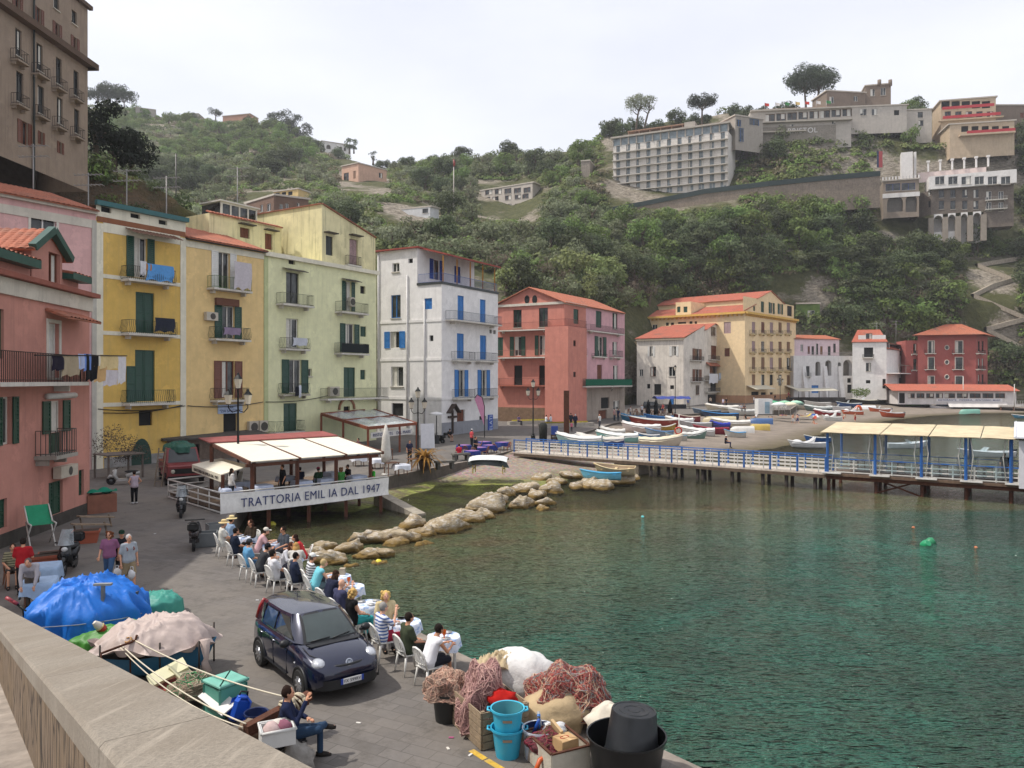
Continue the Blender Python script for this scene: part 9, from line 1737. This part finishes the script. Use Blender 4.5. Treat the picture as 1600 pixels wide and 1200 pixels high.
for i,(x,y,k,f_,kw,lb)in enumerate(((1239,663,'walk',(.2,-1),dict(sl=-1,bot='b9b9b9',lg=1),'bather in pale shorts wading at the beach edge, left of two'),(1246,663,'walk',(-.3,1),dict(sl=-1,bot='3a4a78',lg=1),'bather in blue shorts at the beach edge, right of two'),(1273,664,'ground',(.3,-.8),dict(sl=-1,bot='a03030',lg=0),'bather in red trunks sitting in the shallows'),(1336,660,'stand',(.4,-.8),dict(sl=-1,bot='a02a30',lg=1),'bather in red shorts at the water by the orange pedal boat'),(1318,658,'bend',(.6,-.5),dict(sl=-1,bot='a84a30',lg=1,sc=.8),'child bending down at the water edge'),(1206,653,'lie',(.8,.3),dict(sl=-1,bot='23242a',lg=0),'sunbather lying left of the beach group'),(1216,643,'ground',(.8,-.3),dict(sl=-1,bot='a03040',lg=0),'sunbather sitting up near the beach chairs'),(1228,640,'ground',(.6,-.6),dict(sl=0,top='c9a03a',bot='c9a03a',lg=0),'sunbather in yellow near the beach chairs'),(1248,650,'lie',(.9,-.2),dict(sl=0,top='3a3f68',bot='3a3f68',lg=0),'sunbather in navy lying on the sand'),(1222,650,'lie',(.9,.1),dict(sl=-1,bot='7a3a80',lg=0),'sunbather in purple lying on the sand'),(1263,648,'lie',(.8,.2),dict(sl=0,top='c9c9c9',bot='5a4a68',lg=0),'sunbather in white lying near the boats'),(1166,655,'ground',(.7,-.5),dict(sl=0,top='17181c',bot='17181c',lg=0),'person in black sitting on the sand'),(1181,653,'ground',(-.7,-.5),dict(sl=1,top='d0d0d0',bot='b9a9a0',lg=1),'person in white sitting on the sand'),(1240,636,'stand',(-.3,-.8),dict(sl=1,top='c9c9cc',bot='c9c4bc',lg=1),'person in white standing by the palazzo beach'))):
 p=P(x,y,1.);p=P(x,y,max(-.05,ground_z(p.x,p.y))+.01);person(lb,p,f_,k,sk=i%3,shoe='c08a6a',**kw)
for k in range(12):dup(CH,P(1196+6*(k%6),641-3*(k//6),1.9),.2*k,'white plastic chair stacked with others on the far beach','white chairs on the far beach',1.3)
for k in range(5):x=1252+8*k;mb=M_(cloth(['c9b04a','b9b9b9','3a5a9a','a84a3a','c9c9c9'][k]));mb.grid(6,3,lambda u,v:V((u*1.9,v*.7,.25+(.5*(u-.7)/.3 if u>.7 else 0))));o=mb.build('sun_lounger');p=P(x,646+2*(k%2),1.4);o.location=V((p.x,p.y,max(.1,ground_z(p.x,p.y))));o.rotation_euler=(0,0,.4*k);tag(o,['yellow','grey','blue','red','white'][k]+' sun lounger on the far beach','lounger')
a,b=P(1248,630,2.2),P(1310,628,2.2);t=thing('beach_shelter','open beach shelter with a pale striped canopy before the arcaded house','shelter',a);mb=M_(cloth('b9b4a4'));mb.hexa([a+V((0,0,2.7)),b+V((0,0,2.7)),b+V((0,4,3.3)),a+V((0,4,3.3))],[a+V((0,0,2.8)),b+V((0,0,2.8)),b+V((0,4,3.4)),a+V((0,4,3.4))]);mb.build('canopy',t,True);[M_(metal('2a2a2a')).tube([a.lerp(b,k/4),a.lerp(b,k/4)+V((0,0,2.7))],.08,5).build('post',t,True)for k in range(5)];mb=M_(mat('3a3634',.9,.5,1));q=a.lerp(b,.5)+V((0,2,.6));mb.box(q,((b-a).length*.8,1.4,1.2));mb.build('counter',t,True)
o=crown_mb(120,clumps(121,2.2,1.4,2.4,14,.9),70,.35,LM['bright']).build('bush');o.location=Q(1346,616,191)-V((0,0,2.2));tag(o,'green bush in front of the bright white house','bush')
mb=M_(plast('b8402c'));mb.tube([(.36*cos(x),0,.36*sin(x))for x in[6.2832*i/20 for i in range(21)]],.08,8,False);o=mb.build('lifebuoy');o.location=Q(1060,673,84);tag(o,'orange lifebuoy hanging on a pole among the boats','lifebuoy');pole_thing('pole','pole carrying the orange lifebuoy among the boats','pole',Q(1061,690,84.2),Q(1061,647,84.2),.06,WHP)
def rock_mat():
 m,nt,b=nodes('limestone');g_=N(nt,'ShaderNodeNewGeometry').outputs['Position'];n=noiset(nt,g_,1.6,8,.7);n2=noiset(nt,mapping(nt,g_,(1,1,3)),3.5,6);xyz=N(nt,'ShaderNodeSeparateXYZ');nt.links.new(g_,xyz.inputs[0])
 c=mixc(nt,ramp(nt,n,.35,.65),hexc('b3a58c'),hexc('867458'));c=mixc(nt,ramp(nt,n2,.5,.62),c,hexc('c0b8ac'));zz=N(nt,'ShaderNodeMath',operation='MULTIPLY_ADD');zz.inputs[1].default_value=.5;nt.links.new(n,zz.inputs[0]);nt.links.new(xyz.outputs[2],zz.inputs[2]);c=mixc(nt,ramp(nt,zz.outputs[0],.62,.4),c,hexc('7d6430'));c=mixc(nt,ramp(nt,zz.outputs[0],.34,.2),c,hexc('2a241a'))
 nt.links.new(c,b.inputs['Base Color']);b.inputs['Roughness'].default_value=.9;nt.links.new(bumpn(nt,n2,.8,.12,bumpn(nt,n,.8,.2)),b.inputs['Normal']);return m
RK=rock_mat()
for i,(x,y,w_)in enumerate([(487,874,60),(503,862,44),(517,882,64),(545,864,55),(568,874,46),(563,850,66),(585,872,50),(597,848,62),(618,836,34),(637,848,56),(620,852,46),(642,826,54),(662,838,52),(690,832,84),(722,818,64),(737,802,36),(750,812,50),(768,800,76),(775,789,46),(814,795,58),(795,775,40),(818,770,44),(838,778,48),(862,770,56),(853,790,42),(850,752,42),(872,757,40),(893,748,38),(902,764,40),(925,762,50),(948,765,50),(974,757,50),(990,750,30),(715,828,40),(848,798,34),(590,882,34),(660,852,40),(545,886,30)]):
 p=P(x,y,0);s=w_/F*p.y/2*.88;q=random.Random(i*3+1);mb=M_(RK);mb.ball((0,0,0),(s*1.2,s*.85,s*q.uniform(.52,.72)),34,24,0,0)
 pls=[(V((q.gauss(0,1),q.gauss(0,1),q.gauss(0,1))).normalized(),q.uniform(.55,.95))for _ in range(13)]
 for j,v in enumerate(mb.v):d=v.normalized();mb.v[j]=v*(min([1.15]+[h_/d.dot(n_)for n_,h_ in pls if d.dot(n_)>.1])+.16*noise.noise(d*1.8+V((i*3.1,0,0)))+.09*noise.noise(d*5+V((0,i*2.,0)))+.05*noise.noise(d*12))
 o=mb.build('rock');low=i>32;o.location=p+V((0,s*.5,s*(-.28 if low else .12)));o.rotation_euler=(q.uniform(-.25,.25),q.uniform(-.25,.25),q.uniform(0,1));tag(o,'pale weathered limestone boulder in the breakwater between the quay and the beach','rock','limestone boulders of the breakwater')
a,b=P(592,768,.8),P(657,806,.0);mb=M_(stone('9a9284',.6));d_=(b-a).cross(V((0,0,1))).normalized()*.35;mb.hexa([a-d_-V((0,0,2)),b-d_-V((0,0,2)),b+d_-V((0,0,2)),a+d_-V((0,0,2))],[a-d_,b-d_+V((0,0,.12)),b+d_+V((0,0,.12)),a+d_]);tag(mb.build('concrete_slip',None,loc=a),'narrow concrete slip running down into the water below the platform','slip')
for i,(x,y,c_,lb)in enumerate(((1446,852,'1f8a5c','left of two green floating buoys tied together'),(1453,848,'1f7a50','right of two green floating buoys tied together'),(1427,825,'a8623a','small orange brown buoy beyond the green buoys'),(1525,856,'a8623a','small orange brown buoy right of the green buoys'),(592,879,'cfc42a','yellow float drifting near the rocks'),(426,820,'b9b02a','yellow float in the shade under the platform'),(1004,808,'6ac4c4','pale turquoise float on the open water'))):
 p=P(x,y,0);s=.06*p.y/14*(1.5 if i in(0,1)else 1.if i in(4,5)else .5);mb=M_(plast(c_));mb.lathe([(0,-s),(s*.9,-s*.6),(s,s*.4),(s*.6,s),(0,s)],n=10);o=mb.build('buoy');o.location=p;o.rotation_euler=(.9,.3,i);tag(o,lb,'buoy')
for k,(px,py,rz)in enumerate(((322,853,.3),(340,838,.6))):t=thing('fish_crate',['grey plastic crate by the first diners','second grey plastic crate in front of the first diners'][k],'crate',P(px,py),rz);mb=M_(plast('6a6e70'));[mb.box(c_,s_)for c_,s_ in(((0,0,.03),(.8,.6,.04)),((-.4,0,.3),(.04,.62,.5)),((.4,0,.3),(.04,.62,.5)),((0,-.3,.3),(.82,.04,.5)),((0,.3,.3),(.82,.04,.5)))];mb.build('body',t)
for i,(x,y,w_,ang,co_,ci,k,cc,lb)in enumerate([(958,685,40,170,'b9b4ac','c9c6c0','cover','c9c6c0','small grey covered boat between the navy and turquoise boats'),(1012,692,40,168,'3f6f9a','c9c9c9','open','c9c9c9','mid blue rowing boat between the turquoise boat and the cream sheet'),(1062,666,44,174,'c0bcb6','d0cdc8','cover','d6d4d0','white covered boat behind the lifebuoy pole'),(1075,660,40,172,'7a3038','c9b8a8','open','b98a6a','small maroon rowing boat behind the motor boat with blue inside'),(1058,693,34,170,'a8a49a','6a8a9a','open','8aa0aa','small grey rowing boat below the lifebuoy'),(1160,678,40,176,'c9c6c0','d3d0ca','upturned','d3d0ca','white upturned hull right of the light blue rowing boat'),(1105,650,44,174,'4a5a6a','8a98a4','open','9aa6b0','slate grey boat below the highest white boat'),(1160,650,44,176,'b9b9b4','c9c9c6','cover','bdbdb8','silver grey covered boat on the back of the beach'),(990,662,40,168,'2a6a8a','c9c9c4','cover','3f7aa0','boat under a blue cover at the left end of the back row'),(1256,640,30,172,'b9b0a0','5a8a7a','open','6a9a8a','small green rowing boat before the shelter'),(1312,643,36,172,'c9c9c9','d3d3d3','motor','8a3038','white motor boat with a dark red seat before the shelter'),(1352,641,34,172,'d0d0d0','d6d6d4','upturned','d6d6d4','white upturned hull before the bright white house'),(1302,660,30,174,'c4c4c0','d3d3d0','pedalo','d3d3d0','white pedal boat near the waterline of the far beach')]):
 p=P(x,y,1.);p=P(x,y,max(.05,ground_z(p.x,p.y)));L=max(2.4,min(6.5,w_/F*p.y));boat(lb,p+V((0,.6,0)),L,L*.36,.72+.045*L,rad(ang),co_,ci,k,cc,None,None,'boat',3,0,i+50)
for k in range(10):x=985+7*k;p=P(x,648+3*(k%3),1.5);p.z=h_land(p.y)+.01;dup(TSQ,p,k,'dark cafe table by the black parasols in front of the weathered house','cafe tables by the black parasols',1.1)
for k in range(14):x=982+5.5*k;p=P(x,650+3*(k%2),1.5);p.z=h_land(p.y)+.01;dup(CHF,p,1.3*k,'dark cafe chair by the black parasols in front of the weathered house','cafe chairs by the black parasols',1.1)
p=P(1193,645,1.9);t=thing('changing_cabin','white changing cabin on the beach in front of the palazzo','cabin',V((p.x,p.y,h_land(p.y))));mb=M_(paint('d6d6d4'));mb.box((0,0,1.3),(2.4,2.,2.6));mb.build('wall',t);mb=M_(paint('8aa4b4'));mb.box((.3,-1.02,1.1),(.8,.04,2.));mb.build('door',t)
for k in range(5):
 p=P(1208+9*k,644+(k%2)*3,1.8);p.z=h_land(p.y)-.3;t=thing('beach_parasol',['green','white','pale green','cream','mint'][k]+' beach parasol over the far beach loungers','parasol',p);mb=M_(cloth(['5a9a78','d3d3d0','8ab89a','d0c8b0','a0c8b0'][k]));mb.lathe([(1.5,1.9),(.8,2.3),(0,2.45)],n=10);mb.build('canopy',t);mb=M_(WHP);mb.tube([(0,0,0),(0,0,2.4)],.04,5);mb.build('pole',t)
for x,y,f_,tp,bt,lb in((1003,652,(.3,-1),'c9c9cc','2a2c34','waiter in a white shirt among the black parasols'),(1036,650,(-.6,-.5),'8a3a3c','2a3a5a','person in a dark red top near the market stall'),(1075,641,(.2,-1),'3f5a8a','8a8478','person in a blue top beside the market stall'),(1110,638,(-.3,-1),'c9b8a0','3a3a40','person in beige before the weathered house shop'),(1178,637,(.8,-.3),'d0d0d0','5a6a80','person in white walking in front of the palazzo'),(1211,634,(-.8,-.2),'2a2a30','8a7a68','person in black walking in front of the palazzo'),(1232,633,(.5,-.6),'a84a50','3a3a44','person in red standing at the palazzo corner'),(640,716,(.4,-.8),'2a2e44','20222a','person in navy under the pergola edge'),(560,712,(-.5,-.6),'5a3a44','2a2a30','person in maroon under the pergola'),(985,655,(.6,-.3),'b9b4b0','4a5a74','person in a pale top at the left of the black parasols')):
 p=P(x,y,1.3);p.z=h_land(p.y)+.01;person(lb,p,f_,'stand',tp,bt)
t=thing('sign_board','white menu board standing beside the black scooter near the white house','sign',at(668,703),.3);mb=M_(paint('cfcfd2'));mb.box((0,0,1.3),(1.3,.08,2.3),0,Matrix.Rotation(-.12,3,'X'));mb.build('panel',t);mb=M_(WHP);[mb.bar((x,.3,0),(x,0,1.2),.06)for x in(-.5,.5)];mb.build('leg',t)
t=thing('patio_heater','patio heater with a white round top beside the white house','heater',at(682,694));mb=M_(metal('3a3a3c'));mb.lathe([(.3,0),(.28,.9),(.05,1.),(.05,2.9)],n=12);mb.build('stand',t);mb=M_(paint('d3d3d3'));mb.lathe([(.8,3.),(.5,3.2),(0,3.3)],n=16);mb.build('reflector',t)
t=thing('corner_stall','low brick coloured counter with a teal cloth at the corner of the salmon pink house','stall',P(157,800),.7);mb=M_(mat('8a5a48',.9,.2));mb.box((0,0,.45),(1.3,.8,.9));mb.build('counter',t);mb=M_(cloth('1f7a62'));mb.grid(10,6,lambda u,v:V(((u-.5)*1.35,(v-.5)*.8,.93+.16*sin(u*7)*sin(v*5)+.1)));mb.build('teal_cloth',t)
for px,py,rz,lb in((150,825,.9,'upper sloping plank trestle beside the terracotta trough'),(142,838,.9,'lower sloping plank trestle beside the terracotta trough')):
 t=thing('plank_bench',lb,'bench',P(px,py),rz);mb=M_(wood('8a7660'));mb.box((0,0,.5),(1.5,.35,.05),0,Matrix.Rotation(.15,3,'Y'));mb.build('plank',t);[mq.build('leg',t)for mq in[M_(wood('6a5846')).bar((x,-.15,0),(x,.15,.5),.05)for x in(-.6,.6)]]
for f,par,y0,y1,x0,x1 in((FY,TY,639,634,152,288),(FY,TY,645,633,160,284),(FT,TY,634,628,292,410),(FG,TY,628,616,414,520)):
 mb=M_(plast('2a2826'));q0,q1=f.uv(x0,y0),f.uv(x1,y1);mb.tube([f.pt(q0[0]+(q1[0]-q0[0])*k/12,q0[1]+(q1[1]-q0[1])*k/12-.25*sin(pi*k/12),.1)for k in range(13)],.035,5);o=mb.build('wall_cable',None,loc=f.pt(q0[0],q0[1]));tag(o,'dark cable sagging along the front wall of the '+('yellow' if f is FY else 'tan' if f is FT else 'pale green')+' house','cable','cables on the house fronts')
for o in list(bpy.data.objects):
 if o.type=='EMPTY' and o.get('label')=='x':
  for c in KIDS.get(o.name,[]):bpy.data.objects.remove(c)
  bpy.data.objects.remove(o)
